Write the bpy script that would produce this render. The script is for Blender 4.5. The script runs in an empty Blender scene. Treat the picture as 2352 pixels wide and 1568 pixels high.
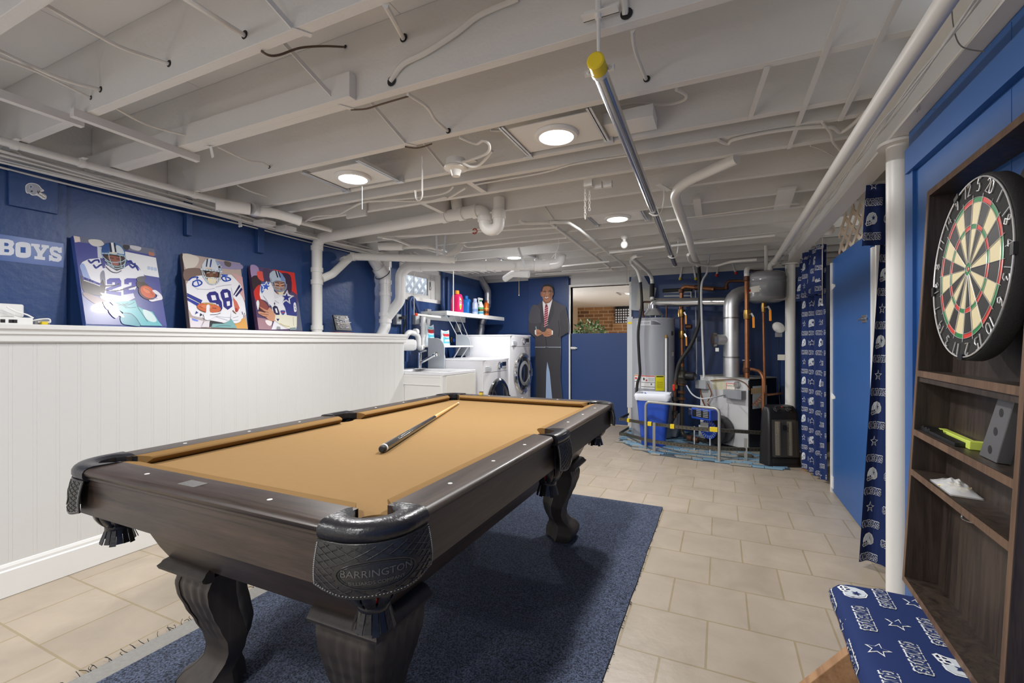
import bpy, bmesh, random
from math import *
from mathutils import Vector as V, Matrix as M4

C = bpy.context.scene.collection
scn = bpy.context.scene
# ------------------------------------------------------------------ camera
HC, TH, FPX, PX, PY = 1.16, radians(24.62), 1045.0, 1176.0, 787.0
cam = bpy.data.cameras.new('camera'); camo = bpy.data.objects.new('camera', cam); C.objects.link(camo)
camo.location = (0, 0, HC); camo.rotation_euler = (pi/2, 0, TH)
cam.sensor_width = 36; cam.lens = FPX/2352*36; cam.shift_y = 3/2352; cam.clip_start = 0.02
scn.camera = camo
scn.view_settings.view_transform = 'Standard'; scn.view_settings.look = 'None'
scn.view_settings.gamma = 1; scn.view_settings.use_curve_mapping = False
scn.view_settings.exposure = -0.52
cy = scn.cycles
cy.max_bounces = 10; cy.diffuse_bounces = 6; cy.glossy_bounces = 4; cy.transmission_bounces = 6
cy.caustics_reflective = False; cy.caustics_refractive = False; cy.sample_clamp_indirect = 6
cy.use_denoising = True
# ------------------------------------------------------------------ world: a pale overcast sky seen through the little window
w = bpy.data.worlds.new('world'); scn.world = w; w.use_nodes = True
w.node_tree.nodes['Background'].inputs[0].default_value = (0.80, 0.88, 1.0, 1)
w.node_tree.nodes['Background'].inputs[1].default_value = 3.0

def lamp_disc(x, y, z, power, size=0.15, col=(1.0, 0.99, 0.975)):
    l = bpy.data.lights.new('ceiling_lamp_light', 'AREA'); l.shape = 'DISK'; l.size = size; l.energy = power; l.color = col
    o = bpy.data.objects.new('ceiling_lamp_light', l); o.location = (x, y, z); C.objects.link(o)
    return o
LAMPS = [(-1.971, 2.05, 2.126), (-0.708, 2.05, 2.135), (-0.752, 3.67, 2.15), (-2.208, 4.88, 2.16)]
LAMPS_BEHIND = [(-2.30, -0.38, 2.13), (-0.70, -0.38, 2.13), (-2.30, -1.99, 2.13), (-0.55, -1.99, 2.13)]
for p, pw in zip(LAMPS, (36.0, 36.0, 42.0, 42.0)): lamp_disc(p[0], p[1], p[2]-.012, pw)
def fill_light(x, y, z, power):  # point light added as fill
    l = bpy.data.lights.new('fill_point_light', 'POINT'); l.energy = power; l.shadow_soft_size = .05; l.color = (1.0, .985, .96)
    o = bpy.data.objects.new('fill_point_light', l); o.location = (x, y, z); C.objects.link(o)
for p in LAMPS_BEHIND: lamp_disc(p[0], p[1], p[2]-.012, 34.0); fill_light(p[0], p[1]-.2, 1.3, 7.0)  # unseen ceiling discs behind the camera, with low point lights added as fill
lamp_disc(-1.42, 8.05, 2.0, 16.0); fill_light(1.0, 8.4, 1.4, 110.0); fill_light(-3.5, 7.3, 1.35, 130.0); fill_light(1.5, 4.3, 1.95, 8.0)  # far-room disc, then hidden point lights added to brighten far room and store

# ------------------------------------------------------------------ photo measuring: a pixel ray met with a real plane
_c, _s = cos(TH), sin(TH)
def ray(u, v):
    a = (u-PX)/FPX; b = (PY-v)/FPX
    return V((a*_c-_s, a*_s+_c, b))
def onX(u, v, x): d = ray(u, v); t = x/d.x; return V((x, d.y*t, HC+d.z*t))
def onY(u, v, y): d = ray(u, v); t = y/d.y; return V((d.x*t, y, HC+d.z*t))
def onZ(u, v, z): d = ray(u, v); t = (z-HC)/d.z; return V((d.x*t, d.y*t, z))
def onP(u, v, p0, n):
    d = ray(u, v); o = V((0, 0, HC)); t = (V(p0)-o).dot(V(n))/d.dot(V(n)); return o+d*t
def lerp(a, b, t): return V(a)*(1-t)+V(b)*t

# ------------------------------------------------------------------ materials
def s2l(c):
    c = c/255.0
    return c/12.92 if c <= .04045 else ((c+.055)/1.055)**2.4
def rgb(r, g, b): return (s2l(r), s2l(g), s2l(b), 1)
MATS = {}
def mat(name, col, rough=.5, metal=0.0, bump=0.0, bscale=60.0, var=0.0, vscale=6.0, spec=None, coat=0.0, emit=None, estr=0.0, alpha=None, trans=0.0):
    if name in MATS: return MATS[name]
    m = bpy.data.materials.new(name); m.use_nodes = True; nt = m.node_tree; n = nt.nodes; b = n['Principled BSDF']
    col = tuple(col) if len(col) == 4 else tuple(col)+(1,)
    b.inputs['Base Color'].default_value = col; b.inputs['Roughness'].default_value = rough; b.inputs['Metallic'].default_value = metal
    if spec is not None: b.inputs['Specular IOR Level'].default_value = spec
    if coat: b.inputs['Coat Weight'].default_value = coat; b.inputs['Coat Roughness'].default_value = .08
    if emit: b.inputs['Emission Color'].default_value = tuple(emit)+(1,); b.inputs['Emission Strength'].default_value = estr
    if alpha is not None: b.inputs['Alpha'].default_value = alpha
    if trans: b.inputs['Transmission Weight'].default_value = trans
    tc = None
    if bump or var:
        tc = n.new('ShaderNodeTexCoord')
    if var:
        no = n.new('ShaderNodeTexNoise'); no.inputs['Scale'].default_value = vscale; no.inputs['Detail'].default_value = 5
        nt.links.new(tc.outputs['Object'], no.inputs['Vector'])
        mx = n.new('ShaderNodeMix'); mx.data_type = 'RGBA'
        mx.inputs[6].default_value = tuple(c*(1-var) for c in col[:3])+(1,); mx.inputs[7].default_value = tuple(min(1, c*(1+var)) for c in col[:3])+(1,)
        nt.links.new(no.outputs['Fac'], mx.inputs[0]); nt.links.new(mx.outputs[2], b.inputs['Base Color'])
    if bump:
        no = n.new('ShaderNodeTexNoise'); no.inputs['Scale'].default_value = bscale; no.inputs['Detail'].default_value = 4
        nt.links.new(tc.outputs['Object'], no.inputs['Vector'])
        bp = n.new('ShaderNodeBump'); bp.inputs['Strength'].default_value = bump; bp.inputs['Distance'].default_value = .004
        nt.links.new(no.outputs['Fac'], bp.inputs['Height']); nt.links.new(bp.outputs['Normal'], b.inputs['Normal'])
    MATS[name] = m; return m

def wood_mat(name, c0, c1, axis='Y', scale=18.0, rough=.35, coat=0.0, stretch=.07):
    m = bpy.data.materials.new(name); m.use_nodes = True; nt = m.node_tree; n = nt.nodes; b = n['Principled BSDF']
    b.inputs['Roughness'].default_value = rough
    if coat: b.inputs['Coat Weight'].default_value = coat; b.inputs['Coat Roughness'].default_value = .15
    tc = n.new('ShaderNodeTexCoord'); mp = n.new('ShaderNodeMapping')
    sc = [1, 1, 1]; sc['XYZ'.index(axis)] = stretch; mp.inputs['Scale'].default_value = sc
    no = n.new('ShaderNodeTexNoise'); no.inputs['Scale'].default_value = scale; no.inputs['Detail'].default_value = 6; no.inputs['Distortion'].default_value = 1.2
    wv = n.new('ShaderNodeTexNoise'); wv.inputs['Scale'].default_value = scale*9; wv.inputs['Detail'].default_value = 3
    ad = n.new('ShaderNodeMath'); ad.operation = 'MULTIPLY_ADD'; ad.inputs[1].default_value = .45
    rp = n.new('ShaderNodeValToRGB'); rp.color_ramp.elements[0].position = .42; rp.color_ramp.elements[1].position = .92
    rp.color_ramp.elements[0].color = c0; rp.color_ramp.elements[1].color = c1
    L = nt.links.new
    L(tc.outputs['Object'], mp.inputs['Vector']); L(mp.outputs[0], no.inputs['Vector']); L(mp.outputs[0], wv.inputs['Vector'])
    L(wv.outputs['Fac'], ad.inputs[0]); L(no.outputs['Fac'], ad.inputs[2]); L(ad.outputs[0], rp.inputs[0]); L(rp.outputs[0], b.inputs['Base Color'])
    bp = n.new('ShaderNodeBump'); bp.inputs['Strength'].default_value = .12; bp.inputs['Distance'].default_value = .002
    L(wv.outputs['Fac'], bp.inputs['Height']); L(bp.outputs[0], b.inputs['Normal'])
    MATS[name] = m; return m

def print_mat(name, rough=.3, coat=0.0):      # printed picture: the colours are stored per face
    m = bpy.data.materials.new(name); m.use_nodes = True; nt = m.node_tree; b = nt.nodes['Principled BSDF']
    a = nt.nodes.new('ShaderNodeVertexColor'); a.layer_name = 'ink'
    nt.links.new(a.outputs['Color'], b.inputs['Base Color']); b.inputs['Roughness'].default_value = rough
    if coat: b.inputs['Coat Weight'].default_value = coat; b.inputs['Coat Roughness'].default_value = .03
    MATS[name] = m; return m

WHITE_CEIL = mat('ceiling_paint', rgb(222, 221, 218), .55, bump=.35, bscale=45, var=.03, vscale=3)
SUBFLOOR = mat('subfloor_paint', rgb(238, 237, 234), .6, bump=.3, bscale=30, var=.03)
PIPE_WHITE = mat('painted_pipe', rgb(230, 229, 225), .4, bump=.08, bscale=30)
PVC = mat('white_pvc', rgb(236, 236, 236), .25)
TRIM = mat('white_trim', rgb(232, 232, 230), .35)
WIRE = mat('painted_cable', rgb(222, 220, 214), .5)
BLUE = mat('blue_wall_paint', rgb(40, 70, 122), .42, bump=.5, bscale=25, var=.06, vscale=4)
BLUE_FAR = mat('navy_board_paint', rgb(36, 64, 116), .4, bump=.1, bscale=40, var=.05, vscale=3)
BLUE_BRIGHT = mat('bright_blue_paint', rgb(38, 88, 152), .38, bump=.12, bscale=20, var=.05, vscale=3)
BLACK = mat('black_plastic', rgb(28, 28, 30), .35)
BLACK_RUB = mat('black_rubber', rgb(24, 24, 25), .6)
CHROME = mat('chrome', (.82, .83, .84, 1), .12, 1.0)
GALV = mat('galvanised_steel', (.74, .75, .77, 1), .42, .9, bump=.06, bscale=50, var=.12, vscale=14)
STEEL = mat('brushed_steel', (.55, .55, .54, 1), .3, 1.0)
DARKSTEEL = mat('grimy_angle_steel', rgb(98, 94, 84), .5, .6, var=.15, vscale=20)
COPPER = mat('copper_pipe', rgb(158, 106, 74), .42, .75, var=.3, vscale=16)
COPPER_OLD = mat('old_brown_copper', rgb(98, 66, 48), .5, .6, var=.3, vscale=20)
IRON = mat('dark_iron_pipe', rgb(62, 58, 52), .5, .5, var=.2, vscale=20)
BRASS = mat('brass', rgb(176, 140, 78), .35, .9)
ORANGE = mat('orange_plastic', rgb(240, 150, 30), .4)
REDP = mat('red_plastic', rgb(206, 38, 34), .4)
YELLOWP = mat('yellow_plastic', rgb(232, 204, 36), .45)
BLUEP = mat('royal_blue_plastic', rgb(40, 80, 190), .4)
GREYP = mat('grey_plastic', rgb(146, 149, 154), .45)
LGREY = mat('light_grey_plastic', rgb(190, 194, 198), .45)
WHITEP = mat('white_plastic', rgb(236, 236, 234), .35)
ENAMEL = mat('white_enamel', rgb(232, 232, 236), .22, coat=.3)
DARKGLASS = mat('dark_door_glass', rgb(22, 26, 34), .08, coat=.6)
PAPER = mat('paper', rgb(232, 228, 214), .7)
BROWNWOOD = wood_mat('dark_walnut_laminate', rgb(25, 20, 18), rgb(70, 56, 48), 'Y', 26, .4, .1)
BROWNWOOD_X = wood_mat('dark_walnut_laminate_end', rgb(25, 20, 18), rgb(68, 54, 46), 'X', 26, .4, .1)
LEGWOOD = wood_mat('carved_leg_finish', rgb(40, 36, 33), rgb(62, 55, 50), 'Z', 10, .5, .0)
CABWOOD = wood_mat('dark_oak_laminate', rgb(24, 19, 17), rgb(68, 56, 48), 'Z', 34, .42)
CABEDGE = wood_mat('worn_oak_edge', rgb(74, 54, 40), rgb(116, 90, 70), 'Z', 22, .5)
RAWWOOD = wood_mat('raw_wood', rgb(128, 92, 62), rgb(176, 138, 102), 'Y', 14, .6)
MAPLE = mat('maple', rgb(214, 172, 108), .3, var=.06, vscale=30)
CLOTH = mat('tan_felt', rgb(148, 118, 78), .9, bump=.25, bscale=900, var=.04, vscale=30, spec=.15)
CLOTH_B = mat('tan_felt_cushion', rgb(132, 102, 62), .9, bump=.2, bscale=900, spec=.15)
LEATHER = mat('black_leather', rgb(30, 30, 34), .3, bump=.25, bscale=120)
LEATHER_S = mat('black_stitched_leather', rgb(38, 37, 36), .34, bump=.2, bscale=160)
STITCH = mat('pale_stitching', rgb(150, 148, 146), .6)
PRINT = print_mat('printed_picture', .28, .5)
PRINT_MATT = print_mat('printed_card', .5)
LEDMAT = mat('lit_diffuser', (1, 1, 1, 1), .5, emit=(1.0, .98, .95), estr=14.0)

# ------------------------------------------------------------------ mesh building
class MB:
    def __init__(s): s.v = []; s.f = []; s.m = []; s.k = []; s.usek = False; s.cuts = []
    def piece(s): s.cuts.append((len(s.v), len(s.f))); return s      # what follows is a separate piece
    def add(s, vs, fs, mi=0, col=None):
        o = len(s.v); s.v += [V(p) for p in vs]
        for f in fs: s.f.append([i+o for i in f]); s.m.append(mi); s.k.append(col)
        if col: s.usek = True
        return s
    def box(s, a, b, mi=0, col=None):
        x0, y0, z0 = a; x1, y1, z1 = b
        x0, x1 = min(x0, x1), max(x0, x1); y0, y1 = min(y0, y1), max(y0, y1); z0, z1 = min(z0, z1), max(z0, z1)
        return s.add([(x0,y0,z0),(x1,y0,z0),(x1,y1,z0),(x0,y1,z0),(x0,y0,z1),(x1,y0,z1),(x1,y1,z1),(x0,y1,z1)],
              [(0,3,2,1),(4,5,6,7),(0,1,5,4),(1,2,6,5),(2,3,7,6),(3,0,4,7)], mi, col)
    def obox(s, c, ax, ay, az, mi=0, col=None):   # centre and three half-axis vectors
        c = V(c); ax = V(ax); ay = V(ay); az = V(az)
        vs = [c+ax*i+ay*j+az*k for k in (-1,1) for j in (-1,1) for i in (-1,1)]
        return s.add(vs, [(0,2,3,1),(4,5,7,6),(0,1,5,4),(1,3,7,5),(3,2,6,7),(2,0,4,6)], mi, col)
    def bar(s, a, b, wd, th, up=(0,0,1), mi=0, col=None):  # flat bar between two points
        a = V(a); b = V(b); d = (b-a); L = d.length; d.normalize(); sd = d.cross(V(up))
        if sd.length < 1e-4: sd = d.cross(V((1,0,0)))
        sd.normalize(); u = sd.cross(d).normalized()
        return s.obox((a+b)/2, d*L/2, sd*wd/2, u*th/2, mi, col)
    def prism(s, pts, vec, mi=0, col=None, colside=None):
        n = len(pts); p = [V(q) for q in pts]; vec = V(vec)
        nrm = V((0,0,0))
        for i in range(n): nrm += p[i].cross(p[(i+1) % n])
        if nrm.dot(vec) < 0: p.reverse()
        s.add(p+[q+vec for q in p], [list(range(n))[::-1], list(range(n, 2*n))], mi, col)
        o = len(s.v)-2*n
        for i in range(n):
            j = (i+1) % n; s.f.append([o+i, o+j, o+n+j, o+n+i]); s.m.append(mi); s.k.append(colside or col)
        return s
    def tube(s, pts, r, n=10, mi=0, caps=True, col=None):
        p = [V(q) for q in pts]; k = len(p); rr = r if isinstance(r, (list, tuple)) else [r]*k
        tans = []
        for i in range(k):
            t = (p[min(i+1, k-1)]-p[max(i-1, 0)]); tans.append(t.normalized() if t.length > 1e-9 else V((0,0,1)))
        u = tans[0].orthogonal().normalized(); vs = []
        for i in range(k):
            u = u-tans[i]*u.dot(tans[i]); u = u.normalized() if u.length > 1e-6 else tans[i].orthogonal().normalized()
            w_ = tans[i].cross(u)
            for j in range(n):
                a = 2*pi*j/n; vs.append(p[i]+(u*cos(a)+w_*sin(a))*rr[i])
        fs = [(i*n+j, i*n+(j+1) % n, (i+1)*n+(j+1) % n, (i+1)*n+j) for i in range(k-1) for j in range(n)]
        if caps: fs += [tuple(range(n))[::-1], tuple((k-1)*n+j for j in range(n))]
        return s.add(vs, fs, mi, col)
    def lathe(s, prof, c=(0,0,0), n=24, ax=(0,0,1), mi=0, caps=True, col=None, sx=1.0, sy=1.0):
        ax = V(ax).normalized(); u = V((1,0,0)) if abs(ax.z) > .9 else ax.orthogonal().normalized(); w_ = ax.cross(u); c = V(c)
        vs = []; k = len(prof)
        for r, z in prof:
            for j in range(n):
                a = 2*pi*j/n; vs.append(c+ax*z+(u*cos(a)*sx+w_*sin(a)*sy)*r)
        fs = [(i*n+j, i*n+(j+1) % n, (i+1)*n+(j+1) % n, (i+1)*n+j) for i in range(k-1) for j in range(n)]
        if caps: fs += [tuple(range(n))[::-1], tuple((k-1)*n+j for j in range(n))]
        return s.add(vs, fs, mi, col)
    def cyl(s, a, b, r, n=16, mi=0, col=None): return s.tube([a, b], r, n, mi, True, col)
    def ball(s, c, r, n=14, mi=0, sz=1.0):
        k = max(6, n//2)
        return s.lathe([(max(1e-4, r*sin(pi*i/k)), -r*sz*cos(pi*i/k)) for i in range(k+1)], c, n, mi=mi)
    def sheet(s, fn, nu, nv, mi=0, col=None):
        vs = [fn(i/nu, j/nv) for j in range(nv+1) for i in range(nu+1)]
        return s.add(vs, [(j*(nu+1)+i, j*(nu+1)+i+1, (j+1)*(nu+1)+i+1, (j+1)*(nu+1)+i) for j in range(nv) for i in range(nu)], mi, col)
    def loft(s, rings, mi=0, caps=True, closed=True):
        n = len(rings[0]); vs = [p for r in rings for p in r]; k = len(rings)
        fs = [(i*n+j, i*n+(j+1) % n, (i+1)*n+(j+1) % n, (i+1)*n+j) for i in range(k-1) for j in range(n if closed else n-1)]
        if caps: fs += [tuple(range(n))[::-1], tuple((k-1)*n+j for j in range(n))]
        return s.add(vs, fs, mi)
    def pieces(s):
        out = []; cv = [c for c in s.cuts]+[(len(s.v), len(s.f))]; pv, pf_ = 0, 0
        for v, f in cv:
            if f > pf_:
                q = MB(); q.v = s.v[pv:v]; q.f = [[i-pv for i in fc] for fc in s.f[pf_:f]]; q.m = s.m[pf_:f]; q.k = s.k[pf_:f]; q.usek = s.usek; out.append(q)
            pv, pf_ = v, f
        return out
    def build(s, name, mats, parent=None, **kw):
        if not s.cuts: return s._build(name, mats, parent, **kw)
        o = None
        for q in s.pieces(): o = q._build(name, mats, parent, **kw)
        return o
    def _build(s, name, mats, parent=None, origin=None, bev=0.0, smooth=38, subsurf=0):
        me = bpy.data.meshes.new(name)
        if parent is not None: org = WL[parent.name]
        elif origin is not None: org = V(origin)
        else:
            xs = [p.x for p in s.v]; ys = [p.y for p in s.v]; zs = [p.z for p in s.v]
            org = V(((min(xs)+max(xs))/2, (min(ys)+max(ys))/2, min(zs)))
        me.from_pydata([p-org for p in s.v], [], s.f)
        for m in (mats if isinstance(mats, (list, tuple)) else [mats]): me.materials.append(m)
        me.polygons.foreach_set('material_index', s.m)
        if s.usek:
            ca = me.color_attributes.new('ink', 'FLOAT_COLOR', 'CORNER')
            for p in me.polygons:
                c = s.k[p.index] or (0.5, .5, .5, 1)
                for li in p.loop_indices: ca.data[li].color = c
        me.update()
        if smooth: me.shade_smooth(); me.set_sharp_from_angle(angle=radians(smooth))
        o = bpy.data.objects.new(name, me); C.objects.link(o)
        WL[o.name] = org.copy()
        if parent is not None: o.parent = parent; o.location = (0, 0, 0)
        else: o.location = org
        if bev:
            b = o.modifiers.new('bevel', 'BEVEL'); b.width = bev; b.segments = 2; b.limit_method = 'ANGLE'; b.angle_limit = radians(50)
            b.harden_normals = False
        if subsurf:
            b = o.modifiers.new('sub', 'SUBSURF'); b.levels = subsurf; b.render_levels = subsurf
        return o
WL = {}
def tag(o, label, cat, group=None, kind=None):
    if label: o['label'] = label
    if cat: o['category'] = cat
    if group: o['group'] = group
    if kind: o['kind'] = kind
    return o
def thing(name, label, cat, loc, group=None):
    o = bpy.data.objects.new(name, None); C.objects.link(o); o.location = loc; o.empty_display_size = .1
    WL[o.name] = V(loc); return tag(o, label, cat, group)
def struct(mb, name, mats, label, cat, **k): return tag(mb.build(name, mats, **k), label, cat, None, 'structure')
def solo(mb, name, mats, label, cat, group=None, **k): return tag(mb.build(name, mats, **k), label, cat, group)
def dup(root, loc, label, group=None):      # a copy of a thing with copies of its parts and sub-parts
    r = root.copy(); C.objects.link(r); r.location = loc; r['label'] = label; WL[r.name] = V(loc)
    if group: r['group'] = group
    for ch in list(root.children):
        c = ch.copy(); C.objects.link(c); c.parent = r
        for g in list(ch.children):
            d = g.copy(); C.objects.link(d); d.parent = c
    return r
def fillet(pts, r, n=6):
    p = [V(q) for q in pts]; out = [p[0]]
    for i in range(1, len(p)-1):
        a = (p[i-1]-p[i]); b = (p[i+1]-p[i]); la, lb = a.length, b.length; a.normalize(); b.normalize()
        ang = a.angle(b)
        if ang > pi-.02: out.append(p[i]); continue
        t = min(r/tan(ang/2), la*.49, lb*.49); rr = t*tan(ang/2)
        cc = p[i]+(a+b).normalized()*(rr/sin(ang/2)); s0 = p[i]+a*t-cc; s1 = p[i]+b*t-cc
        tot = s0.angle(s1); ax = s0.cross(s1).normalized()
        for k in range(n+1): out.append(cc+M4.Rotation(tot*k/n, 3, ax) @ s0)
    out.append(p[-1]); return out
def crom(pts, n=6, closed=False):      # smooth curve through points
    p = [V(q) for q in pts]; out = []; k = len(p)
    for i in range(k if closed else k-1):
        g = (lambda j: p[j % k]) if closed else (lambda j: p[max(0, min(k-1, j))])
        p0, p1, p2, p3 = g(i-1), g(i), g(i+1), g(i+2)
        for j in range(n):
            t = j/n; out.append(.5*((2*p1)+(p2-p0)*t+(2*p0-5*p1+4*p2-p3)*t*t+(3*p1-p0-3*p2+p3)*t**3))
    if not closed: out.append(p[-1])
    return out
def text_mesh(body, size=1.0, align='CENTER', offset=0.0):
    cu = bpy.data.curves.new('t', 'FONT'); cu.body = body; cu.size = size; cu.align_x = align; cu.resolution_u = 2; cu.offset = offset
    ob = bpy.data.objects.new('t', cu); me = ob.to_mesh()
    vs = [p.co.copy() for p in me.vertices]; fs = [tuple(p.vertices) for p in me.polygons]
    ob.to_mesh_clear(); bpy.data.objects.remove(ob); bpy.data.curves.remove(cu)
    return vs, fs
def put_text(mb, body, size, org, ux, uy, mi=0, col=None, align='CENTER', off=0.0):
    vs, fs = text_mesh(body, size, align); ux = V(ux).normalized(); uy = V(uy).normalized(); n = ux.cross(uy)
    return mb.add([V(org)+ux*p.x+uy*p.y+n*off for p in vs], fs, mi, col)
# --- slab lettering and motifs of the team fabric, in a unit box
GLY = {'C': [[(.72,.72),(.6,.95),(.3,.95),(.1,.75),(.1,.25),(.3,.05),(.6,.05),(.72,.28)], [(.72,.6),(.72,1.0)]],
 'O': [[(.3,.05),(.1,.25),(.1,.75),(.3,.95),(.5,.95),(.7,.75),(.7,.25),(.5,.05),(.3,.05)]],
 'W': [[(.06,.95),(.25,.05),(.45,.75),(.65,.05),(.84,.95)], [(-.04,.95),(.2,.95)], [(.7,.95),(.94,.95)]],
 'B': [[(.14,.05),(.14,.95),(.5,.95),(.64,.82),(.64,.64),(.5,.52),(.14,.52)], [(.5,.52),(.7,.38),(.7,.2),(.54,.05),(.02,.05)], [(.02,.95),(.2,.95)]],
 'Y': [[(.06,.95),(.4,.48),(.74,.95)], [(.4,.48),(.4,.05)], [(.22,.05),(.58,.05)], [(-.04,.95),(.2,.95)], [(.6,.95),(.84,.95)]],
 'S': [[(.66,.68),(.62,.9),(.45,.95),(.25,.95),(.1,.8),(.14,.6),(.62,.42),(.68,.22),(.52,.05),(.28,.05),(.12,.12),(.08,.34)]]}
ADV = {'C': .86, 'O': .84, 'W': 1.02, 'B': .86, 'Y': .9, 'S': .8}
def word_quads(word, hw):
    out = []; x = 0
    for ch in word:
        for line in GLY[ch]:
            for (a, b), (c, d) in zip(line, line[1:]):
                dx, dy = c-a, d-b; L = hypot(dx, dy) or 1; dx, dy = dx/L*hw, dy/L*hw
                out.append([(x+a-dx-dy, b-dy+dx), (x+a-dx+dy, b-dy-dx), (x+c+dx+dy, d+dy-dx), (x+c+dx-dy, d+dy+dx)])
        x += ADV[ch]
    return [[((px-x/2)*.7, py-.5) for px, py in q] for q in out], x*.7
def star_pts(r, ri=.42, rot=0.0): return [((r if i % 2 == 0 else r*ri)*sin(pi*i/5+rot), (r if i % 2 == 0 else r*ri)*cos(pi*i/5+rot)) for i in range(10)]
HELM = [(-.45,-.12),(-.42,.15),(-.25,.40),(.05,.48),(.32,.38),(.46,.12),(.46,-.15),(.30,-.32),(.05,-.35),(.0,-.18),(-.15,-.05),(-.3,-.1)]
HMASK = [[(-.42,-.12),(-.52,-.34),(-.42,-.46),(-.12,-.40),(.04,-.32)], [(-.5,-.3),(-.1,-.24)], [(-.28,-.1),(-.26,-.42)], [(-.08,-.06),(-.1,-.4)]]
def stroke_quads(line, hw):
    out = []
    for (a, b), (c, d) in zip(line, line[1:]):
        dx, dy = c-a, d-b; L = hypot(dx, dy) or 1; dx, dy = dx/L*hw, dy/L*hw
        out.append([(a-dx-dy, b-dy+dx), (a-dx+dy, b-dy-dx), (c+dx+dy, d+dy-dx), (c+dx-dy, d+dy+dx)])
    return out
WQ_OUT, WLEN = word_quads('COWBOYS', .175); WQ_IN, _ = word_quads('COWBOYS', .085)
def motif(kind, h):      # -> list of (level, material index, polygon) ; 1 white, 2 navy, 3 silver
    if kind == 'word': return [(1, 1, [(x*h, y*h) for x, y in q]) for q in WQ_OUT]+[(2, 0, [(x*h, y*h) for x, y in q]) for q in WQ_IN]
    if kind == 'star':
        sc = h*1.0
        return [(1, 1, [(x*sc, y*sc) for x, y in star_pts(1)]), (2, 0, [(x*sc, y*sc) for x, y in star_pts(.74, .43)])]
    sc = h*2.35
    o = [(1, 1, [(x*sc*1.1, y*sc*1.1) for x, y in HELM]), (2, 2, [(x*sc*.97, y*sc*.97) for x, y in HELM])]
    for ln in HMASK: o += [(2, 1, [(x*sc, y*sc) for x, y in q]) for q in stroke_quads(ln, .035)]
    o += [(3, 0, [(.14*sc+x*sc*.2, .1*sc+y*sc*.2) for x, y in star_pts(1)])]
    return o
def fabric_pattern(mb, S, W, H, h=.026, cw=.105, rh=.082, ph=0.0, lift=.0012, up=1):
    # S(a,b)-> (point, normal) for cloth metres a across, b up
    cols = int(W/cw)+2; rows = int(H/rh)+2
    for i in range(cols):
        for j in range(rows):
            a = (i+.35)*cw; b = (j+.3)*rh+ph
            if i % 2 == 0: kd = 'word' if j % 2 == 0 else 'helm'
            else: kd = 'star' if j % 2 == 0 else 'word'
            if kd == 'helm' and (i//2+j//2) % 2: kd = 'star'
            for qi, (lev, mi, poly) in enumerate(motif(kd, h)):
                q = [(a+x, b+y) for x, y in poly]
                if min(p[0] for p in q) < 0 or max(p[0] for p in q) > W or min(p[1] for p in q) < 0 or max(p[1] for p in q) > H: continue
                vs = []
                for x, y in q:
                    P, N = S(x, y); vs.append(P+N*(lift*lev+qi*1.2e-5))
                mb.add(vs, [list(range(len(vs)))], mi)
FAB = mat('navy_team_cotton', rgb(34, 50, 98), .8, spec=.2)
FABW = mat('fabric_white_ink', rgb(226, 228, 232), .8, spec=.2)
FABS = mat('fabric_silver_ink', rgb(196, 204, 212), .8, spec=.2)
FABM = [FAB, FABW, FABS]
# =================================================================== THE ROOM
FARY, LX, RX, SUBZ, JZ = 6.36, -3.38, .66, 2.425, 2.14
HWX, HWT, HWE = -2.975, 1.247, 3.79
# --- floor: square ceramic tiles in running bond
def tile_mat():
    m = bpy.data.materials.new('beige_floor_tile'); m.use_nodes = True; nt = m.node_tree; n = nt.nodes; L = nt.links.new; b = n['Principled BSDF']
    tc = n.new('ShaderNodeTexCoord'); mp = n.new('ShaderNodeMapping'); mp.inputs['Location'].default_value = (-.252+.31*20, -2.067+.3095*20, 0)
    br = n.new('ShaderNodeTexBrick'); br.offset = .5; br.offset_frequency = 2; br.squash = 1
    br.inputs['Scale'].default_value = 1; br.inputs['Mortar Size'].default_value = .0042; br.inputs['Mortar Smooth'].default_value = .15
    br.inputs['Brick Width'].default_value = .3105; br.inputs['Row Height'].default_value = .3095; br.inputs['Bias'].default_value = -.2
    br.inputs['Color1'].default_value = rgb(178, 166, 150); br.inputs['Color2'].default_value = rgb(170, 158, 142); br.inputs['Mortar'].default_value = rgb(158, 144, 116)
    no = n.new('ShaderNodeTexNoise'); no.inputs['Scale'].default_value = 5; no.inputs['Detail'].default_value = 7; no.inputs['Distortion'].default_value = .8
    mx = n.new('ShaderNodeMix'); mx.data_type = 'RGBA'; mx.blend_type = 'MULTIPLY'; mx.inputs[0].default_value = 1
    rp = n.new('ShaderNodeValToRGB'); rp.color_ramp.elements[0].position = .3; rp.color_ramp.elements[1].position = .75
    rp.color_ramp.elements[0].color = (.86, .84, .82, 1); rp.color_ramp.elements[1].color = (1.05, 1.04, 1.02, 1)
    L(tc.outputs['Object'], mp.inputs[0]); L(mp.outputs[0], br.inputs['Vector']); L(tc.outputs['Object'], no.inputs['Vector'])
    L(no.outputs['Fac'], rp.inputs[0]); L(br.outputs['Color'], mx.inputs[6]); L(rp.outputs[0], mx.inputs[7]); L(mx.outputs[2], b.inputs['Base Color'])
    n2 = n.new('ShaderNodeTexNoise'); n2.inputs['Scale'].default_value = 28; n2.inputs['Detail'].default_value = 6
    b1 = n.new('ShaderNodeBump'); b1.inputs['Strength'].default_value = .35; b1.inputs['Distance'].default_value = .003
    mm = n.new('ShaderNodeMath'); mm.operation = 'MULTIPLY_ADD'; mm.inputs[1].default_value = -3.5
    L(tc.outputs['Object'], n2.inputs['Vector']); L(br.outputs['Fac'], mm.inputs[0]); L(n2.outputs['Fac'], mm.inputs[2]); L(mm.outputs[0], b1.inputs['Height']); L(b1.outputs[0], b.inputs['Normal'])
    b.inputs['Roughness'].default_value = .36
    return m
TILE = tile_mat()
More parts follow.
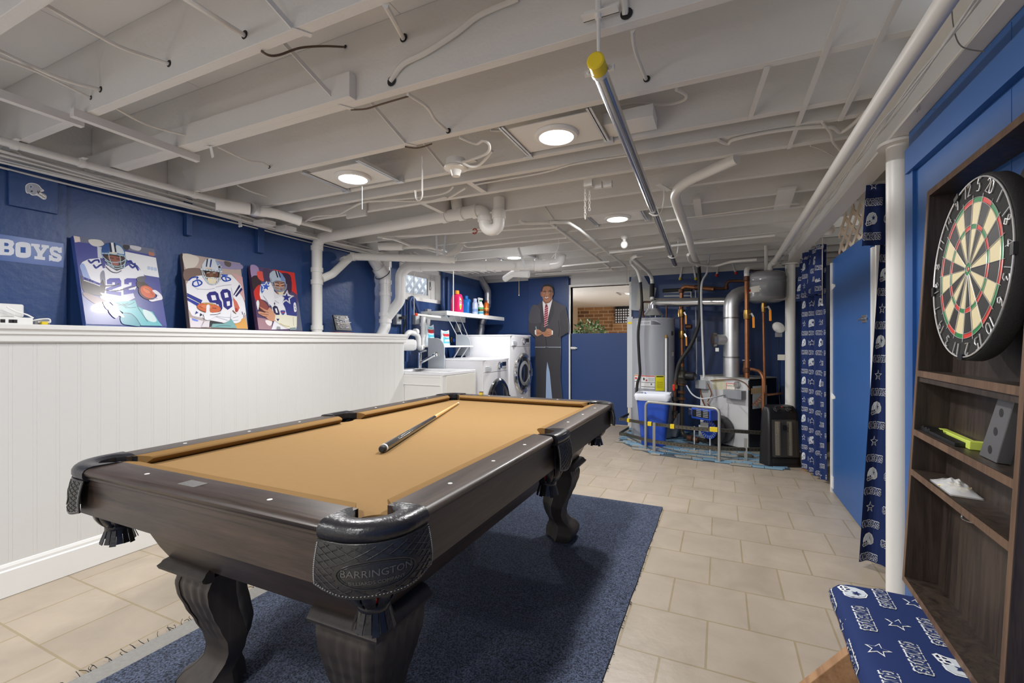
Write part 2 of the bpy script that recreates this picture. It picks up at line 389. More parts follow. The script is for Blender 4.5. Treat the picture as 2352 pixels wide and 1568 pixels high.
fl = MB().box((LX-.1, -3.2, -.1), (2.4, FARY+.05, 0))
struct(fl, 'floor', TILE, 'beige square tile floor laid in running bond', 'floor', origin=(0, 0, 0), smooth=0)
# --- ceiling boards
cb = MB(); random.seed(3)
for i, x in enumerate([LX-.1, -2.35, -1.12, .1, 1.32]):
    for j in range(6):
        y = -3.2+j*2.44-(.9 if i % 2 else 0); nx_ = ([LX-.1, -2.35, -1.12, .1, 1.32]+[2.4])[i+1]
        if y < FARY: cb.box((x+.001, max(-3.2, y)+.001, SUBZ), (nx_-.001, min(FARY+.05, y+2.44)-.001, SUBZ+.02))
cb.box((LX-.1, -3.2, SUBZ+.021), (2.4, FARY+.05, SUBZ+.03))
struct(cb, 'ceiling', SUBFLOOR, 'grey painted subfloor boards above the open joists', 'ceiling', smooth=0)
# --- joists
for k in range(-10, 14):
    yf = 1.045+.405*k
    if yf > FARY: continue
    j = MB().box((LX+.0, yf-.038, JZ), (2.3, yf, SUBZ-.001))
    if k == 1: j.box((LX, yf-.076, JZ), (onY(805, 200, yf-.07).x, yf-.038, JZ+.10))
    if k == 3: j.box((LX, yf+.12, JZ-.005), (.62, yf+.158, SUBZ-.001))
    struct(j, 'ceiling_joist', WHITE_CEIL, 'painted wooden floor joist running across the open ceiling', 'joist', bev=.002, smooth=0)
# --- left wall with the basement window opening
wa = onX(921, 692, LX); wb = onX(1012, 631, LX); WY0, WY1, WZ0, WZ1 = wa.y, wb.y, onX(921, 679, LX).z, 2.06
wl = MB()
wl.box((LX-.12, -3.2, 0), (LX, WY0, 2.118)); wl.box((LX-.12, WY1, 0), (LX, FARY, 2.118)); wl.box((LX-.12, WY0, 0), (LX, WY1, WZ0)); wl.box((LX-.12, WY0, WZ1), (LX, WY1, 2.118))
struct(wl, 'wall_left', BLUE, 'blue painted block wall behind the half wall', 'wall', smooth=0)
rt = MB().box((LX-.12, -3.2, 2.119), (LX-.004, FARY, SUBZ+.02))
struct(rt, 'trim_1', WHITE_CEIL, 'grey painted rim board between joist ends above blue wall', 'trim', smooth=0)
# plywood sheets and blue brackets standing on the left wall
pb = MB().box((LX, onX(0, 500, LX).y-1.0, 1.2), (LX+.014, onX(150, 500, LX).y, onX(150, 405, LX).z))
struct(pb, 'wall_panel', BLUE, 'blue plywood sheet fixed on the blue wall by its cables', 'panel', smooth=0)
for (u0, u1, v0, v1) in ((427, 441, 455, 542), (591, 606, 515, 582)):
    a = onX(u0, v0, LX+.03); b = onX(u1, v1, LX+.03)
    struct(MB().box((LX, a.y, b.z), (LX+.04, b.y, max(a.z, 2.05))), 'wall_bracket', BLUE, 'blue painted wood block screwed to the blue wall', 'bracket', bev=.003, smooth=0)
# --- window
wn = thing('window_1', 'small white basement window above the laundry shelf', 'window', (LX-.06, (WY0+WY1)/2, WZ0)); wn['kind'] = 'structure'
f = MB()
def ring(mb, x0, x1, y0, y1, z0, z1, t):
    mb.box((x0, y0, z0), (x1, y1, z0+t)); mb.box((x0, y0, z1-t), (x1, y1, z1)); mb.box((x0, y0, z0+t), (x1, y0+t, z1-t)); mb.box((x0, y1-t, z0+t), (x1, y1, z1-t))
ring(f, LX-.15, LX+.012, WY0-.035, WY1+.035, WZ0-.035, WZ1+.035, .045)
f.build('window_frame', TRIM, wn, bev=.003, smooth=0)
f = MB(); ring(f, LX-.12, LX-.09, WY0+.01, WY1-.1, WZ0+.01, WZ1-.01, .045); ring(f, LX-.115, LX-.085, WY0+.06, WY1-.15, WZ0+.055, WZ1-.055, .012)
f.box((LX-.125, WY1-.1, WZ0), (LX-.08, WY1-.01, WZ1)); f.build('sash', TRIM, wn, bev=.002, smooth=0)
f = MB().box((LX-.106, WY0+.05, WZ0+.05), (LX-.102, WY1-.14, WZ1-.05))
f.build('pane', mat('clear_glass', (1, 1, 1, 1), .02, trans=1.0), wn, smooth=0)
f = MB().box((LX-.09, WY1-.135, WZ0+.14), (LX-.075, WY1-.12, WZ0+.25)); f.box((LX-.09, WY1-.132, WZ0+.16), (LX-.06, WY1-.124, WZ0+.18)); f.build('latch', CHROME, wn, smooth=0)
lat = MB()
for i in range(-6, 14):
    y = WY0-.6+i*.16
    lat.bar((LX-.62, y, 1.55), (LX-.62, y+.9, 2.45), .05, .008, (1,0,0)); lat.bar((LX-.63, y+.9, 1.55), (LX-.63, y, 2.45), .05, .008, (1,0,0))
solo(lat, 'garden_lattice', WHITEP, 'white diagonal lattice outside seen through the basement window', 'lattice', smooth=0)
gw = MB().box((LX-2.4, WY0-3, 1.5), (LX-.13, WY1+3, 1.55)); gw.box((LX-1.5, WY0-3, 1.55), (LX-1.4, WY1+3, 2.6))
struct(gw, 'exterior_ground', mat('pale_siding', rgb(232, 232, 228), .7), 'pale ground and siding outside the small window', 'ground', smooth=0)
# --- half wall with beadboard, cap and baseboard
hw = MB(); yb0 = -3.0
hw.box((HWX-.02, yb0, .0), (LX+.02, HWE, HWT-.03))
y = HWE-.02; pitch = .082
prof = []
yy = yb0
pts = [(HWX-.02, yb0)]
while yy < HWE-.001:
    e = min(yy+pitch, HWE)
    pts += [(HWX+.0048, yy), (HWX+.006, yy+.002), (HWX+.006, yy+.0115), (HWX+.0048, yy+.013), (HWX+.006, yy+.0145), (HWX+.006, e-.002)]
    yy += pitch
pts += [(HWX-.002, HWE), (HWX-.02, HWE)]
hw.prism([(x, y, .0) for x, y in pts], (0, 0, HWT-.04))
struct(hw, 'wall_partition', mat('white_beadboard', rgb(216, 216, 214), .38), 'white beadboard half wall along the left of the room', 'wall', smooth=0)
cp = [(LX+.01, HWT-.03), (LX+.01, HWT), (HWX+.035, HWT), (HWX+.040, HWT-.004), (HWX+.040, HWT-.022), (HWX+.034, HWT-.026), (HWX+.03, HWT-.034), (HWX+.03, HWT-.046), (HWX+.022, HWT-.052), (HWX+.022, HWT-.079), (HWX+.016, HWT-.086), (HWX+.006, HWT-.086), (HWX+.004, HWT-.03)]
cm = MB().prism([(x, yb0, z) for x, z in cp], (0, HWE+.03-yb0, 0)); cm.box((HWX+.0, HWE, .0), (HWX-.15, HWE+.02, HWT-.03))
struct(cm, 'trim_2', TRIM, 'white moulded cap shelf along the top of the half wall', 'trim', smooth=0)
bp_ = [(HWX, .002), (HWX+.02, .002), (HWX+.02, .118), (HWX+.014, .124), (HWX+.014, .136), (HWX+.009, .148), (HWX+.003, .153), (HWX, .153)]
bb = MB().prism([(x, yb0, z) for x, z in bp_], (0, HWE-yb0, 0))
struct(bb, 'baseboard_left', TRIM, 'white baseboard at the foot of the half wall', 'baseboard', smooth=0)
# --- far wall, door opening and half door
DX0, DX1 = onY(1311, 700, FARY).x, onY(1446, 700, FARY).x; DZ = onY(1380, 656, FARY).z
wf = MB(); FT = FARY+.1; BT = onY(1120, 650, FARY).z
wf.box((LX, FARY, 0), (DX0, FT, BT)); wf.box((DX1, FARY, 0), (2.4, FT, onY(1600, 627, FARY).z))
for z in (.95, 1.30): wf.box((LX, FARY-.012, z), (DX0-.5, FARY, z+.07))
struct(wf, 'wall_far', BLUE_FAR, 'dark blue plywood wall at the far end', 'wall', smooth=0)
hd = MB(); hd.box((LX, FARY-.005, BT+.001), (DX0+.001, FT, SUBZ)); hd.box((DX0+.002, FARY-.005, DZ), (DX1-.002, FT, SUBZ)); hd.box((DX1-.001, FARY-.005, onY(1600, 627, FARY).z+.001), (2.4, FT, SUBZ))
struct(hd, 'trim_3', WHITE_CEIL, 'white painted header band above the far blue wall', 'trim', smooth=0)
pl = MB().box((onY(1213, 700, FARY-.04).x, FARY-.04, .0), (onY(1306, 700, FARY-.04).x, FARY-.006, onY(1260, 637, FARY-.04).z))
struct(pl, 'wall_panel', BLUE_FAR, 'tall flush blue door panel behind the cardboard figure', 'panel', bev=.003, smooth=0)
jb = MB(); jb.box((DX0-.03, FARY-.03, 0), (DX0, FT, DZ)); jb.box((DX1, FARY-.03, 0), (DX1+.03, FT, DZ)); jb.box((DX0-.03, FARY-.03, DZ), (DX1+.03, FT, DZ+.03))
struct(jb, 'trim_4', TRIM, 'white jamb and head around the far doorway', 'trim', smooth=0)
hdz = onY(1380, 765, FARY+.03).z
dr = thing('door_1', 'blue half-height gate door closing the far doorway', 'door', ((DX0+DX1)/2, FARY+.03, 0)); dr['kind'] = 'structure'
MB().box((DX0+.006, FARY+.01, .02), (DX1-.03, FARY+.05, hdz)).build('door_leaf', BLUE_FAR, dr, bev=.003, smooth=0)
lt = MB(); p = onY(1318, 799, FARY-.0); lt.box((p.x-.045, FARY-.012, p.z-.018), (p.x+.03, FARY+.01, p.z+.018)); lt.cyl((p.x-.05, FARY-.016, p.z), (p.x+.055, FARY-.016, p.z), .006, 8); lt.build('slide_bolt', STEEL, dr, smooth=0)
# --- the room beyond
BY = 11.0
fr = MB().box((-5.0, FT, -.1), (2.4, BY, 0)); struct(fr, 'floor', mat('far_floor', rgb(196, 188, 176), .5), 'tan floor of the room beyond the half door', 'floor', smooth=0)
fc = MB().box((-5.0, FT, 2.03), (2.4, BY+.1, 2.06)); struct(fc, 'ceiling', mat('swirled_white_plaster', rgb(232, 230, 226), .6, bump=.25, bscale=9), 'smooth white ceiling of the room beyond the half door', 'ceiling', smooth=0)
def brick_mat():
    m = bpy.data.materials.new('tan_brick'); m.use_nodes = True; nt = m.node_tree; n = nt.nodes; L = nt.links.new; b = n['Principled BSDF']; b.inputs['Roughness'].default_value = .8
    tc = n.new('ShaderNodeTexCoord'); mp = n.new('ShaderNodeMapping'); mp.inputs['Rotation'].default_value = (pi/2, 0, 0)
    br = n.new('ShaderNodeTexBrick'); br.inputs['Scale'].default_value = 1; br.inputs['Brick Width'].default_value = .235; br.inputs['Row Height'].default_value = .085; br.inputs['Mortar Size'].default_value = .008
    br.inputs['Color1'].default_value = rgb(176, 132, 88); br.inputs['Color2'].default_value = rgb(118, 84, 58); br.inputs['Mortar'].default_value = rgb(206, 180, 146)
    L(tc.outputs['Object'], mp.inputs[0]); L(mp.outputs[0], br.inputs['Vector']); L(br.outputs['Color'], b.inputs['Base Color']); return m
BRICK = brick_mat()
bw = MB().box((-5.0, BY, 0), (2.4, BY+.1, 2.03)); struct(bw, 'wall_back', BRICK, 'tan brick wall of the room beyond', 'wall', smooth=0)
sw = MB(); p = onY(1327, 740, BY); sw.box((p.x-.06, 8.0, 0), (p.x-.0, BY, 2.03)); sw.box((-5.0, FT, 0), (-4.9, 8.0, 2.03)); sw.box((2.3, FT, 0), (2.4, BY, 2.03))
struct(sw, 'wall_side', mat('beige_wall', rgb(220, 202, 178), .6), 'beige side wall in the room beyond the half door', 'wall', smooth=0)
p0 = onY(1413, 708, BY-.06); p1 = onY(1449, 741, BY-.06)
fcn = MB(); fcn.sheet(lambda a, b: V((p0.x+a*(p1.x+.4-p0.x), BY-.06+.02*sin(a*40), p1.z+b*(p0.z+.06-p1.z))), 40, 2)
for i in range(7):
    for j in range(3):
        x = p0.x+.06+i*.115; z = p1.z+.05+j*.115
        for q in ((-.03, .03), (.03, .03), (-.03, -.03), (.03, -.03)): fcn.box((x+q[0]-.018, BY-.088, z+q[1]-.018), (x+q[0]+.018, BY-.084, z+q[1]+.018), 1)
solo(fcn, 'window_curtain', [mat('black_lace', rgb(30, 34, 40), .8), FABW], 'black and white patterned curtain on the far brick wall', 'curtain', smooth=0)
sl = MB().box((p0.x-.06, BY-.06, p1.z-.11), (p1.x+.5, BY, p1.z-.01)); struct(sl, 'window_2', BRICK, 'tan brick sill below the far patterned curtain', 'sill', smooth=0)
# plant behind the half door
plx = onY(1352, 740, 7.3)
pt = thing('potted_ficus', 'leafy green artificial ficus showing above the half door', 'plant', (plx.x, 7.3, 0))
MB().lathe([(.13, 0), (.17, .28), (.16, .28), (.14, .24)], (plx.x, 7.3, 0), 20).build('pot', mat('terracotta', rgb(150, 92, 62), .7), pt)
st = MB()
for i in range(4): a = i*1.6; st.tube(crom([(plx.x+.03*cos(a), 7.3+.03*sin(a), .25), (plx.x+.02*cos(a+1), 7.3+.02*sin(a+1), .7), (plx.x+.12*cos(a), 7.3+.12*sin(a), 1.3)]), .012, 6)
st.build('stem', RAWWOOD, pt)
lv = MB(); random.seed(7)
for i in range(950):
    while True:
        d = V((random.uniform(-1, 1), random.uniform(-1, 1), random.uniform(-1, 1)))
        if .25 < d.length < 1: break
    c = V((plx.x, 7.3, 1.24))+V((d.x*.30, d.y*.28, d.z*.30-abs(d.x)*.05)); t = (d+V((random.uniform(-.6, .6), random.uniform(-.6, .6), random.uniform(-.9, .1)))).normalized()
    sd = t.orthogonal().normalized(); sd = M4.Rotation(random.uniform(0, 6.3), 3, t) @ sd; L_ = random.uniform(.05, .09); w_ = L_*.22
    lv.add([c, c+t*L_*.45+sd*w_, c+t*L_, c+t*L_*.45-sd*w_], [(0, 1, 2, 3)], 0 if random.random() < .75 else 1)
lv.build('leaves', [mat('ficus_leaf', rgb(70, 104, 56), .45), mat('ficus_leaf_pale', rgb(150, 172, 112), .45)], pt, smooth=0)
# --- right wall, posts, beam
WE = 2.23
wr = MB().box((RX, -3.2, 0), (RX+.1, WE, 1.968)); wr.box((RX-.012, WE-.075, 0), (RX, WE, 1.9))
for yy in (.55, 1.55): wr.box((RX-.001, yy, 0), (RX, yy+.003, 1.96))
wr.box((RX-.022, -3.2, 1.80), (RX, WE-.03, 1.89))
struct(wr, 'wall_right', BLUE_BRIGHT, 'bright blue plywood wall behind the dart cabinet', 'wall', smooth=0)
bm = MB(); ip = [(.612, 1.97), (.702, 1.97), (.702, 1.982), (.664, 1.988), (.664, 2.12), (.702, 2.126), (.702, 2.138), (.612, 2.138), (.612, 2.126), (.650, 2.12), (.650, 1.988), (.612, 1.982)]
bm.prism([(x, -3.2, z) for x, z in ip], (0, 5.55+3.2, 0))
struct(bm, 'ceiling_beam', PIPE_WHITE, 'white painted steel beam along the right of the ceiling', 'beam', smooth=0)
def post(x, y, label):
    m = MB().lathe([(.075, 0), (.075, .01), (.046, .012), (.046, 1.955), (.075, 1.957), (.075, 1.969)], (x, y, 0), 24)
    struct(m, 'column', PIPE_WHITE, label, 'column')
post(.662, 2.33, 'white steel post at the edge of the blue wall and near curtain')
PX2 = onZ(1815, 605, 1.97); post(PX2.x, PX2.y, 'white steel post behind the black heater')
# --- dark store room behind the curtains, and the back of the room
sr = MB().box((2.3, WE, 0), (2.4, FARY, SUBZ)); sr.box((.76, WE-.1, 0), (2.3, WE, SUBZ))
struct(sr, 'wall_store', mat('dim_panelling', rgb(120, 88, 60), .7), 'brown boarded wall of the store room behind the curtains', 'wall', smooth=0)
bk = MB().box((LX-.12, -3.3, 0), (2.4, -3.2, SUBZ+.02))
struct(bk, 'wall_near', mat('pale_wall', rgb(214, 212, 206), .6), 'plain pale wall behind the viewpoint', 'wall', smooth=0)
MB()
rb = MB().box((PX2.x+.13, PX2.y+.1, 0), (PX2.x+.16, FARY, onY(1805, 640, 6.0).z)); rb.box((PX2.x-.02, FARY-.35, 0), (PX2.x+.13, FARY, onY(1775, 815, FARY).z))
struct(rb, 'wall_alcove', BLUE, 'blue side wall of the boiler corner beside the far post', 'wall', smooth=0)
# =================================================================== POOL TABLE
TX, TY, TH_, HW, HL = -1.21, 1.768, .793, .6175, 1.085
SZ = TH_-.033
def sweep2(mb, path, prof, mi=0, caps=True, wide=None):      # profile (outward, z) swept along a plan path, outward = right-hand side
    k = len(path); rings = []
    for i in range(k):
        a = V(path[max(i-1, 0)]); b = V(path[min(i+1, k-1)]); p = V(path[i])
        d1 = (p-a) if i > 0 else (b-p); d2 = (b-p) if i < k-1 else (p-a)
        d1.z = d2.z = 0; d1.normalize(); d2.normalize(); n1 = V((d1.y, -d1.x, 0)); n2 = V((d2.y, -d2.x, 0)); n = (n1+n2).normalized(); sc = 1/max(.35, n.dot(n1))
        kk = wide(i/(k-1)) if wide else 1.0
        rings.append([p+n*(o*kk if o < -.03 else o)*sc+V((0, 0, z)) for o, z in prof])
    return mb.loft(rings, mi, caps)
tb = thing('pool_table', 'dark walnut pool table with tan felt and black leather pockets', 'pool table', (TX, TY, 0))
H = TH_
RP = [(.5255, H), (.6075, H), (.6165, H-.003), (.6215, H-.010), (.6195, H-.018), (.6125, H-.024), (.6125, H-.030), (.6065, H-.034), (.6065, H-.05), (.5255, H-.05)]
SIGHT = mat('pearl_rail_sight', rgb(226, 226, 220), .3)
def rail(side, y0, y1, ch0=0.0, ch1=0.0):
    m = MB()
    def P(d, s, z):
        if side in 'LR': return V((TX+(d if side == 'R' else -d), TY+s, z))
        dd = d-HW+HL; return V((TX+s, TY+(dd if side == 'F' else -dd), z))
    def endp(s, c, sg): return [P(d, s-sg*max(0, (d-.585))*c, z) for d, z in RP]
    rings = [endp(y0, -ch0, 1) if ch0 else endp(y0, 0, 1)]
    rings += [endp(y1, ch1, 1)]
    m.loft(rings)
    for q in range(3):
        if side == 'N' and q == 1: continue
        s = y0+(y1-y0)*(.22+.28*q) if side in 'LR' else (-.25+.25*q)
        p = P(.568, s, H+.0002); m.lathe([(.0065, 0), (.006, .0004)], p, 12, mi=1)
    if side == 'N':
        m.box((TX-.075, TY-HL+.030, H), (TX-.005, TY-HL+.066, H+.0008), 2)
    return m.build('rail', [BROWNWOOD if side in 'LR' else BROWNWOOD_X, SIGHT, mat('worn_silver_label', rgb(150, 150, 146), .3, .8, var=.4, vscale=160)], tb)
for sd in 'LR':
    rail(sd, -.95, -.062, 0, 1.0); rail(sd, .062, .95, 1.0, 0)
rail('N', -.48, .48); rail('F', -.48, .48)
# apron all round, with cut corners
ap = MB(); d = .6045; e = HL-HW+d; cc = .085
outl = [(-d+cc, -e), (d-cc, -e), (d, -e+cc), (d, e-cc), (d-cc, e), (-d+cc, e), (-d, e-cc), (-d, -e+cc)]
def prect(q, z): return [V((TX+x*q[0], TY+y*q[1], z)) for x, y in outl]
o0 = prect((1, 1), H-.05); o1 = prect((1, 1), H-.138); i0 = [V((TX+(p.x-TX)*.955, TY+(p.y-TY)*.975, H-.05)) for p in o0]; i1 = [V((p.x, p.y, H-.138)) for p in i0]
ap.loft([i0, o0, o1, i1], caps=False)
o = ap.build('apron', [BROWNWOOD, BROWNWOOD_X], tb, smooth=30)
for p in o.data.polygons:
    if abs(p.normal.y) > .8: p.material_index = 1
# tapered body
bd = MB()
def brect(ins, z): a = HW-ins; b = HL-ins; return [V((TX-a+.035, TY-b, z)), V((TX+a, TY-b, z)), V((TX+a, TY+b, z)), V((TX-a+.035, TY+b, z))]
bd.loft([brect(.10, H-.13), brect(.115, H-.15), brect(.168, .51), brect(.190, .466), brect(.25, .466)])
o = bd.build('table_body', [BROWNWOOD, BROWNWOOD_X], tb, smooth=20)
for p in o.data.polygons:
    if abs(p.normal.y) > .5: p.material_index = 1
# slate bed with felt, notched at the six holes
HR = .058; holes = [(sx*.517, sy*.983) for sx in (-1, 1) for sy in (-1, 1)]+[(-.565, 0), (.565, 0)]
def bedpoly():
    a, b = .5255, .993; pts = []
    def arc(c, s, e_, n=10):
        for i in range(n+1): t = s+(e_-s)*i/n; pts.append((c[0]+HR*cos(t), c[1]+HR*sin(t)))
    # counter-clockwise starting at near-right corner
    def corner(sx, sy):
        c = (sx*.517, sy*.983); t1 = atan2((-sqrt(HR**2-(a-.517)**2))*sy, (a-.517)*sx); t2 = atan2((b-.983)*sy, -sqrt(HR**2-(b-.983)**2)*sx)
        return c, t1, t2
    c, t1, t2 = corner(1, -1)   # coming along near edge (+x): first hit t2 then t1
    def sw(c, s, e_):
        while e_ > s: e_ -= 2*pi
        arc(c, s, e_)
    c, t1, t2 = corner(1, -1); sw(c, t2, t1)
    yy = sqrt(HR**2-(.565-a)**2); c = (.565, 0); sw(c, atan2(-yy, a-.565)+2*pi, atan2(yy, a-.565))
    c, t1, t2 = corner(1, 1); sw(c, t1, t2)
    c, t1, t2 = corner(-1, 1); sw(c, t2, t1)
    c = (-.565, 0); sw(c, atan2(yy, .565-a), atan2(-yy, .565-a))
    c, t1, t2 = corner(-1, -1); sw(c, t1, t2)
    return pts
m = MB().prism([(TX+x, TY+y, SZ-.025) for x, y in bedpoly()], (0, 0, .025)); m.build('felt_bed', CLOTH, tb, smooth=25)
# cushions
def cushion(side, y0, y1, k0, k1):
    m = MB(); CP = [(.527, H-.0005), (.512, H-.0005), (.492, H-.004), (.4845, H-.008), (.4835, H-.012), (.487, H-.016), (.505, SZ+.001), (.527, SZ+.001)]
    def P(dd, s, z):
        if side in 'LR': return V((TX+(dd if side == 'R' else -dd), TY+s, z))
        d2 = dd-HW+HL; return V((TX+s, TY+(d2 if side == 'F' else -d2), z))
    n = 8; rings = []
    for i in range(n+1):
        t = i/n; rings.append([P(dd, (y0+(.5255-dd)*k0)*(1-t)+(y1-(.5255-dd)*k1)*t, z) for dd, z in CP])
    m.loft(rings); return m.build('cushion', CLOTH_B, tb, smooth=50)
for sd in 'LR':
    cushion(sd, -.938, -.064, .9, .35); cushion(sd, .064, .938, .35, .9)
cushion('N', -.472, .472, .9, .9); cushion('F', -.472, .472, .9, .9)
# legs
def leg(sx, sy):
    cx, cy_ = TX+sx*(HW-(.18 if sx > 0 else .225)), TY+sy*(HL-(.195 if sy < 0 else .185)); m = MB(); rings = []
    EZ = [(0.0, -.030, .150), (.012, -.012, .172), (.035, .0, .185), (.06, .002, .18), (.085, -.012, .155), (.105, -.038, .130), (.13, -.054, .122), (.16, -.058, .128), (.20, -.050, .145), (.25, -.030, .162), (.30, -.010, .178), (.35, .006, .195), (.385, .010, .20), (.41, .004, .20), (.432, -.004, .198)]
    zs = [i/40*.432 for i in range(41)]
    def it(z):
        for (a, b, c), (d_, e2, f2) in zip(EZ, EZ[1:]):
            if z <= d_+1e-9: t = (z-a)/(d_-a); t = t*t*(3-2*t)*.5+t*.5; return b+(e2-b)*t, c+(f2-c)*t
        return EZ[-1][1:]
    NF = 28
    for z in zs:
        e_, w_ = it(z); fl_ = .0045*max(0, min(1, (z-.2)/.06))*max(0, min(1, (.425-z)/.03)); pts = []
        ball = .010*exp(-((z-.04)/.035)**2); rc = .040*max(0, min(1, (z-.16)/.12))+.014
        for q in range(NF+1):      # along face sx (x = outer), from inner to corner
            t = q/NF; s = -w_*(1-t); o = -fl_*(.5-.5*cos(t*2*pi*5))+ball*sin(pi*t); oc = rc*max(0, (t-.85)/.15)**2
            pts.append((e_+o-oc, e_+s))
        for q in range(1, NF+1):
            t = 1-q/NF; s = -w_*(1-t); o = -fl_*(.5-.5*cos(t*2*pi*5))+ball*sin(pi*t); oc = rc*max(0, (t-.85)/.15)**2
            pts.append((e_+s, e_+o-oc))
        pts += [(e_-w_, e_-w_*.45), (e_-w_*.8, e_-w_*.55), (e_-w_*.55, e_-w_*.8), (e_-w_*.45, e_-w_)]
        r = [V((cx+sx*p[0], cy_+sy*p[1], z+.0135)) for p in pts]
        if sx*sy < 0: r.reverse()
        rings.append(r)
    m.loft(rings)
    # carved oval and scrolls on the corner
    o = m.build('leg', LEGWOOD, tb, smooth=40)
    c2 = MB(); path = [(cx-sx*.20, cy_+sy*.0, 0), (cx+sx*.004, cy_+sy*.0, 0), (cx+sx*.004, cy_-sy*.20, 0)]
    path = [V((cx-sx*.20, cy_+sy*.004, 0)), V((cx+sx*.004, cy_+sy*.004, 0)), V((cx+sx*.004, cy_-sy*.20, 0))]
    # outward must be to the right of travel
    d1 = path[1]-path[0]; nrm = V((d1.y, -d1.x, 0))
    if nrm.y*sy < 0: path.reverse()
    cpz = [(-.01, .432), (.012, .434), (.024, .440), (.028, .450), (.020, .458), (.016, .466), (.004, .474), (-.01, .476)]
    sweep2(c2, path, cpz); c2.build('leg_cap_moulding', LEGWOOD, o, smooth=40)
    if sx > 0 and sy < 0:
        c3 = MB(); n = V((sx, sy, 0)).normalized(); ti = V((-sy, sx, 0)).normalized()
        ring_ = []
        for i in range(25):
            a = 2*pi*i/24; dz = .034*sin(a); ee, _ = it(.365+dz); ring_.append(V((cx+sx*ee, cy_+sy*ee, .0135+.365+dz))-n*.074+ti*.017*cos(a))
        c3.tube(ring_, .0022, 6)
        for q in range(-3, 4):
            for sg in (1, -1):
                pts = [(q*.009+sg*t*.03, t*.06) for t in [-.5+i/10 for i in range(11)]]; pts = [(a, b) for a, b in pts if (a/.016)**2+(b/.032)**2 < 1]
                if len(pts) > 1: c3.tube([V((cx+sx*it(.365+b)[0], cy_+sy*it(.365+b)[0], .0135+.365+b))-n*.0745+ti*a for a, b in pts], .0011, 5)
        c3.build('carved_oval', LEGWOOD, o)
    return o
for sx in (-1, 1):
    for sy in (-1, 1): leg(sx, sy)
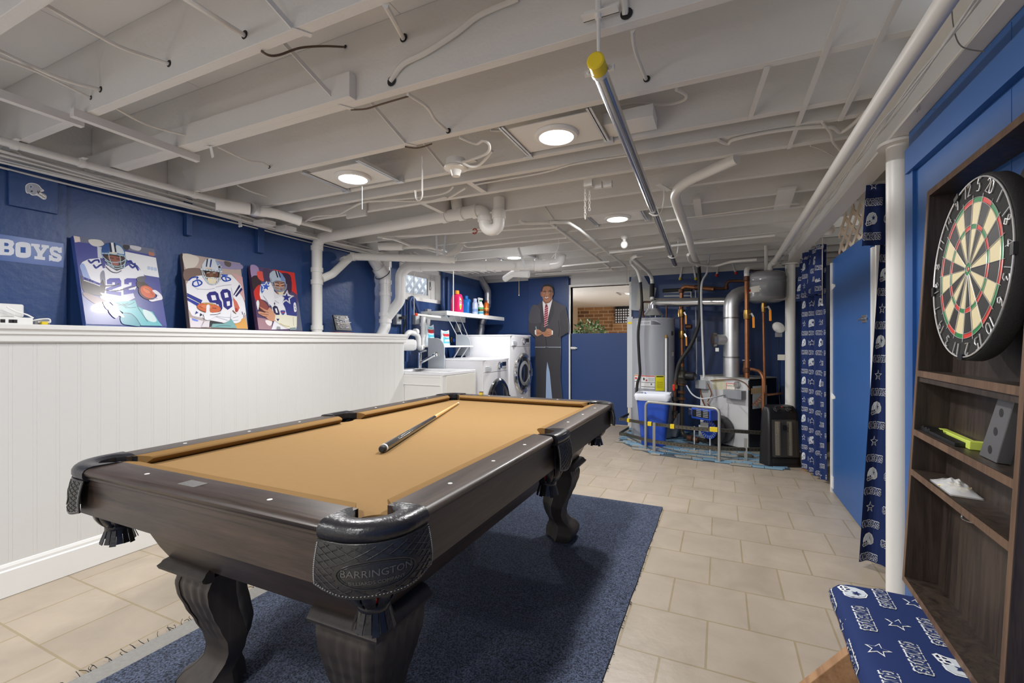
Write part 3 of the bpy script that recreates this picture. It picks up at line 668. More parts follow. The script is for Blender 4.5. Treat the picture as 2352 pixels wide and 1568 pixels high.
# pockets
IRON_P = [(-.046, -.002), (-.032, .004), (-.012, .0055), (.002, .003), (.010, -.003), (.0145, -.011), (.0145, -.022), (.011, -.030), (.004, -.036), (-.02, -.036), (-.046, -.03)]
def pocket(hx, hy, sx, sy, balls=()):
    hc = V((TX+hx, TY+hy, 0))
    if sy:      # corner
        cx, cy_ = TX+sx*HW, TY+sy*HL; R = .115
        loc = [V((cx-sx*.155, cy_-sy*.007, 0))]
        for i in range(11):
            a = pi/2*i/10; loc.append(V((cx-sx*R+sx*(R-.007)*sin(a), cy_-sy*R+sy*(R-.007)*cos(a), 0)))
        loc.append(V((cx-sx*.007, cy_-sy*.155, 0)))
        loc = [loc[0]]+[lerp(loc[0], loc[1], t) for t in (.25, .5, .75)]+loc[1:-1]+[lerp(loc[-2], loc[-1], t) for t in (.25, .5, .75)]+[loc[-1]]
        if sx*sy > 0: pass
    else:
        loc = [V((TX+sx*(HW+.002+.006*cos(t*pi/2)), TY+t*.076, 0)) for t in [-1+i/7 for i in range(15)]]
    d1 = loc[1]-loc[0]; nrm = V((d1.y, -d1.x, 0)); out = loc[len(loc)//2]-hc; nrm2 = loc[len(loc)//2+1]-loc[len(loc)//2-1]; nn = V((nrm2.y, -nrm2.x, 0))
    if nn.dot(out) < 0: loc.reverse()
    m = MB(); sweep2(m, loc, [(o, H+z) for o, z in IRON_P], wide=(lambda t: 1+1.08*max(0, (abs(t-.5)-.27)/.23)**.9) if sy else (lambda t: 1+.9*max(0, (abs(t-.5)-.25)/.25)**2))
    # inner lip closing to the hole
    lip = []
    k = 24
    pk = m.build('pocket', LEATHER, tb, smooth=50)
    ln = MB(); N = 28; rings = []
    for r, z in ((HR+.016, H-.002), (HR+.004, H-.001), (HR-.001, H-.008), (HR-.001, H-.10), (HR-.004, H-.10), (HR-.004, H-.13)):
        rings.append([hc+V((r*cos(2*pi*i/N), r*sin(2*pi*i/N), z)) for i in range(N)])
    # only the outer half of the rim stands proud of the bed
    inw = -out.normalized()
    for ri in range(3):
        for i, p in enumerate(rings[ri]):
            dd = (p-hc); dd.z = 0
            if dd.normalized().dot(inw) > -.05: p.z = SZ-.006
    ln.loft(rings, caps=False); ln.build('pocket_liner', BLACK_RUB, pk, smooth=50)
    # quilted shield below
    cum = [0]
    for a, b in zip(loc, loc[1:]): cum.append(cum[-1]+(b-a).length)
    LT = cum[-1]
    def at(s):
        s = min(max(s, 0), LT)
        for i in range(len(loc)-1):
            if s <= cum[i+1]+1e-9:
                t = (s-cum[i])/max(1e-9, cum[i+1]-cum[i]); p = lerp(loc[i], loc[i+1], t)
                def nrm_(j):
                    a = loc[max(j-1, 0)]; b = loc[min(j+1, len(loc)-1)]; q = b-a; return V((q.y, -q.x, 0)).normalized()
                return p, lerp(nrm_(i), nrm_(i+1), t).normalized()
    def depth(s): t = s/LT; return (.086+.020*sin(pi*t)**2+.005*sin(3*pi*t)) if sy else (.098+.014*sin(pi*t))
    def S(s, f, lift=0.0):
        p, n = at(s); dz = -.034-f*depth(s); return p+n*(.0135+.010*sin(f*2.2)*1.0+lift)+V((0, 0, H+dz))
    sh = MB(); nu, nv = 30, 8
    sh.sheet(lambda a, b: S(a*LT, b, 0), nu, nv); sh.sheet(lambda a, b: S((1-a)*LT, b, -.004), nu, nv)
    edge = [S(LT*i/30, 0, -.002) for i in range(31)]+[S(LT, j/6, -.002) for j in range(7)]+[S(LT*(1-i/30), 1, -.002) for i in range(31)]+[S(0, 1-j/6, -.002) for j in range(7)]
    sh.tube(edge, .0026, 6)
    # raised quilting
    stp = .022
    for sg in (1, -1):
        c0 = -1.5*LT
        while c0 < 2*LT:
            run = []
            for j in range(25):
                f = j/24*.9+.04; s = c0+sg*f*.20
                tt = s/LT; mid = sy and abs(tt-.5) < .31 and .22 < f < .86 and ((tt-.5)/.30)**2+((f-.56)/.30)**2 < 1
                if .02*LT < s < .98*LT and not mid: run.append(S(s, f, .0006))
                elif len(run) > 1: sh.tube(run, .0011, 5); run = []
                else: run = []
            if len(run) > 1: sh.tube(run, .0011, 5)
            c0 += stp*1.35
    if sy:
        sh.tube([S(LT*(.5+.27*cos(2*pi*i/30)), .56+.27*sin(2*pi*i/30), .0008) for i in range(31)], .0014, 5)
        sh.tube([S(LT*(.5+.25*cos(2*pi*i/30)), .56+.23*sin(2*pi*i/30), .0006) for i in range(31)], .0009, 5)
        for body, size, f0 in (('BARRINGTON', .019, .58), ('BILLIARDS COMPANY', .0095, .72)):
            vs, fs = text_mesh(body, size)
            dr_ = 1 
            a0, n0 = at(LT*.45); a1, n1 = at(LT*.55); right = V((-n0.y, n0.x, 0)); dr_ = 1 if (a1-a0).dot(right) > 0 else -1
            sh.add([S(LT*.5+dr_*p.x, f0-p.y/depth(LT*.5), .0012) for p in vs], fs if dr_ > 0 else [f[::-1] for f in fs], 2)
    for i in range(int(LT/.006)):
        s = .006*i+.003
        a = S(s, .955, .0004); sh.obox(a, (.0013, 0, 0), (0, .0013, 0), (0, 0, .0006), 1)
    for q in range(20):
        for s in (.012*LT, .988*LT): sh.obox(S(s, .05+.9*q/20, .0004), (.0012, 0, 0), (0, .0012, 0), (0, 0, .0012), 1)
    sh.build('leather_shield', [LEATHER_S, STITCH, mat('embossed_leather', rgb(84, 83, 80), .3)], pk, smooth=60)
    # drop basket of leather straps with a fringed skirt
    bs = MB(); hb = hc+out.normalized()*(-.004)
    for q in range(10):
        a = 2*pi*q/10+.2; u = V((cos(a), sin(a), 0)); t = V((-sin(a), cos(a), 0)); ctr = [(.050, -.07), (.058, -.125), (.057, -.165), (.044, -.190), (.030, -.205), (.031, -.213)]
        rg = [];
        for (r, z) in crom([(r, 0, z) for r, z in ctr], 4) if False else [(p.x, p.z) for p in crom([V((r, 0, z)) for r, z in ctr], 4)]:
            wd = .0125*r/.05+.001; c_ = hb+u*r+V((0, 0, H+z)); rg.append([c_-t*wd, c_+u*.003-t*wd*.8, c_+u*.003+t*wd*.8, c_+t*wd])
        bs.loft(rg)
    bs.lathe([(.030, -.196), (.035, -.202), (.035, -.213), (.030, -.219)], hb+V((0, 0, H)), 20)
    for q in range(16):
        a = 2*pi*q/16; u = V((cos(a), sin(a), 0)); t = V((-sin(a), cos(a), 0)); r0 = .031; r1 = .043+.003*sin(q*2.7)
        a0, b0 = hb+u*r0+V((0, 0, H-.211)), hb+u*r1+V((0, 0, H-.254-.004*sin(q*1.9)))
        bs.loft([[a0-t*.0058, a0+u*.002-t*.005, a0+u*.002+t*.005, a0+t*.0058], [b0-t*.0085, b0+u*.002-t*.008, b0+u*.002+t*.008, b0+t*.0085]])
    bs.build('drop_basket', LEATHER, pk, smooth=50)
    for lab, colr in balls:
        q = MB(); i = len([1 for o in bpy.data.objects if o.name.startswith('billiard_ball')])
        q.ball(hb+V((colr[1][0], colr[1][1], H-.168+colr[1][2])), .0285, 20); solo(q, 'billiard_ball', mat('ball_'+colr[0], colr[2], .06, coat=.5), lab, 'ball')
pocket(holes[2][0], holes[2][1], 1, -1, [('red billiard ball inside the near right corner pocket basket', ('red', (.012, -.018, 0), rgb(190, 24, 26)))])
pocket(holes[0][0], holes[0][1], -1, -1, [('orange billiard ball inside the near left corner pocket basket', ('orange', (.0, .0, 0), rgb(238, 84, 24)))])
pocket(holes[3][0], holes[3][1], 1, 1); pocket(holes[1][0], holes[1][1], -1, 1)
pocket(holes[4][0], holes[4][1], -1, 0)
pocket(holes[5][0], holes[5][1], 1, 0, [('crimson billiard ball inside the right side pocket basket', ('crimson', (-.0, -.012, 0), rgb(204, 30, 52)))])
# --- cue on the felt
ca, cb2 = onZ(876, 1032, SZ+.016), onZ(1053, 925, SZ+.008); cm_ = onZ(998, 958, SZ+.012)
cdir = (cb2-ca).normalized(); CL = (cb2-ca).length; tm = (cm_-ca).length
cu = thing('pool_cue', 'pool cue with black butt and maple shaft lying on the tan felt', 'cue', ca)
rb_ = lambda t: .0148-.0088*t/CL
MB().lathe([(.0001, 0), (.009, 0), (.0125, .004), (.0135, .012), (.0135, .02)], ca, 20, cdir).build('rubber_bumper', BLACK_RUB, cu)
MB().lathe([(rb_(0), .02), (rb_(0), .030)], ca, 20, cdir).build('butt_ring', WHITEP, cu)
m = MB(); m.lathe([(rb_(0), .03), (rb_(tm), tm)], ca, 20, cdir); m.build('butt', mat('gloss_black_lacquer', rgb(18, 18, 20), .12, coat=.8), cu)
MB().lathe([(rb_(tm), tm), (rb_(CL), CL-.03)], ca, 20, cdir).build('shaft', MAPLE, cu)
MB().lathe([(rb_(CL), CL-.03), (rb_(CL), CL-.006), (.0058, CL)], ca, 16, cdir).build('ferrule', mat('ivory', rgb(236, 228, 208), .35), cu)
# --- chalk on the far rail
cp_ = onZ(1090, 910, H); ck = thing('billiard_chalk', 'small chalk cube with yellow paper on the far rail', 'chalk', (cp_.x, TY+HL-.03, H))
p = V((cp_.x, TY+HL-.03, H)); MB().box((p.x-.012, p.y-.012, H+.0005), (p.x+.012, p.y+.012, H+.018)).build('paper_wrap', mat('yellow_paper', rgb(206, 178, 60), .6), ck, smooth=0)
MB().box((p.x-.0115, p.y-.0115, H+.018), (p.x+.0115, p.y+.0115, H+.023)).build('chalk_top', mat('brown_chalk', rgb(92, 62, 48), .9), ck, smooth=0)
# --- rug
def rug_mat():
    m = bpy.data.materials.new('navy_rug_pile'); m.use_nodes = True; nt = m.node_tree; n = nt.nodes; L = nt.links.new; b = n['Principled BSDF']; b.inputs['Roughness'].default_value = .95; b.inputs['Specular IOR Level'].default_value = .1
    b.inputs['Sheen Weight'].default_value = .15
    tc = n.new('ShaderNodeTexCoord'); a = n.new('ShaderNodeTexNoise'); a.inputs['Scale'].default_value = 170; a.inputs['Detail'].default_value = 3
    c = n.new('ShaderNodeTexNoise'); c.inputs['Scale'].default_value = 4; c.inputs['Detail'].default_value = 5
    rp = n.new('ShaderNodeValToRGB'); rp.color_ramp.elements[0].position = .36; rp.color_ramp.elements[1].position = .66; rp.color_ramp.elements[0].color = rgb(26, 31, 46); rp.color_ramp.elements[1].color = rgb(102, 114, 142)
    mx = n.new('ShaderNodeMix'); mx.data_type = 'RGBA'; mx.blend_type = 'MULTIPLY'; mx.inputs[0].default_value = .35
    L(tc.outputs['Object'], a.inputs[0]); L(tc.outputs['Object'], c.inputs[0]); L(a.outputs['Fac'], rp.inputs[0]); L(rp.outputs[0], mx.inputs[6]); L(c.outputs['Fac'], mx.inputs[7]); L(mx.outputs[2], b.inputs['Base Color'])
    bp = n.new('ShaderNodeBump'); bp.inputs['Strength'].default_value = .9; bp.inputs['Distance'].default_value = .006; L(a.outputs['Fac'], bp.inputs['Height']); L(bp.outputs[0], b.inputs['Normal']); return m
la, lb = onZ(466, 1435, .012), onZ(655, 1334, .012); fa, fb = onZ(453, 1415, .004), onZ(633, 1323, .004)
def ext(a, b, y): t = (y-a.y)/(b.y-a.y); return a.x+(b.x-a.x)*t
RXR, RY1, RY0 = -.368, 3.345, -.45
xl0, xl1 = ext(la, lb, RY0), ext(la, lb, RY1); xf0, xf1 = ext(fa, fb, RY0), ext(fa, fb, RY1)
rg = thing('area_rug', 'navy blue carpet remnant under the pool table with frayed grey edge', 'rug', ((xl0+RXR)/2, 1.4, 0))
def rug_s(a, b):
    y = RY0+(RY1-RY0)*b; x0 = ext(la, lb, y); x1 = RXR+.0015*sin(b*37)+.001*sin(b*91); x = x0+(x1-x0)*a
    z = .009+.0008*sin(x*7+y*3)*sin(y*5-x*2)
    for (cx_, cy_, an) in ((-.75, 1.7, .5), (-.65, 1.35, .7), (-.85, 2.0, .4)):
        dx, dy = x-cx_, y-cy_; u_ = dx*cos(an)+dy*sin(an); v_ = -dx*sin(an)+dy*cos(an); z += .0035*exp(-(v_/.03)**2-(u_/.16)**2)
    return V((x, y, z))
m = MB(); m.sheet(rug_s, 90, 150)
bpts = [rug_s(i/90, 0) for i in range(91)]+[rug_s(1, j/150) for j in range(151)]+[rug_s(1-i/90, 1) for i in range(91)]+[rug_s(0, 1-j/150) for j in range(151)]
m.loft([bpts, [V((p.x, p.y, .0005)) for p in bpts]], caps=False)
m.build('pile', rug_mat(), rg, smooth=60)
m = MB(); ys = [RY0+(RY1-RY0)*i/80 for i in range(81)]
m.loft([[V((ext(la, lb, y)+.001, y, .006)) for y in ys], [V((ext(la, lb, y)-.012, y, .0075)) for y in ys], [V((ext(fa, fb, y), y, .004)) for y in ys], [V((ext(fa, fb, y), y, .0006)) for y in ys]], caps=False, closed=False)
m.build('bare_backing', mat('grey_rug_backing', rgb(146, 144, 140), .9, bump=.5, bscale=300, var=.2, vscale=90), rg)
m = MB(); random.seed(11)
for i in range(70):
    y = random.uniform(.4, 1.5); x = ext(fa, fb, y); a = random.uniform(2.4, 3.9); L_ = random.uniform(.008, .03)
    m.tube(crom([(x+.004, y, .004), (x+cos(a)*L_*.5, y+sin(a)*L_*.5, .010), (x+cos(a)*L_, y+sin(a)*L_+random.uniform(-.01, .01), .006+random.uniform(0, .01))], 3), .0011, 4)
for i in range(60):
    y = random.uniform(1.2, 3.3); x = RXR; L_ = random.uniform(.004, .012)
    m.tube([(x-.003, y, .008), (x+L_, y+random.uniform(-.008, .008), .006)], .0011, 4)
m.build('loose_threads', mat('dark_thread', rgb(40, 40, 44), .9), rg).__setitem__('kind', 'stuff')
# =================================================================== CEILING FITTINGS
def led(i, label, box=None):
    x, y, z = LAMPS[i]; t = thing('recessed_light', label, 'ceiling light', (x, y, z), 'recessed disc lights')
    m = MB().box((x-.20, y-.14, z+.014), (x+.20, y+.14, z+.018)); m.build('mounting_plate', TRIM, t, smooth=0)
    m = MB()
    for s in (-1, 1):
        m.piece(); m.box((x+s*.205-.012, y-.185, z+.006), (x+s*.205+.012, y+.185, z+.010)); m.box((x+s*.205-.002, y-.185, z+.006), (x+s*.205+.002, y+.185, z+.030))
        m.box((x+s*.19, y+.15, z+.0), (x+s*.235, y+.18, z+.03))
    m.build('hanger_bar', GALV, t, smooth=0)
    MB().lathe([(.078, .002), (.082, -.004), (.098, -.002), (.104, .006), (.104, .013), (.078, .013)], (x, y, z), 40).build('trim_ring', WHITEP, t)
    MB().lathe([(.0001, -.001), (.079, -.001), (.079, .004), (.0001, .004)], (x, y, z), 40).build('diffuser', LEDMAT, t)
    if box:
        m = MB().box((x+box[0], y+.02, z+.02), (x+box[0]+.22, y+.16, z+.075)); m.box((x+box[0]+.04, y+.08, z+.016), (x+box[0]+.06, y+.1, z+.02)); m.build('junction_box', TRIM, t, bev=.003, smooth=0)
led(0, 'lit disc light above the left end of the pool table with pull chain')
led(1, 'largest lit disc light beside the long steel rod', (.22,))
led(2, 'lit disc light behind the long steel rod in middle of ceiling')
led(3, 'small far lit disc light above the white drain pipe')
LAMPS.append((-1.42, 8.05, 2.012)); led(4, 'lit disc light in the ceiling of the room beyond the half door')
x, y, z = LAMPS[0]; pc = MB(); a = onZ(832, 425, z-.005)
for i in range(34): pc.ball(V((a.x, a.y, z-.012-i*.0042)), .0013, 6)
solo(pc, 'pull_chain', GREYP, 'thin bead chain hanging under the left disc light', 'chain')
# keyless socket
k = onZ(1047, 392, 2.08); kt = thing('lamp_socket', 'empty white porcelain lamp socket with cables under the joists', 'lamp socket', k)
MB().lathe([(.052, 0.02), (.052, .06), (.0, .06)], k, 24).build('round_box', PIPE_WHITE, kt)
MB().lathe([(.0, .0), (.03, 0), (.062, .008), (.064, .016), (.058, .022), (0, .022)], k, 28).build('porcelain_base', mat('porcelain', rgb(236, 234, 228), .25), kt)
MB().lathe([(.016, -.028), (.022, -.03), (.026, -.012), (.032, .002)], k, 20).build('socket_neck', MATS['porcelain'], kt)
sb = MB().box((k.x-.02, k.y+.02, 2.13), (k.x+.1, k.y+.055, JZ)); solo(sb, 'socket_bracket', WHITE_CEIL, 'small painted wood piece holding the empty lamp socket', 'bracket', smooth=0)
b = onZ(1434, 562, 2.06); bt = thing('light_bulb', 'unlit white globe bulb hanging at the far joists', 'bulb', b)
MB().ball(b, .033, 18, sz=1.1).build('globe', TRIM, bt); MB().lathe([(.014, .03), (.016, .05), (.03, .06), (.03, .08)], b, 14).build('bulb_socket', PIPE_WHITE, bt)
# cables threaded through the joists
JF = lambda n: 1.045+.405*n      # far edge of joist n
def cable(label, pts, r=.006, grp=None, m=WIRE, name='ceiling_cable'):
    o = solo(MB().tube(crom(pts, 8), r, 8), name, m, label, 'cable', grp)
    e_ = V(pts[-1])
    if any(abs(e_.y-(1.007+.405*n)) < .006 for n in range(3)):      # where it enters the joist
        MB().lathe([(.0001, 0), (r*1.9, 0), (r*1.7, .001), (.0001, .001)], (e_.x+r*.4, e_.y-.002, e_.z), 12, (0, -1, 0)).build('drilled_hole', BLACK_RUB, o)
    return o
cable('white cable sagging into the first joist, middle one at upper left', [onY(105, 12, .66), onY(258, 99, .84), onY(330, 127, .94), onY(388, 147, 1.008)], .007)
cable('white cable ending in an open slot at upper left', [onY(-60, 88, .66), onY(122, 174, .86), onY(231, 206, 1.008)], .007)
cable('lower of two white cables at the left edge of ceiling', [onY(-40, 118, .66), onY(85, 165, .82), onY(209, 225, 1.008)], .005)
cable('flat white cable entering the first joist near top of picture', [onY(420, -8, .66), onY(490, 37, .82), onY(561, 81, 1.008)], .008)
cable('white cable sagging behind the nailed wood strip', [onY(262, 246, 1.046), onY(340, 287, 1.22), onY(443, 315, 1.405)], .005)
cable('thin white cable beside the slotted metal hanger', [onY(500, 337, 1.46), onY(565, 367, 1.62), onY(604, 374, 1.74), onY(618, 384, 1.815)], .005)
cable('thin white cable left of the first disc light', [onY(544, 425, 1.86), onY(580, 441, 2.0), onY(617, 452, 2.2)], .004)
cable('short twin cable entering the second joist near top', [onY(885, 12, 1.046), onY(907, 51, 1.2), onY(926, 88, 1.41)], .009)
cable('thick white cable looping along the second joist face', [onY(1190, -4, 1.398), onY(1102, 34, 1.398), onY(1048, 75, 1.397), onY(980, 119, 1.396), onY(925, 148, 1.398), onY(898, 187, 1.41)], .011)
cable('white cable dropping into a dark hole left of lamp socket', [onY(936, 216, 1.46), onY(980, 245, 1.6), onY(1000, 275, 1.7), onY(1029, 301, 1.815)], .007)
cable('white cable dropping into the third joist beside the steel rod', [onY(1453, 70, 1.46), onY(1460, 119, 1.62), onY(1484, 182, 1.815)], .007)
cable('short white cable at the very top beside the rod hanger', [onY(1431, -10, 1.39), onY(1435, 12, 1.395), onY(1436, 33, 1.41)], .010)
cable('upper looping cable feeding the empty lamp socket', [onZ(1055, 315, 2.135), onZ(1093, 330, 2.12), onZ(1110, 323, 2.12), onZ(1124, 333, 2.11), onZ(1118, 352, 2.1), onZ(1080, 367, 2.1), onZ(1062, 372, 2.1)], .007)
cable('lower looping cable feeding the empty lamp socket', [onZ(1062, 374, 2.1), onZ(1082, 383, 2.09), onZ(1103, 377, 2.1), onZ(1131, 347, 2.13)], .007)
cable('white cable running into the largest disc light', [onY(1127, 299, 1.9), onY(1160, 300, 1.95), onY(1204, 303, 2.0)], .006)
cable('looping cable from the junction box beside the steel rod', [onY(1383, 260, 2.12), onY(1443, 238, 2.16), onY(1524, 240, 2.17), onY(1568, 231, 2.16), onY(1575, 218, 2.1), onY(1553, 205, 1.9)], .007)
cable('long wavy cable stapled under the joists past the J hook', [onZ(u, v, 2.125) for u, v in ((702, 508), (723, 497), (776, 492), (803, 479), (838, 464), (900, 461), (952, 462), (987, 461), (1021, 453), (1033, 453), (1070, 431))], .007)
cable('second wavy cable under the joists behind the J hook', [onZ(u, v, 2.128) for u, v in ((838, 463), (880, 460), (940, 455), (1000, 448), (1027, 441), (1042, 428))], .006)
cable('long cable hugging the rough board above the steel rod', [onZ(u, v, 2.13) for u, v in ((1092, 424), (1160, 412), (1250, 396), (1330, 374), (1440, 358))], .005)
cable('cable sagging under the rough board near the right beam', [onZ(u, v, 2.125) for u, v in ((1650, 322), (1672, 330), (1690, 319), (1800, 298), (1902, 291), (1930, 303), (1958, 286), (1992, 252))], .008)
cable('thin curling cable beside the big white conduit', [onZ(u, v, 2.12) for u, v in ((1888, 280), (1908, 305), (1913, 325), (1930, 346))], .006)
cable('thin slack wire below the curling cable at right', [onZ(u, v, 2.12) for u, v in ((1861, 335), (1890, 345), (1916, 360))], .003)
cable('long straight cable under the far joists by the far lamp', [onZ(u, v, 2.125) for u, v in ((1530, 506), (1650, 490), (1800, 470), (1835, 467))], .007)
cable('dark cable pair crossing the far joists toward the boiler', [onZ(u, v, 2.12) for u, v in ((1370, 585), (1386, 577), (1520, 566), (1640, 548), (1790, 532))], .006)
cable('grey hose curving above the boiler toward the beam', [onZ(u, v, 2.0) for u, v in ((1580, 585), (1590, 603), (1640, 610), (1680, 601), (1738, 596))], .014)
cable('dangling thin wire behind the long plumbing pipes', [onZ(u, v, 2.1) for u, v in ((1284, 548), (1282, 570), (1268, 592))], .002)
BRW = mat('brown_wire', rgb(92, 74, 58), .6)
cable('dark brown wire end hanging from a bent strap under the first joist', [onZ(600, 117, 2.138), onZ(618, 127, 2.13), onY(642, 126, 1.1), onY(690, 110, 1.2), onY(745, 106, 1.3), onY(793, 108, 1.41)], .004, None, BRW)
cable('dark brown wire lying along the second joist beside the patch board', [onZ(806, 252, 2.136), onZ(840, 250, 2.132), onZ(880, 238, 2.132), onZ(938, 221, 2.136)], .0035, None, BRW)
cable('short dark brown wire on the third joist left of the lamp socket', [onZ(930, 337, 2.136), onZ(955, 340, 2.13), onZ(975, 336, 2.13), onZ(992, 330, 2.136)], .0035, None, BRW)
# bundle along the left wall
random.seed(5)
for i in range(13):
    x0 = -3.35+.024*(i % 7); z0 = 2.085+.012*(i//7)+.006*(i % 3); ph = random.uniform(0, 6); pts = []
    for j in range(24):
        y = -.6+j*.2; pts.append((x0+.014*sin(y*2.2+ph), y, z0+.016*sin(y*1.7+ph*2)-(.03 if (i % 4 == 0) else 0)*abs(sin(y*1.1+ph))))
    cable('white cable in the bundle running along the top of the left blue wall', pts, .0055, 'cables bundled above the left wall')
for i in range(9):
    x0 = -3.30+.05*i; pts = [(x0-.02, 3.9, 2.10+.005*(i % 3)), (x0, 4.3, 2.085-.02*(i % 2)), (x0+.08*i/3, 4.8, 2.09), (x0+.1*i/3, 5.4, 2.10)]
    cable('thin white cable above the laundry window among the pipe run', pts, .005, 'cables above the laundry window')
cable('loose cable hanging onto the blue board with helmet sticker', [V((-3.2, .86, 2.10)), onX(30, 345, LX+.03), onX(52, 362, LX+.025), onX(62, 386, LX+.022)], .006)
cd = solo(MB().tube([onZ(-60, 305, 2.118), onZ(37, 333, 2.118), onZ(442, 445.6, 2.118), onZ(760, 528, 2.118)], .020, 12), 'conduit', PIPE_WHITE, 'long straight white conduit above the left blue wall', 'conduit')
cs = MB()
for u, v in ((32, 332), (447, 447), (186, 374)):
    cs.piece(); p = onZ(u, v, 2.118); cs.tube([p-V((0, .012, 0)), p+V((0, .012, 0))], .0245, 12); cs.box((p.x-.06, p.y-.01, 2.134), (p.x+.05, p.y+.01, 2.138))
cs.build('conduit_strap', PIPE_WHITE, cd)
ip = thing('insulated_pipe', 'fat white wrapped pipe joint above the left blue wall', 'pipe', onZ(600, 486, 2.09))
MB().tube([onZ(495, 468, 2.09), onZ(574, 480, 2.09)], .042, 14).build('pipe_sleeve', PIPE_WHITE, ip)
MB().tube(crom([onZ(584, 484, 2.09), onZ(640, 492, 2.085), onZ(690, 508, 2.06)], 5), .036, 14).build('pipe_sleeve', PIPE_WHITE, ip)
MB().lathe([(.046, -.02), (.046, .02)], onZ(580, 481, 2.09), 18, onZ(584, 484, 2.09)-onZ(574, 480, 2.09)).build('clamp_band', GALV, ip)
jb = MB()
for u, v in ((608, 515), (657, 528)):
    p = onZ(u, v, 2.06); jb = MB().box((p.x-.06, p.y-.05, 2.05), (p.x+.06, p.y+.05, 2.085)); solo(jb, 'junction_box', PIPE_WHITE, 'flat white junction box among wall cables, '+('nearer' if u < 620 else 'farther')+' of the pair', 'junction box', bev=.003, smooth=0)
# nailed strips and straps
def strip(a, b, wd, th, label, name='wood_strip', m=WHITE_CEIL): return solo(MB().bar(a, b, wd, th), name, m, label, 'strip', smooth=0)
strip(onZ(165, 258, 2.122), onZ(455, 365, 2.122), .03, .034, 'white wood strip nailed under two joists at left')
strip(onZ(-60, 196, 2.122), onZ(190, 284, 2.122), .03, .034, 'white wood strip running off the left edge under the joists')
strip(onZ(1944, -10, 2.135), onZ(1812, 340, 2.135), .018, .008, 'longest thin white lath crossing four joists near the beam')
strip(onZ(2068, -10, 2.135), onZ(1930, 276, 2.135), .018, .008, 'thin white lath closest to the big white conduit')
strip(onZ(1762, 155, 2.135), onZ(1722, 272, 2.135), .018, .008, 'short thin white lath between two joists left of longer laths')
for i, (n, u, v) in enumerate(((0, 690, 82), (1, 790, 250), (2, 938, 335), (3, 1040, 404), (6, 1240, 482))):
    p = onZ(u, v, 2.136); yb = JF(n)-.038
    s_ = MB().bar((p.x-.12, JF(n-1)+.002, 2.40), (p.x, yb-.002, 2.145), .02, .004, (1, 0, 0)); s_.bar((p.x, yb-.004, 2.1375), (p.x+.03, yb+.045, 2.1375), .02, .003)
    solo(s_, 'bridging_strap', WHITE_CEIL, ['diagonal metal bridging strap ending at the first joist', 'diagonal metal bridging strap ending at the patched second joist', 'diagonal metal bridging strap just left of the lamp socket', 'diagonal metal bridging strap ending under the lamp socket', 'diagonal metal bridging strap right of the drain trap'][i], 'strap', smooth=0)
def plank(a, b, label): return solo(MB().box(a, b), 'blocking_board', WHITE_CEIL, label, 'board', bev=.002, smooth=0)
p = onZ(1100, 435, 2.14); plank((p.x-.02, JF(3)+.16, 2.142), (p.x+.02, JF(4)-.04, 2.34), 'wood block between joists right of the lamp socket')
p = onZ(1010, 487, 2.14); plank((p.x-.02, JF(4)+.002, 2.142), (p.x+.02, JF(5)-.04, 2.34), 'wood block between joists above the white drain tee')
a = onY(805, 521, 2.64); plank((onY(803, 520, 2.64).x, 2.605, 2.10), (onY(848, 520, 2.64).x, 2.624, 2.2), 'flat board screwed to a joist left of the drain pipe')
for (u0, v0, u1, v1, lab) in ((1600, 455, 1606, 501, 'short flat board spanning two far joists near the pole'), (1808, 432, 1795, 478, 'wider flat board spanning two far joists near the beam')):
    strip(onZ(u0, v0, 2.132), onZ(u1, v1, 2.132), .05 if u0 < 1700 else .1, .012, lab, 'flat_board')
# small hooks and hangers
hk = MB().tube(crom([onZ(970, 358, 2.13)]+[onZ(970, 360, 2.13)+V((0, 0, -z)) for z in (.03, .10, .17, .2)]+[onZ(970, 360, 2.13)+V((x_, 0, z)) for x_, z in ((-.012, -.222), (-.03, -.222), (-.04, -.20), (-.042, -.17))], 5), .004, 8)
solo(hk, 'ceiling_hook', WIRE, 'white J-shaped hook hanging from a joist', 'hook')
p = onZ(484, 336, 2.135); m = MB(); m.bar(p, p+V((.01, .004, -.055)), .018, .002, (0, 1, 0)); m.bar(p+V((-.03, 0, .005)), p+V((0, 0, .0)), .018, .002); solo(m, 'slotted_hanger', TRIM, 'small slotted metal hanger tab under a left joist', 'hanger', smooth=0)
p = onZ(548, 497, 2.10); m = MB()
for d in (0, .02): m.bar(p+V((d, 0, 0)), p+V((d+.004, .004, -.07)), .012, .003, (0, 1, 0)); m.ball(p+V((d+.004, .004, -.072)), .008, 8)
solo(m, 'slotted_hanger', TRIM, 'pair of white hanging metal tabs above the second bracket', 'hanger')
m = MB(); a, b = onZ(1344, 420, 2.13), onZ(1354, 424, 2.13)
for s_, dz in ((a, .22), (b, .16)):
    for i in range(int(dz/.02)): c_ = s_+V((0, 0, -.01-i*.02)); m.tube([c_+V((.005*cos(q)*(1 if i % 2 else .3), .005*cos(q)*(.3 if i % 2 else 1), .011*sin(q))) for q in [2*pi*t/10 for t in range(11)]], .0014, 4)
solo(m, 'hanging_chain', WIRE, 'two short lengths of chain hanging from a joist', 'chain')
m = MB()
for q, (u, v) in enumerate(((1350, 415), (1372, 420), (1395, 417))): p = onZ(u, v, 2.13); m.box((p.x-.025, p.y, 2.10), (p.x+.025, p.y+.03, 2.139))
solo(m, 'wood_cleat', WHITE_CEIL, 'row of small painted wood cleats nailed along a joist behind the chain', 'cleat', smooth=0)
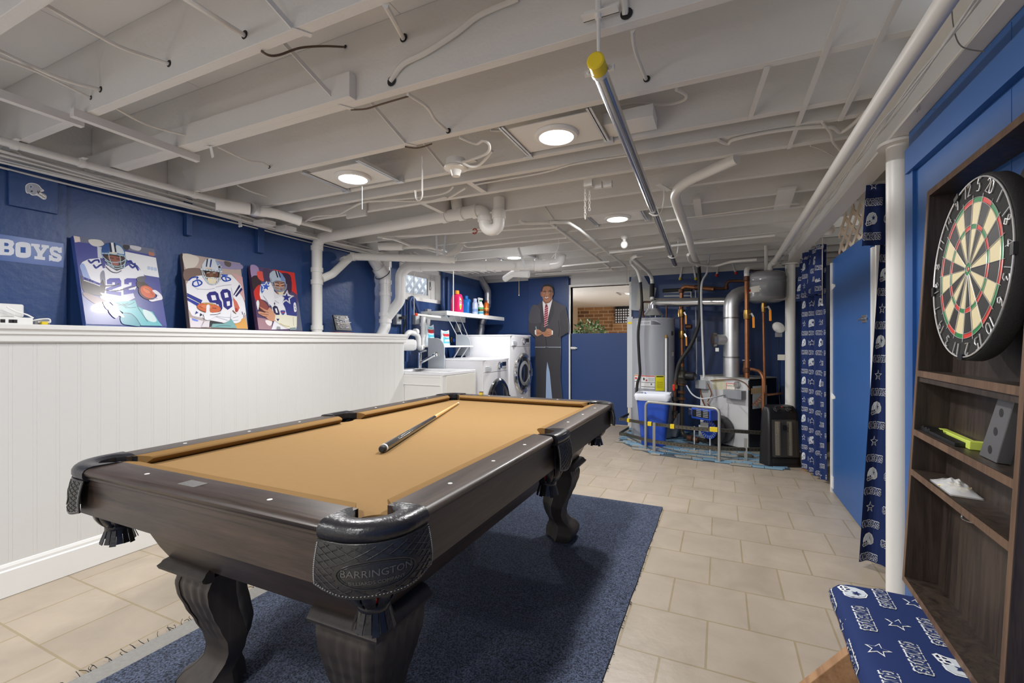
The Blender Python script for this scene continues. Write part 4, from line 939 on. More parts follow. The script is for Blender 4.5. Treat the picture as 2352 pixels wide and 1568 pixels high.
# steel hanging rod with yellow cap
ra, rb2 = onZ(1372, 150, 2.0), onZ(1551, 608, 2.0)
hr = thing('hanging_rod', 'long steel tube hung from the joists with yellow end cap', 'rod', ra); dd = (rb2-ra).normalized()
MB().tube([ra, rb2], .0235, 20).build('tube', mat('polished_tube', (.62, .62, .63, 1), .2, 1.0), hr)
MB().lathe([(.0001, -.03), (.022, -.03), (.0265, -.026), (.0265, .022)], ra, 20, dd).build('end_cap', YELLOWP, hr)
MB().lathe([(.0250, -.004), (.0262, 0), (.0262, .03), (.024, .03)], rb2-dd*.03, 20, dd).build('end_collar', WIRE, hr)
m = MB().lathe([(.0275, .022), (.0275, .038)], ra, 20, dd)
for s in (-1, 1): c_ = ra+dd*.03+V((s*.034, 0, .0)); m.box((c_.x-.012, c_.y-.006, c_.z-.008), (c_.x+.012, c_.y+.006, c_.z+.008)); m.cyl(c_-V((0, .012, 0)), c_+V((0, .012, 0)), .005, 8)
m.build('clamp', GALV, hr)
tp = onY(1366, 40, 1.395); m = MB().cyl((ra.x, ra.y+.02, ra.z+.02), (ra.x, ra.y+.01, tp.z+.02), .006, 10); m.build('threaded_hanger', PIPE_WHITE, hr)
m = MB().box((ra.x-.05, ra.y-.005, tp.z-.012), (ra.x+.06, ra.y+.028, tp.z-.008)); m.box((ra.x-.05, ra.y+.025, tp.z-.012), (ra.x+.06, ra.y+.029, tp.z+.02)); m.cyl((ra.x, ra.y+.01, tp.z-.025), (ra.x, ra.y+.01, tp.z+.03), .010, 8); m.build('channel_bracket', TRIM, hr, smooth=0)
for u, v in ((1511, 482), (1537, 585)):
    t_ = min(max((V((0, onZ(u, v, 2.0).y, 0)).y-ra.y)/dd.y, 0), (rb2-ra).length-.1); c_ = ra+dd*t_
    MB().tube(crom([c_+V((-.03, 0, -.012)), c_+V((0, 0, -.032)), c_+V((.04, 0, -.02)), c_+V((.06, 0, .06)), c_+V((.06, 0, .125))], 5), .005, 8).build('hook_hanger', PIPE_WHITE, hr)
    MB().bar(c_+V((.035, -.07, .137)), c_+V((.085, .08, .137)), .035, .005).build('channel_bracket', TRIM, hr, smooth=0)
# the big white conduit beside the beam
p0, p1 = onZ(2174, 0, 1.945), onZ(1778, 602, 1.945); p0 = p0+(p0-p1)*.5
bc = solo(MB().tube([p0, p1], .024, 16), 'conduit', PIPE_WHITE, 'thick white conduit running beside the beam on the right', 'conduit')
m = MB(); m.lathe([(.03, -.05), (.03, .04), (.024, .05)], p1, 16, p1-p0); m.tube(fillet([p1, p1+V((-.02, .12, -.0)), p1+V((-.03, .16, -.12))], .05), .026, 12); m.build('conduit_elbow', PIPE_WHITE, bc)
m = MB(); random.seed(9)
for i in range(3):
    pts = [(.56+.012*i, 1.0+j*.3, 1.99+.014*sin(j*1.9+i*2)+.01*i) for j in range(16)]
    cable('thin white wire clipped along the side of the beam', pts, .003, 'wires along the beam')
cable('thin dangling wire on the beam above the dart cabinet', [onX(2185, -5, .60), onX(2190, 60, .60), onX(2208, 106, .605), onX(2262, 119, .65)], .0016, None, mat('grey_wire', rgb(110, 110, 108), .5))
MB()
nl = MB().cyl(onX(2108, 254, .66), onX(2108, 254, .60), .0025, 6); nl.lathe([(.005, 0), (.005, .002)], onX(2108, 254, .60), 8, (-1, 0, 0)); solo(nl, 'wall_nail', STEEL, 'long nail sticking out below the beam on the blue wall', 'nail')
# =================================================================== PLUMBING
def coupling(mb, c, d, r, L=.045, n=20): mb.piece(); mb.lathe([(r*1.0, -L), (r*1.16, -L), (r*1.16, L), (r*1.0, L)], c, n, d)
SX, SY = -3.28, 2.83
r3 = .045
st = thing('drain_pipe', 'white PVC drain stack left of the laundry with long run to the trap', 'drain pipe', (SX, SY, 1.2))
ez = 2.055; tee = onY(1050, 480, SY+.02)
top = V((SX, SY, ez)); run_end = onY(1020, 497, SY+.0)
s0 = onX(728, 760, SX); path = fillet([V((SX, s0.y, HWT)), V((SX, s0.y, onX(728, 548, SX).z)), onY(1095, 484, s0.y)], .09, 8)
MB().tube(path, r3, 18).build('pipe_run', PIPE_WHITE, st)
m = MB()
for v in (570, 620, 648, 752): coupling(m, V((SX, s0.y, onX(728, v, SX).z)), (0, 0, 1), r3, .02)
hd_ = (onY(1095, 484, s0.y)-V((SX, s0.y, onX(728, 548, SX).z))).normalized()
for u in (1022, 1060, 1092): coupling(m, onY(u, 497-(u-1020)*.16, s0.y), hd_, r3, .02)
m.build('pipe_coupling', PIPE_WHITE, st)
tb_ = onY(1052, 488, s0.y); MB().tube([tb_, tb_+V((-.03, .02, .10)), tb_+V((-.05, .03, .18))], r3*.95, 16).build('tee_branch', PIPE_WHITE, st)
t0 = onY(1092, 485, s0.y); a = onY(1112, 505, s0.y+.02); b = onY(1118, 520, s0.y+.02); c_ = onY(1147, 500, s0.y+.05)
tr = fillet([t0, onY(1113, 484, s0.y), onY(1113, 528, s0.y), onY(1146, 528, s0.y+.02), onY(1146, 455, s0.y+.02)], .055, 8)
MB().tube(tr, r3*.95, 18).build('trap_bend', PIPE_WHITE, st)
m = MB(); coupling(m, onY(1113, 503, s0.y), (0, 0, 1), r3, .018); coupling(m, onY(1146, 493, s0.y+.02), (0, 0, 1), r3, .03); m.build('slip_nut', PIPE_WHITE, st)
# branch with cleanout
B0 = V((SX, s0.y, onX(735, 640, SX).z)); B1 = onZ(806, 589, 2.0); B2 = onZ(1040, 595, 1.99)
br = thing('drain_pipe', 'thinner white PVC branch rising from the stack to a cleanout plug', 'drain pipe', B1)
MB().tube(fillet([B0+V((.03, .03, 0)), B0+V((.06, .12, .05)), B1, B2], .05, 6), .036, 16).build('pipe_run', PIPE_WHITE, br)
m = MB(); coupling(m, lerp(B1, B2, .02), B2-B1, .036, .02); coupling(m, lerp(B0, B1, .80), B1-B0, .036, .02); coupling(m, lerp(B1, B2, .93), B2-B1, .036, .05); m.build('pipe_coupling', PIPE_WHITE, br)
m = MB(); m.lathe([(.041, 0), (.041, .02), (.02, .02), (.02, .035), (.0001, .035)], B2, 16, B2-B1); m.build('cleanout_plug', PIPE_WHITE, br)
w0 = lerp(B1, B2, .9); MB().tube(fillet([w0, w0+V((.14, .06, .09)), w0+V((.16, .08, .16))], .05), .034, 14).build('wye_branch', PIPE_WHITE, br)
m = MB()
for u in (1004, 1018):
    m.piece(); p = onZ(u, 570, 2.02); m.bar(onZ(u-2+(8 if u > 1010 else 0), 540, 2.13), p+V((0, 0, -.07)), .018, .002, (0, 1, 0))
m.build('perforated_strap', GALV, br, smooth=0)
# main stack
MX, MY = -3.26, onX(885, 700, -3.26).y; r4 = .058
ms = thing('drain_pipe', 'fat white PVC main stack beside the basement window', 'drain pipe', (MX, MY, 1.2))
zt = lambda v: onX(885, v, MX).z
MB().tube([V((MX, MY, zt(600))), V((MX, MY, zt(735)))], r4, 20).build('pipe_run', PVC, ms)
MB().tube(fillet([V((MX, MY, zt(735))), V((MX, MY, zt(750))), V((MX+.0, MY-.12, zt(790)))], .09), r4, 20).build('sweep_elbow', PVC, ms)
m = MB()
for v, L in ((607, .03), (648, .02), (675, .02), (722, .02), (737, .02)): coupling(m, V((MX, MY, zt(v))), (0, 0, 1), r4, L)
m.build('pipe_coupling', PVC, ms)
u0 = onY(855, 545, MY-.18); u1 = onY(855, 592, MY-.18); u2 = V((MX, MY, zt(640)))
MB().tube(fillet([u0+V((0, 0, .08)), u1, u2], .08), r4*.98, 18).build('upper_offset', PVC, ms)
m = MB(); coupling(m, onY(855, 582, MY-.18), (0, 0, 1), r4, .03); coupling(m, lerp(u1, u2, .62), u2-u1, r4*1.05, .04); m.build('pipe_coupling', PVC, ms)
m = MB(); q_ = lerp(u1, u2, .62)+(u2-u1).normalized()*.045; m.tube([q_+((u2-u1).normalized().orthogonal()*cos(t)+(u2-u1).normalized().cross((u2-u1).normalized().orthogonal())*sin(t))*r4*1.1 for t in [2*pi*i/24 for i in range(25)]], .004, 6); m.build('rubber_seal', BLACK_RUB, ms)
# long horizontal main
R0 = onZ(945, 611, 1.975); R1 = onZ(1262, 609, 1.975)
hm = thing('drain_pipe', 'long glossy white PVC main running above the laundry shelf', 'drain pipe', R0)
lowj = V((MX+.02, MY+.03, zt(700))); upj = onX(917, 655, -3.1)
MB().tube(fillet([V((MX+.01, MY+.02, zt(728))), V((upj.x, upj.y+.02, zt(690))), V((upj.x, upj.y+.02, 1.975)), R0+(R1-R0)*.1, R1], .13, 10), .055, 20).build('pipe_run', PVC, hm)
m = MB()
for u in (1110, 1145, 1187): coupling(m, onZ(u, 610, 1.975), R1-R0, .055, .03)
coupling(m, lerp(R0, R1, .06), R1-R0, .055, .02); coupling(m, lerp(R0, R1, .92), R1-R0, .055, .04); m.build('pipe_coupling', PVC, hm)
MB().tube(fillet([lerp(R0, R1, .97), R1+V((.08, .06, .02)), R1+V((.10, .08, .12))], .06), .057, 16).build('end_elbow', PVC, hm)
c_ = onZ(1188, 622, 1.94); MB().tube(fillet([onZ(1160, 640, 1.86), onZ(1178, 628, 1.90), onZ(1215, 630, 1.88)], .05), .036, 14).build('lower_branch', PVC, hm)
m = MB(); p = onZ(1195, 600, 1.99); m.bar(p+V((-.02, 0, .14)), p+V((.05, .02, -.07)), .022, .002, (0, 1, 0)); m.build('perforated_strap', GALV, hm, smooth=0)
# supply pipes
def pipe(label, pts, r=.011, rad=.05, m=PIPE_WHITE, name='water_pipe', caps=()):
    o = solo(MB().tube(fillet(pts, rad, 5), r, 10), name, m, label, 'pipe')
    return o
pipe('white water pipe bending diagonally across the far joists then back', [onZ(u, v, 2.122) for u, v in ((1194, 508), (1206, 512), (1264, 511), (1337, 567), (1408, 619), (1230, 629))], .014)
pipe('second white water pipe diagonal beside the first, with drain cock', [onZ(u, v, 2.122) for u, v in ((1264, 510), (1306, 511), (1330, 526), (1437, 611), (1290, 622))], .013)
vp = pipe('thin white water pipe carrying the red wheel valve', [onZ(u, v, 2.11) for u, v in ((868, 544), (880, 544), (1005, 537), (1093, 531), (1280, 521))], .011)
p = onZ(1093, 532, 2.11); m = MB().tube([p+V((.022*cos(t), -.02, .022*sin(t))) for t in [2*pi*i/18 for i in range(19)]], .0045, 6); m.cyl(p+V((0, -.022, 0)), p, .006, 8)
for i in range(3): a_ = pi*i/3; m.cyl(p+V((.022*cos(a_), -.02, .022*sin(a_))), p-V((.022*cos(a_), .02, .022*sin(a_))), .003, 6)
m.build('valve_wheel', mat('faded_red_paint', rgb(180, 70, 62), .5), vp)
pipe('white water pipe under the joists behind the far disc light', [onZ(u, v, 2.10) for u, v in ((1065, 561), (1075, 568), (1180, 556), (1300, 545))], .011)
pipe('diagonal white pipe crossing above the main stack', [onZ(u, v, 2.08) for u, v in ((878, 545), (905, 549), (945, 564), (1010, 580), (1040, 590))], .012)
pipe('fat white sleeve pipe above the main stack', [onZ(u, v, 2.06) for u, v in ((870, 566), (925, 566))], .036)
pipe('white pipe continuing right from the fat sleeve', [onZ(u, v, 2.07) for u, v in ((925, 566), (985, 566), (1010, 572), (1030, 582))], .02)
pipe('thin white pipe along the far joists toward the expansion tank', [onZ(u, v, 2.08) for u, v in ((1400, 580), (1455, 574), (1580, 560), (1780, 540))], .011)
pipe('thin white pipe just above the far header band', [onZ(u, v, 2.05) for u, v in ((1285, 612), (1350, 605), (1400, 600))], .010)
pipe('thin white pipe below the far header band corner', [onZ(u, v, 2.128) for u, v in ((1230, 634), (1290, 628), (1375, 618))], .010)
# =================================================================== ON THE HALF WALL LEDGE AND THE LEFT WALL
class Art:      # layered ink on a flat picture plane
    def __init__(s, mb, to3d, nrm, step=.00009): s.mb, s.to3d, s.n, s.k, s.step = mb, to3d, V(nrm).normalized(), 0, step
    def poly(s, pts, c, sm=False):
        s.k += 1; q = [s.to3d(x, y)+s.n*(s.k*s.step+.0004) for x, y in pts]
        if sm: q = crom(q, 4, True)
        s.mb.add(q, [list(range(len(q)))], 0, rgb(*c))
    def line(s, pts, w_, c, sm=True):
        s.k += 1
        if sm and len(pts) > 2: pts = [(p.x, p.y) for p in crom([V((x, y, 0)) for x, y in pts], 4)]
        for q in stroke_quads(pts, w_/2): s.mb.add([s.to3d(x, y)+s.n*(s.k*s.step+.0004) for x, y in q], [(0, 1, 2, 3)], 0, rgb(*c))
    def ell(s, cx, cy_, rx, ry, rot, c):
        r = radians(rot); s.poly([(cx+rx*cos(a)*cos(r)-ry*sin(a)*sin(r), cy_+rx*cos(a)*sin(r)+ry*sin(a)*cos(r)) for a in [2*pi*i/24 for i in range(24)]], c)
    def star(s, cx, cy_, r, c, ri=.42, rot=0): s.poly([(cx+x, cy_-y) for x, y in star_pts(r, ri, rot)], c)
CXB, CXT = -3.215, -3.335
CN = V((.5, 0, CXB-CXT)).normalized(); CN = V((CN.x, 0, CN.z))
C0 = V((CXB, 0, HWT))
def canvas(label, quad, crop, draw, sidecol):
    f = lambda cx, cy_: onP(crop[0]+cx/crop[2], crop[1]+cy_/crop[2], C0, CN)
    c = [f(*q) for q in quad]       # tl tr br bl
    for i in (2, 3): c[i] = c[i]+V((0, 0, HWT+.001-c[i].z))
    t = thing('canvas_print', label, 'canvas print', V(((c[2].x+c[3].x)/2-.01, (c[2].y+c[3].y)/2, HWT)), 'football canvases on the ledge')
    fr = MB().prism(c, -CN*.034, 0, None); fr.build('stretcher_frame', mat('canvas_edge_'+str(sidecol[0]), rgb(*sidecol), .4, var=.3, vscale=9), t, smooth=0)
    m = MB(); a = Art(m, f, CN); draw(a, quad); m.build('printed_picture', PRINT, t, smooth=0)
def art22(a, q):
    P, L, E = a.poly, a.line, a.ell
    P(q, (70, 76, 148)); P([(175, 130), (1345, 325), (1365, 420), (900, 330), (560, 290), (400, 240), (200, 220)], (112, 116, 138))
    P([(400, 190), (560, 195), (620, 260), (520, 290), (430, 260)], (215, 212, 208), 1); P([(180, 135), (270, 150), (280, 220), (200, 230)], (222, 205, 200)); P([(1000, 270), (1150, 300), (1120, 350), (1010, 320)], (200, 198, 205), 1); P([(1260, 360), (1340, 380), (1345, 430), (1265, 415)], (176, 120, 104)); P([(900, 265), (990, 280), (960, 340), (900, 320)], (60, 62, 70), 1)
    P([(920, 360), (1365, 450), (1412, 735), (1200, 700), (1100, 560), (930, 470)], (226, 228, 232)); P([(520, 290), (590, 300), (600, 460), (530, 450)], (198, 204, 216))
    for i in range(3): P([(1245+i*48, 575+i*9), (1280+i*48, 580+i*9), (1280+i*48, 620+i*9), (1245+i*48, 615+i*9)], (180, 196, 224), 1)
    P([(310, 510), (400, 470), (560, 455), (660, 560), (900, 600), (1000, 540), (1080, 570), (1180, 660), (1205, 740), (1195, 790), (1100, 740), (1060, 760), (1085, 870), (1040, 960), (1060, 1030), (960, 1080), (850, 1095), (640, 1090), (560, 1020), (600, 930), (590, 760), (560, 820), (420, 770), (330, 740), (290, 640), (270, 560)], (230, 230, 238))
    P([(270, 560), (330, 540), (400, 700), (430, 775), (330, 740), (290, 640)], (150, 170, 220), 1); P([(560, 700), (620, 640), (640, 860), (600, 930)], (130, 132, 150), 1)
    P([(280, 710), (420, 760), (560, 820), (600, 760), (640, 870), (620, 1000), (560, 1000), (340, 960), (300, 880)], (58, 44, 48)); L([(320, 745), (450, 790), (560, 835)], 30, (60, 62, 168)); L([(330, 775), (450, 815), (555, 855)], 12, (226, 226, 232))
    P([(340, 950), (560, 1030), (690, 1100), (640, 1150), (480, 1110), (330, 1000)], (122, 94, 98), 1)
    P([(560, 950), (700, 980), (860, 1000), (1030, 960), (1065, 1030), (860, 1095), (650, 1080)], (206, 206, 220))
    P([(660, 770), (700, 745), (840, 745), (865, 785), (865, 860), (740, 905), (740, 935), (865, 945), (865, 1000), (650, 965), (650, 890), (775, 850), (775, 805), (735, 805), (735, 835), (660, 830)], (58, 54, 164)); P([(910, 765), (950, 745), (1080, 748), (1090, 790), (1085, 860), (975, 890), (975, 915), (1060, 905), (1050, 960), (900, 985), (895, 890), (1015, 850), (1015, 805), (975, 810), (975, 835), (910, 830)], (58, 54, 164))
    L([(620, 860), (760, 850), (840, 822)], 16, (70, 60, 96)); L([(640, 915), (780, 930), (900, 905), (1060, 865)], 14, (64, 54, 90)); L([(700, 925), (780, 915), (840, 912)], 12, (232, 232, 238))
    for p in ([(395, 492), (432, 522), (480, 492), (532, 485), (545, 512)], [(470, 560), (505, 595), (560, 560), (600, 552), (615, 590)], [(955, 512), (1000, 500), (1030, 540), (1062, 540)], [(990, 560), (1030, 592), (1070, 570), (1108, 625)]): L(p, 24, (62, 78, 176))
    P([(560, 455), (610, 470), (640, 560), (600, 600), (570, 500)], (60, 66, 140))
    P([(580, 340), (590, 290), (640, 245), (720, 230), (800, 240), (870, 280), (910, 340), (922, 430), (900, 470), (760, 390), (600, 400), (585, 420)], (70, 110, 164)); P([(580, 340), (590, 290), (640, 245), (690, 235), (690, 360), (600, 390)], (34, 78, 142)); P([(790, 275), (850, 290), (895, 350), (900, 400), (800, 375)], (196, 210, 218), 1)
    P([(685, 240), (712, 235), (735, 375), (702, 375)], (30, 36, 62)); P([(714, 235), (750, 235), (772, 370), (736, 374)], (228, 230, 234)); P([(752, 238), (776, 245), (797, 365), (774, 368)], (30, 36, 62)); P([(690, 370), (810, 375), (808, 395), (692, 392)], (214, 208, 190))
    P([(610, 405), (760, 405), (915, 435), (910, 540), (880, 610), (800, 640), (700, 580), (640, 500)], (46, 30, 30)); P([(670, 425), (760, 425), (865, 455), (850, 500), (780, 520), (690, 485)], (138, 76, 60), 1); P([(720, 520), (830, 530), (800, 565), (740, 550)], (156, 88, 82), 1); L([(690, 450), (750, 462)], 12, (40, 26, 24)); L([(800, 468), (850, 475)], 12, (40, 26, 24))
    for p, w_ in (([(590, 388), (760, 400), (925, 432)], 15), ([(600, 440), (700, 512), (860, 512), (930, 470)], 12), ([(630, 490), (740, 568), (870, 570), (920, 520)], 12), ([(660, 540), (780, 608), (880, 592)], 12), ([(845, 420), (850, 500), (868, 595)], 10), ([(680, 400), (705, 500), (755, 600)], 10), ([(905, 430), (925, 480), (900, 600)], 14)): L(p, w_, (178, 202, 216))
    L([(640, 580), (720, 650), (800, 668), (862, 640)], 10, (50, 52, 80))
    P([(1090, 790), (1190, 800), (1290, 900), (1180, 930), (1090, 860)], (62, 42, 38), 1); P([(1095, 735), (1205, 720), (1190, 795), (1100, 790)], (84, 84, 96), 1)
    E(1230, 955, 130, 88, 32, (96, 42, 34)); E(1245, 945, 118, 76, 34, (206, 92, 56)); E(1230, 920, 60, 34, 34, (226, 128, 84)); L([(1200, 890), (1260, 920), (1320, 990)], 6, (120, 44, 34))
    P([(1310, 930), (1360, 920), (1440, 990), (1452, 1050), (1380, 1070), (1300, 1085), (1260, 1060), (1330, 1050), (1380, 1000)], (226, 224, 232), 1); L([(1300, 1030), (1380, 1040)], 8, (150, 150, 170)); L([(1340, 965), (1400, 1000)], 7, (160, 160, 178))
    P([(700, 1090), (960, 1078), (1060, 1060), (1090, 1150), (1200, 1205), (1310, 1230), (1400, 1370), (1455, 1435), (1140, 1430), (1060, 1300), (900, 1250), (820, 1200)], (98, 178, 188)); P([(850, 1320), (900, 1250), (1040, 1290), (1140, 1430), (980, 1422), (880, 1400)], (66, 146, 162), 1); P([(1170, 1200), (1290, 1240), (1370, 1350), (1320, 1380), (1220, 1330)], (196, 218, 218), 1); L([(890, 1250), (1000, 1260), (1080, 1330), (1140, 1425)], 10, (36, 80, 96)); L([(1090, 1150), (1140, 1230), (1240, 1370)], 10, (44, 100, 116))
    for p in ([(720, 1105), (840, 1120), (940, 1180)], [(880, 1110), (960, 1170), (1070, 1165)], [(900, 1140), (1000, 1120), (1050, 1090)], [(780, 1140), (880, 1130), (960, 1105)]): L(p, 6, (30, 50, 60))
    P([(600, 1085), (720, 1140), (690, 1200), (640, 1180)], (224, 224, 232), 1); P([(690, 1160), (780, 1150), (840, 1220), (905, 1300), (880, 1312), (830, 1290), (780, 1325), (720, 1280), (680, 1220)], (216, 214, 226), 1); L([(760, 1220), (830, 1290)], 6, (140, 140, 165)); L([(730, 1240), (790, 1310)], 6, (140, 140, 165))
def art88(a, q):
    P, L, E = a.poly, a.line, a.ell
    P(q, (184, 166, 158)); P([(150, 170), (400, 220), (400, 330), (330, 400), (200, 420)], (216, 208, 198), 1); P([(700, 290), (1110, 335), (1125, 430), (720, 400)], (146, 138, 172), 1); P([(850, 290), (960, 320), (940, 390), (860, 360)], (96, 86, 84), 1); P([(180, 430), (450, 420), (440, 560), (190, 620)], (124, 104, 96), 1); P([(960, 480), (1150, 560), (1195, 950), (1080, 800), (1040, 560)], (206, 164, 164)); P([(1000, 1300), (1200, 1250), (1243, 1432), (1040, 1425)], (216, 162, 84)); P([(260, 1240), (490, 1300), (450, 1410), (275, 1405)], (222, 216, 224)); P([(300, 1255), (400, 1285), (390, 1310), (310, 1290)], (120, 140, 220), 1)
    P([(205, 680), (260, 590), (380, 540), (480, 530), (560, 650), (700, 690), (790, 600), (830, 525), (960, 520), (1040, 600), (1120, 690), (1150, 770), (1100, 830), (1150, 900), (1190, 1000), (1212, 1180), (1150, 1260), (1040, 1330), (960, 1260), (960, 1130), (940, 1300), (830, 1335), (640, 1300), (590, 1280), (560, 1200), (480, 1250), (300, 1210), (240, 1100), (215, 880)], (234, 234, 240))
    P([(985, 890), (1060, 980), (1105, 1080), (1070, 1150), (1020, 1100)], (204, 112, 92)); P([(1030, 1080), (1070, 1100), (1060, 1150), (1030, 1140)], (170, 60, 60), 1)
    for p in ([(400, 760), (560, 770), (680, 750)], [(300, 700), (400, 770)], [(700, 730), (850, 700), (960, 690)], [(960, 740), (980, 850), (990, 950)], [(620, 1200), (760, 1250), (900, 1290)], [(700, 1220), (850, 1240), (950, 1240)], [(300, 1210), (420, 1260), (560, 1290)]): L(p, 12, (192, 194, 208))
    P([(215, 835), (470, 960), (450, 1005), (215, 882)], (50, 60, 156)); P([(215, 905), (430, 1010), (385, 1052), (222, 955)], (50, 60, 156)); L([(213, 832), (470, 955)], 7, (20, 20, 40)); L([(215, 885), (445, 1003)], 7, (20, 20, 40)); P([(1095, 685), (1152, 770), (1050, 895), (995, 862)], (34, 34, 92)); L([(1125, 725), (1020, 870)], 18, (236, 236, 240), 0)
    for o in ([(545, 860), (590, 815), (690, 800), (740, 840), (762, 930), (800, 980), (812, 1090), (780, 1145), (700, 1000), (600, 990), (560, 930)], [(775, 820), (810, 770), (890, 760), (945, 800), (960, 880), (975, 950), (975, 1060), (900, 1115), (830, 1060), (820, 960), (790, 900)]): P(o, (46, 46, 124))
    for o in ([(615, 870), (690, 865), (712, 945), (640, 955)], [(838, 830), (895, 820), (915, 900), (855, 912)], [(880, 975), (935, 965), (940, 1040), (890, 1052)], [(690, 1030), (740, 1020), (770, 1090), (720, 1090)]): P(o, (232, 232, 238))
    for p in ([(320, 640), (400, 612), (462, 650), (440, 690), (360, 718), (310, 690), (320, 640)], [(385, 615), (410, 690)], [(250, 612), (300, 572), (390, 562), (380, 590)], [(800, 560), (850, 550), (930, 580), (940, 610), (860, 630), (810, 600), (800, 560)], [(860, 555), (880, 625)], [(800, 525), (890, 530)]): L(p, 20, (52, 92, 196))
    P([(465, 430), (465, 350), (520, 270), (600, 245), (680, 260), (760, 330), (795, 420), (792, 520), (720, 455), (600, 425), (480, 425)], (204, 212, 222)); P([(690, 275), (760, 330), (795, 420), (790, 500), (745, 450), (720, 360)], (142, 162, 194), 1)
    P([(545, 258), (568, 252), (548, 390), (528, 385)], (28, 34, 60)); P([(610, 262), (636, 265), (612, 398), (590, 394)], (36, 56, 120)); P([(520, 395), (630, 405), (628, 425), (520, 415)], (222, 200, 170)); a.star(756, 392, 52, (236, 238, 242), .42, .2); a.star(758, 393, 38, (30, 26, 50), .42, .2)
    P([(480, 440), (620, 450), (765, 470), (752, 560), (680, 640), (560, 600), (500, 520)], (40, 30, 30)); P([(530, 490), (620, 470), (722, 482), (732, 550), (640, 572), (540, 552)], (104, 72, 56), 1); L([(550, 492), (590, 488)], 9, (220, 214, 208)); L([(650, 492), (690, 490)], 9, (220, 214, 208)); L([(560, 475), (600, 470)], 9, (24, 18, 18)); L([(645, 474), (700, 472)], 9, (24, 18, 18)); P([(590, 510), (640, 505), (645, 540), (595, 542)], (128, 90, 70), 1)
    P([(560, 575), (680, 570), (702, 640), (640, 690), (580, 665)], (228, 216, 182), 1); P([(690, 600), (740, 590), (720, 650)], (210, 214, 222))
    for p, w_ in (([(450, 432), (620, 450), (792, 472)], 26), ([(460, 440), (490, 560), (600, 682), (720, 662), (790, 540)], 20), ([(500, 562), (640, 580), (765, 582)], 16), ([(655, 580), (660, 685)], 14), ([(490, 470), (540, 600), (580, 680)], 12)): L(p, w_, (206, 216, 226))
    E(580, 1085, 206, 86, 8, (120, 58, 42)); E(580, 1080, 200, 78, 8, (202, 106, 70)); E(540, 1060, 90, 30, 8, (218, 130, 92)); L([(500, 1008), (580, 1012), (650, 1024)], 18, (206, 176, 96)); L([(420, 1060), (470, 1080)], 7, (96, 50, 40)); L([(640, 1085), (700, 1092)], 9, (80, 44, 40)); 
    P([(540, 1040), (592, 1040), (602, 1160), (780, 1150), (785, 1172), (640, 1255), (560, 1290), (480, 1250), (500, 1180), (530, 1150)], (232, 232, 238), 1); L([(600, 1200), (700, 1195), (770, 1170)], 10, (60, 56, 70)); P([(345, 1190), (365, 1135), (400, 1165)], (50, 66, 150)); P([(425, 1230), (435, 1170), (470, 1200)], (30, 34, 70)); L([(485, 1200), (500, 1270)], 9, (36, 36, 50))
    P([(955, 1225), (1060, 1150), (1110, 1190), (1118, 1300), (1020, 1345), (960, 1295)], (230, 230, 236), 1); L([(985, 1250), (1070, 1230)], 7, (130, 134, 150)); L([(985, 1300), (1070, 1290)], 7, (130, 134, 150)); L([(985, 1130), (1030, 1180)], 16, (120, 100, 80)); L([(1140, 1150), (1150, 1190)], 8, (50, 56, 110)); L([(1180, 1170), (1165, 1230)], 8, (40, 44, 90))
    P([(640, 1330), (840, 1345), (960, 1270), (1050, 1425), (620, 1412)], (118, 168, 170)); P([(600, 1295), (640, 1300), (800, 1330), (845, 1348), (640, 1352), (600, 1408), (585, 1408)], (38, 46, 52)); L([(700, 1400), (820, 1380), (940, 1390)], 8, (60, 110, 116)); P([(500, 1310), (590, 1300), (580, 1410), (440, 1410)], (214, 210, 216))
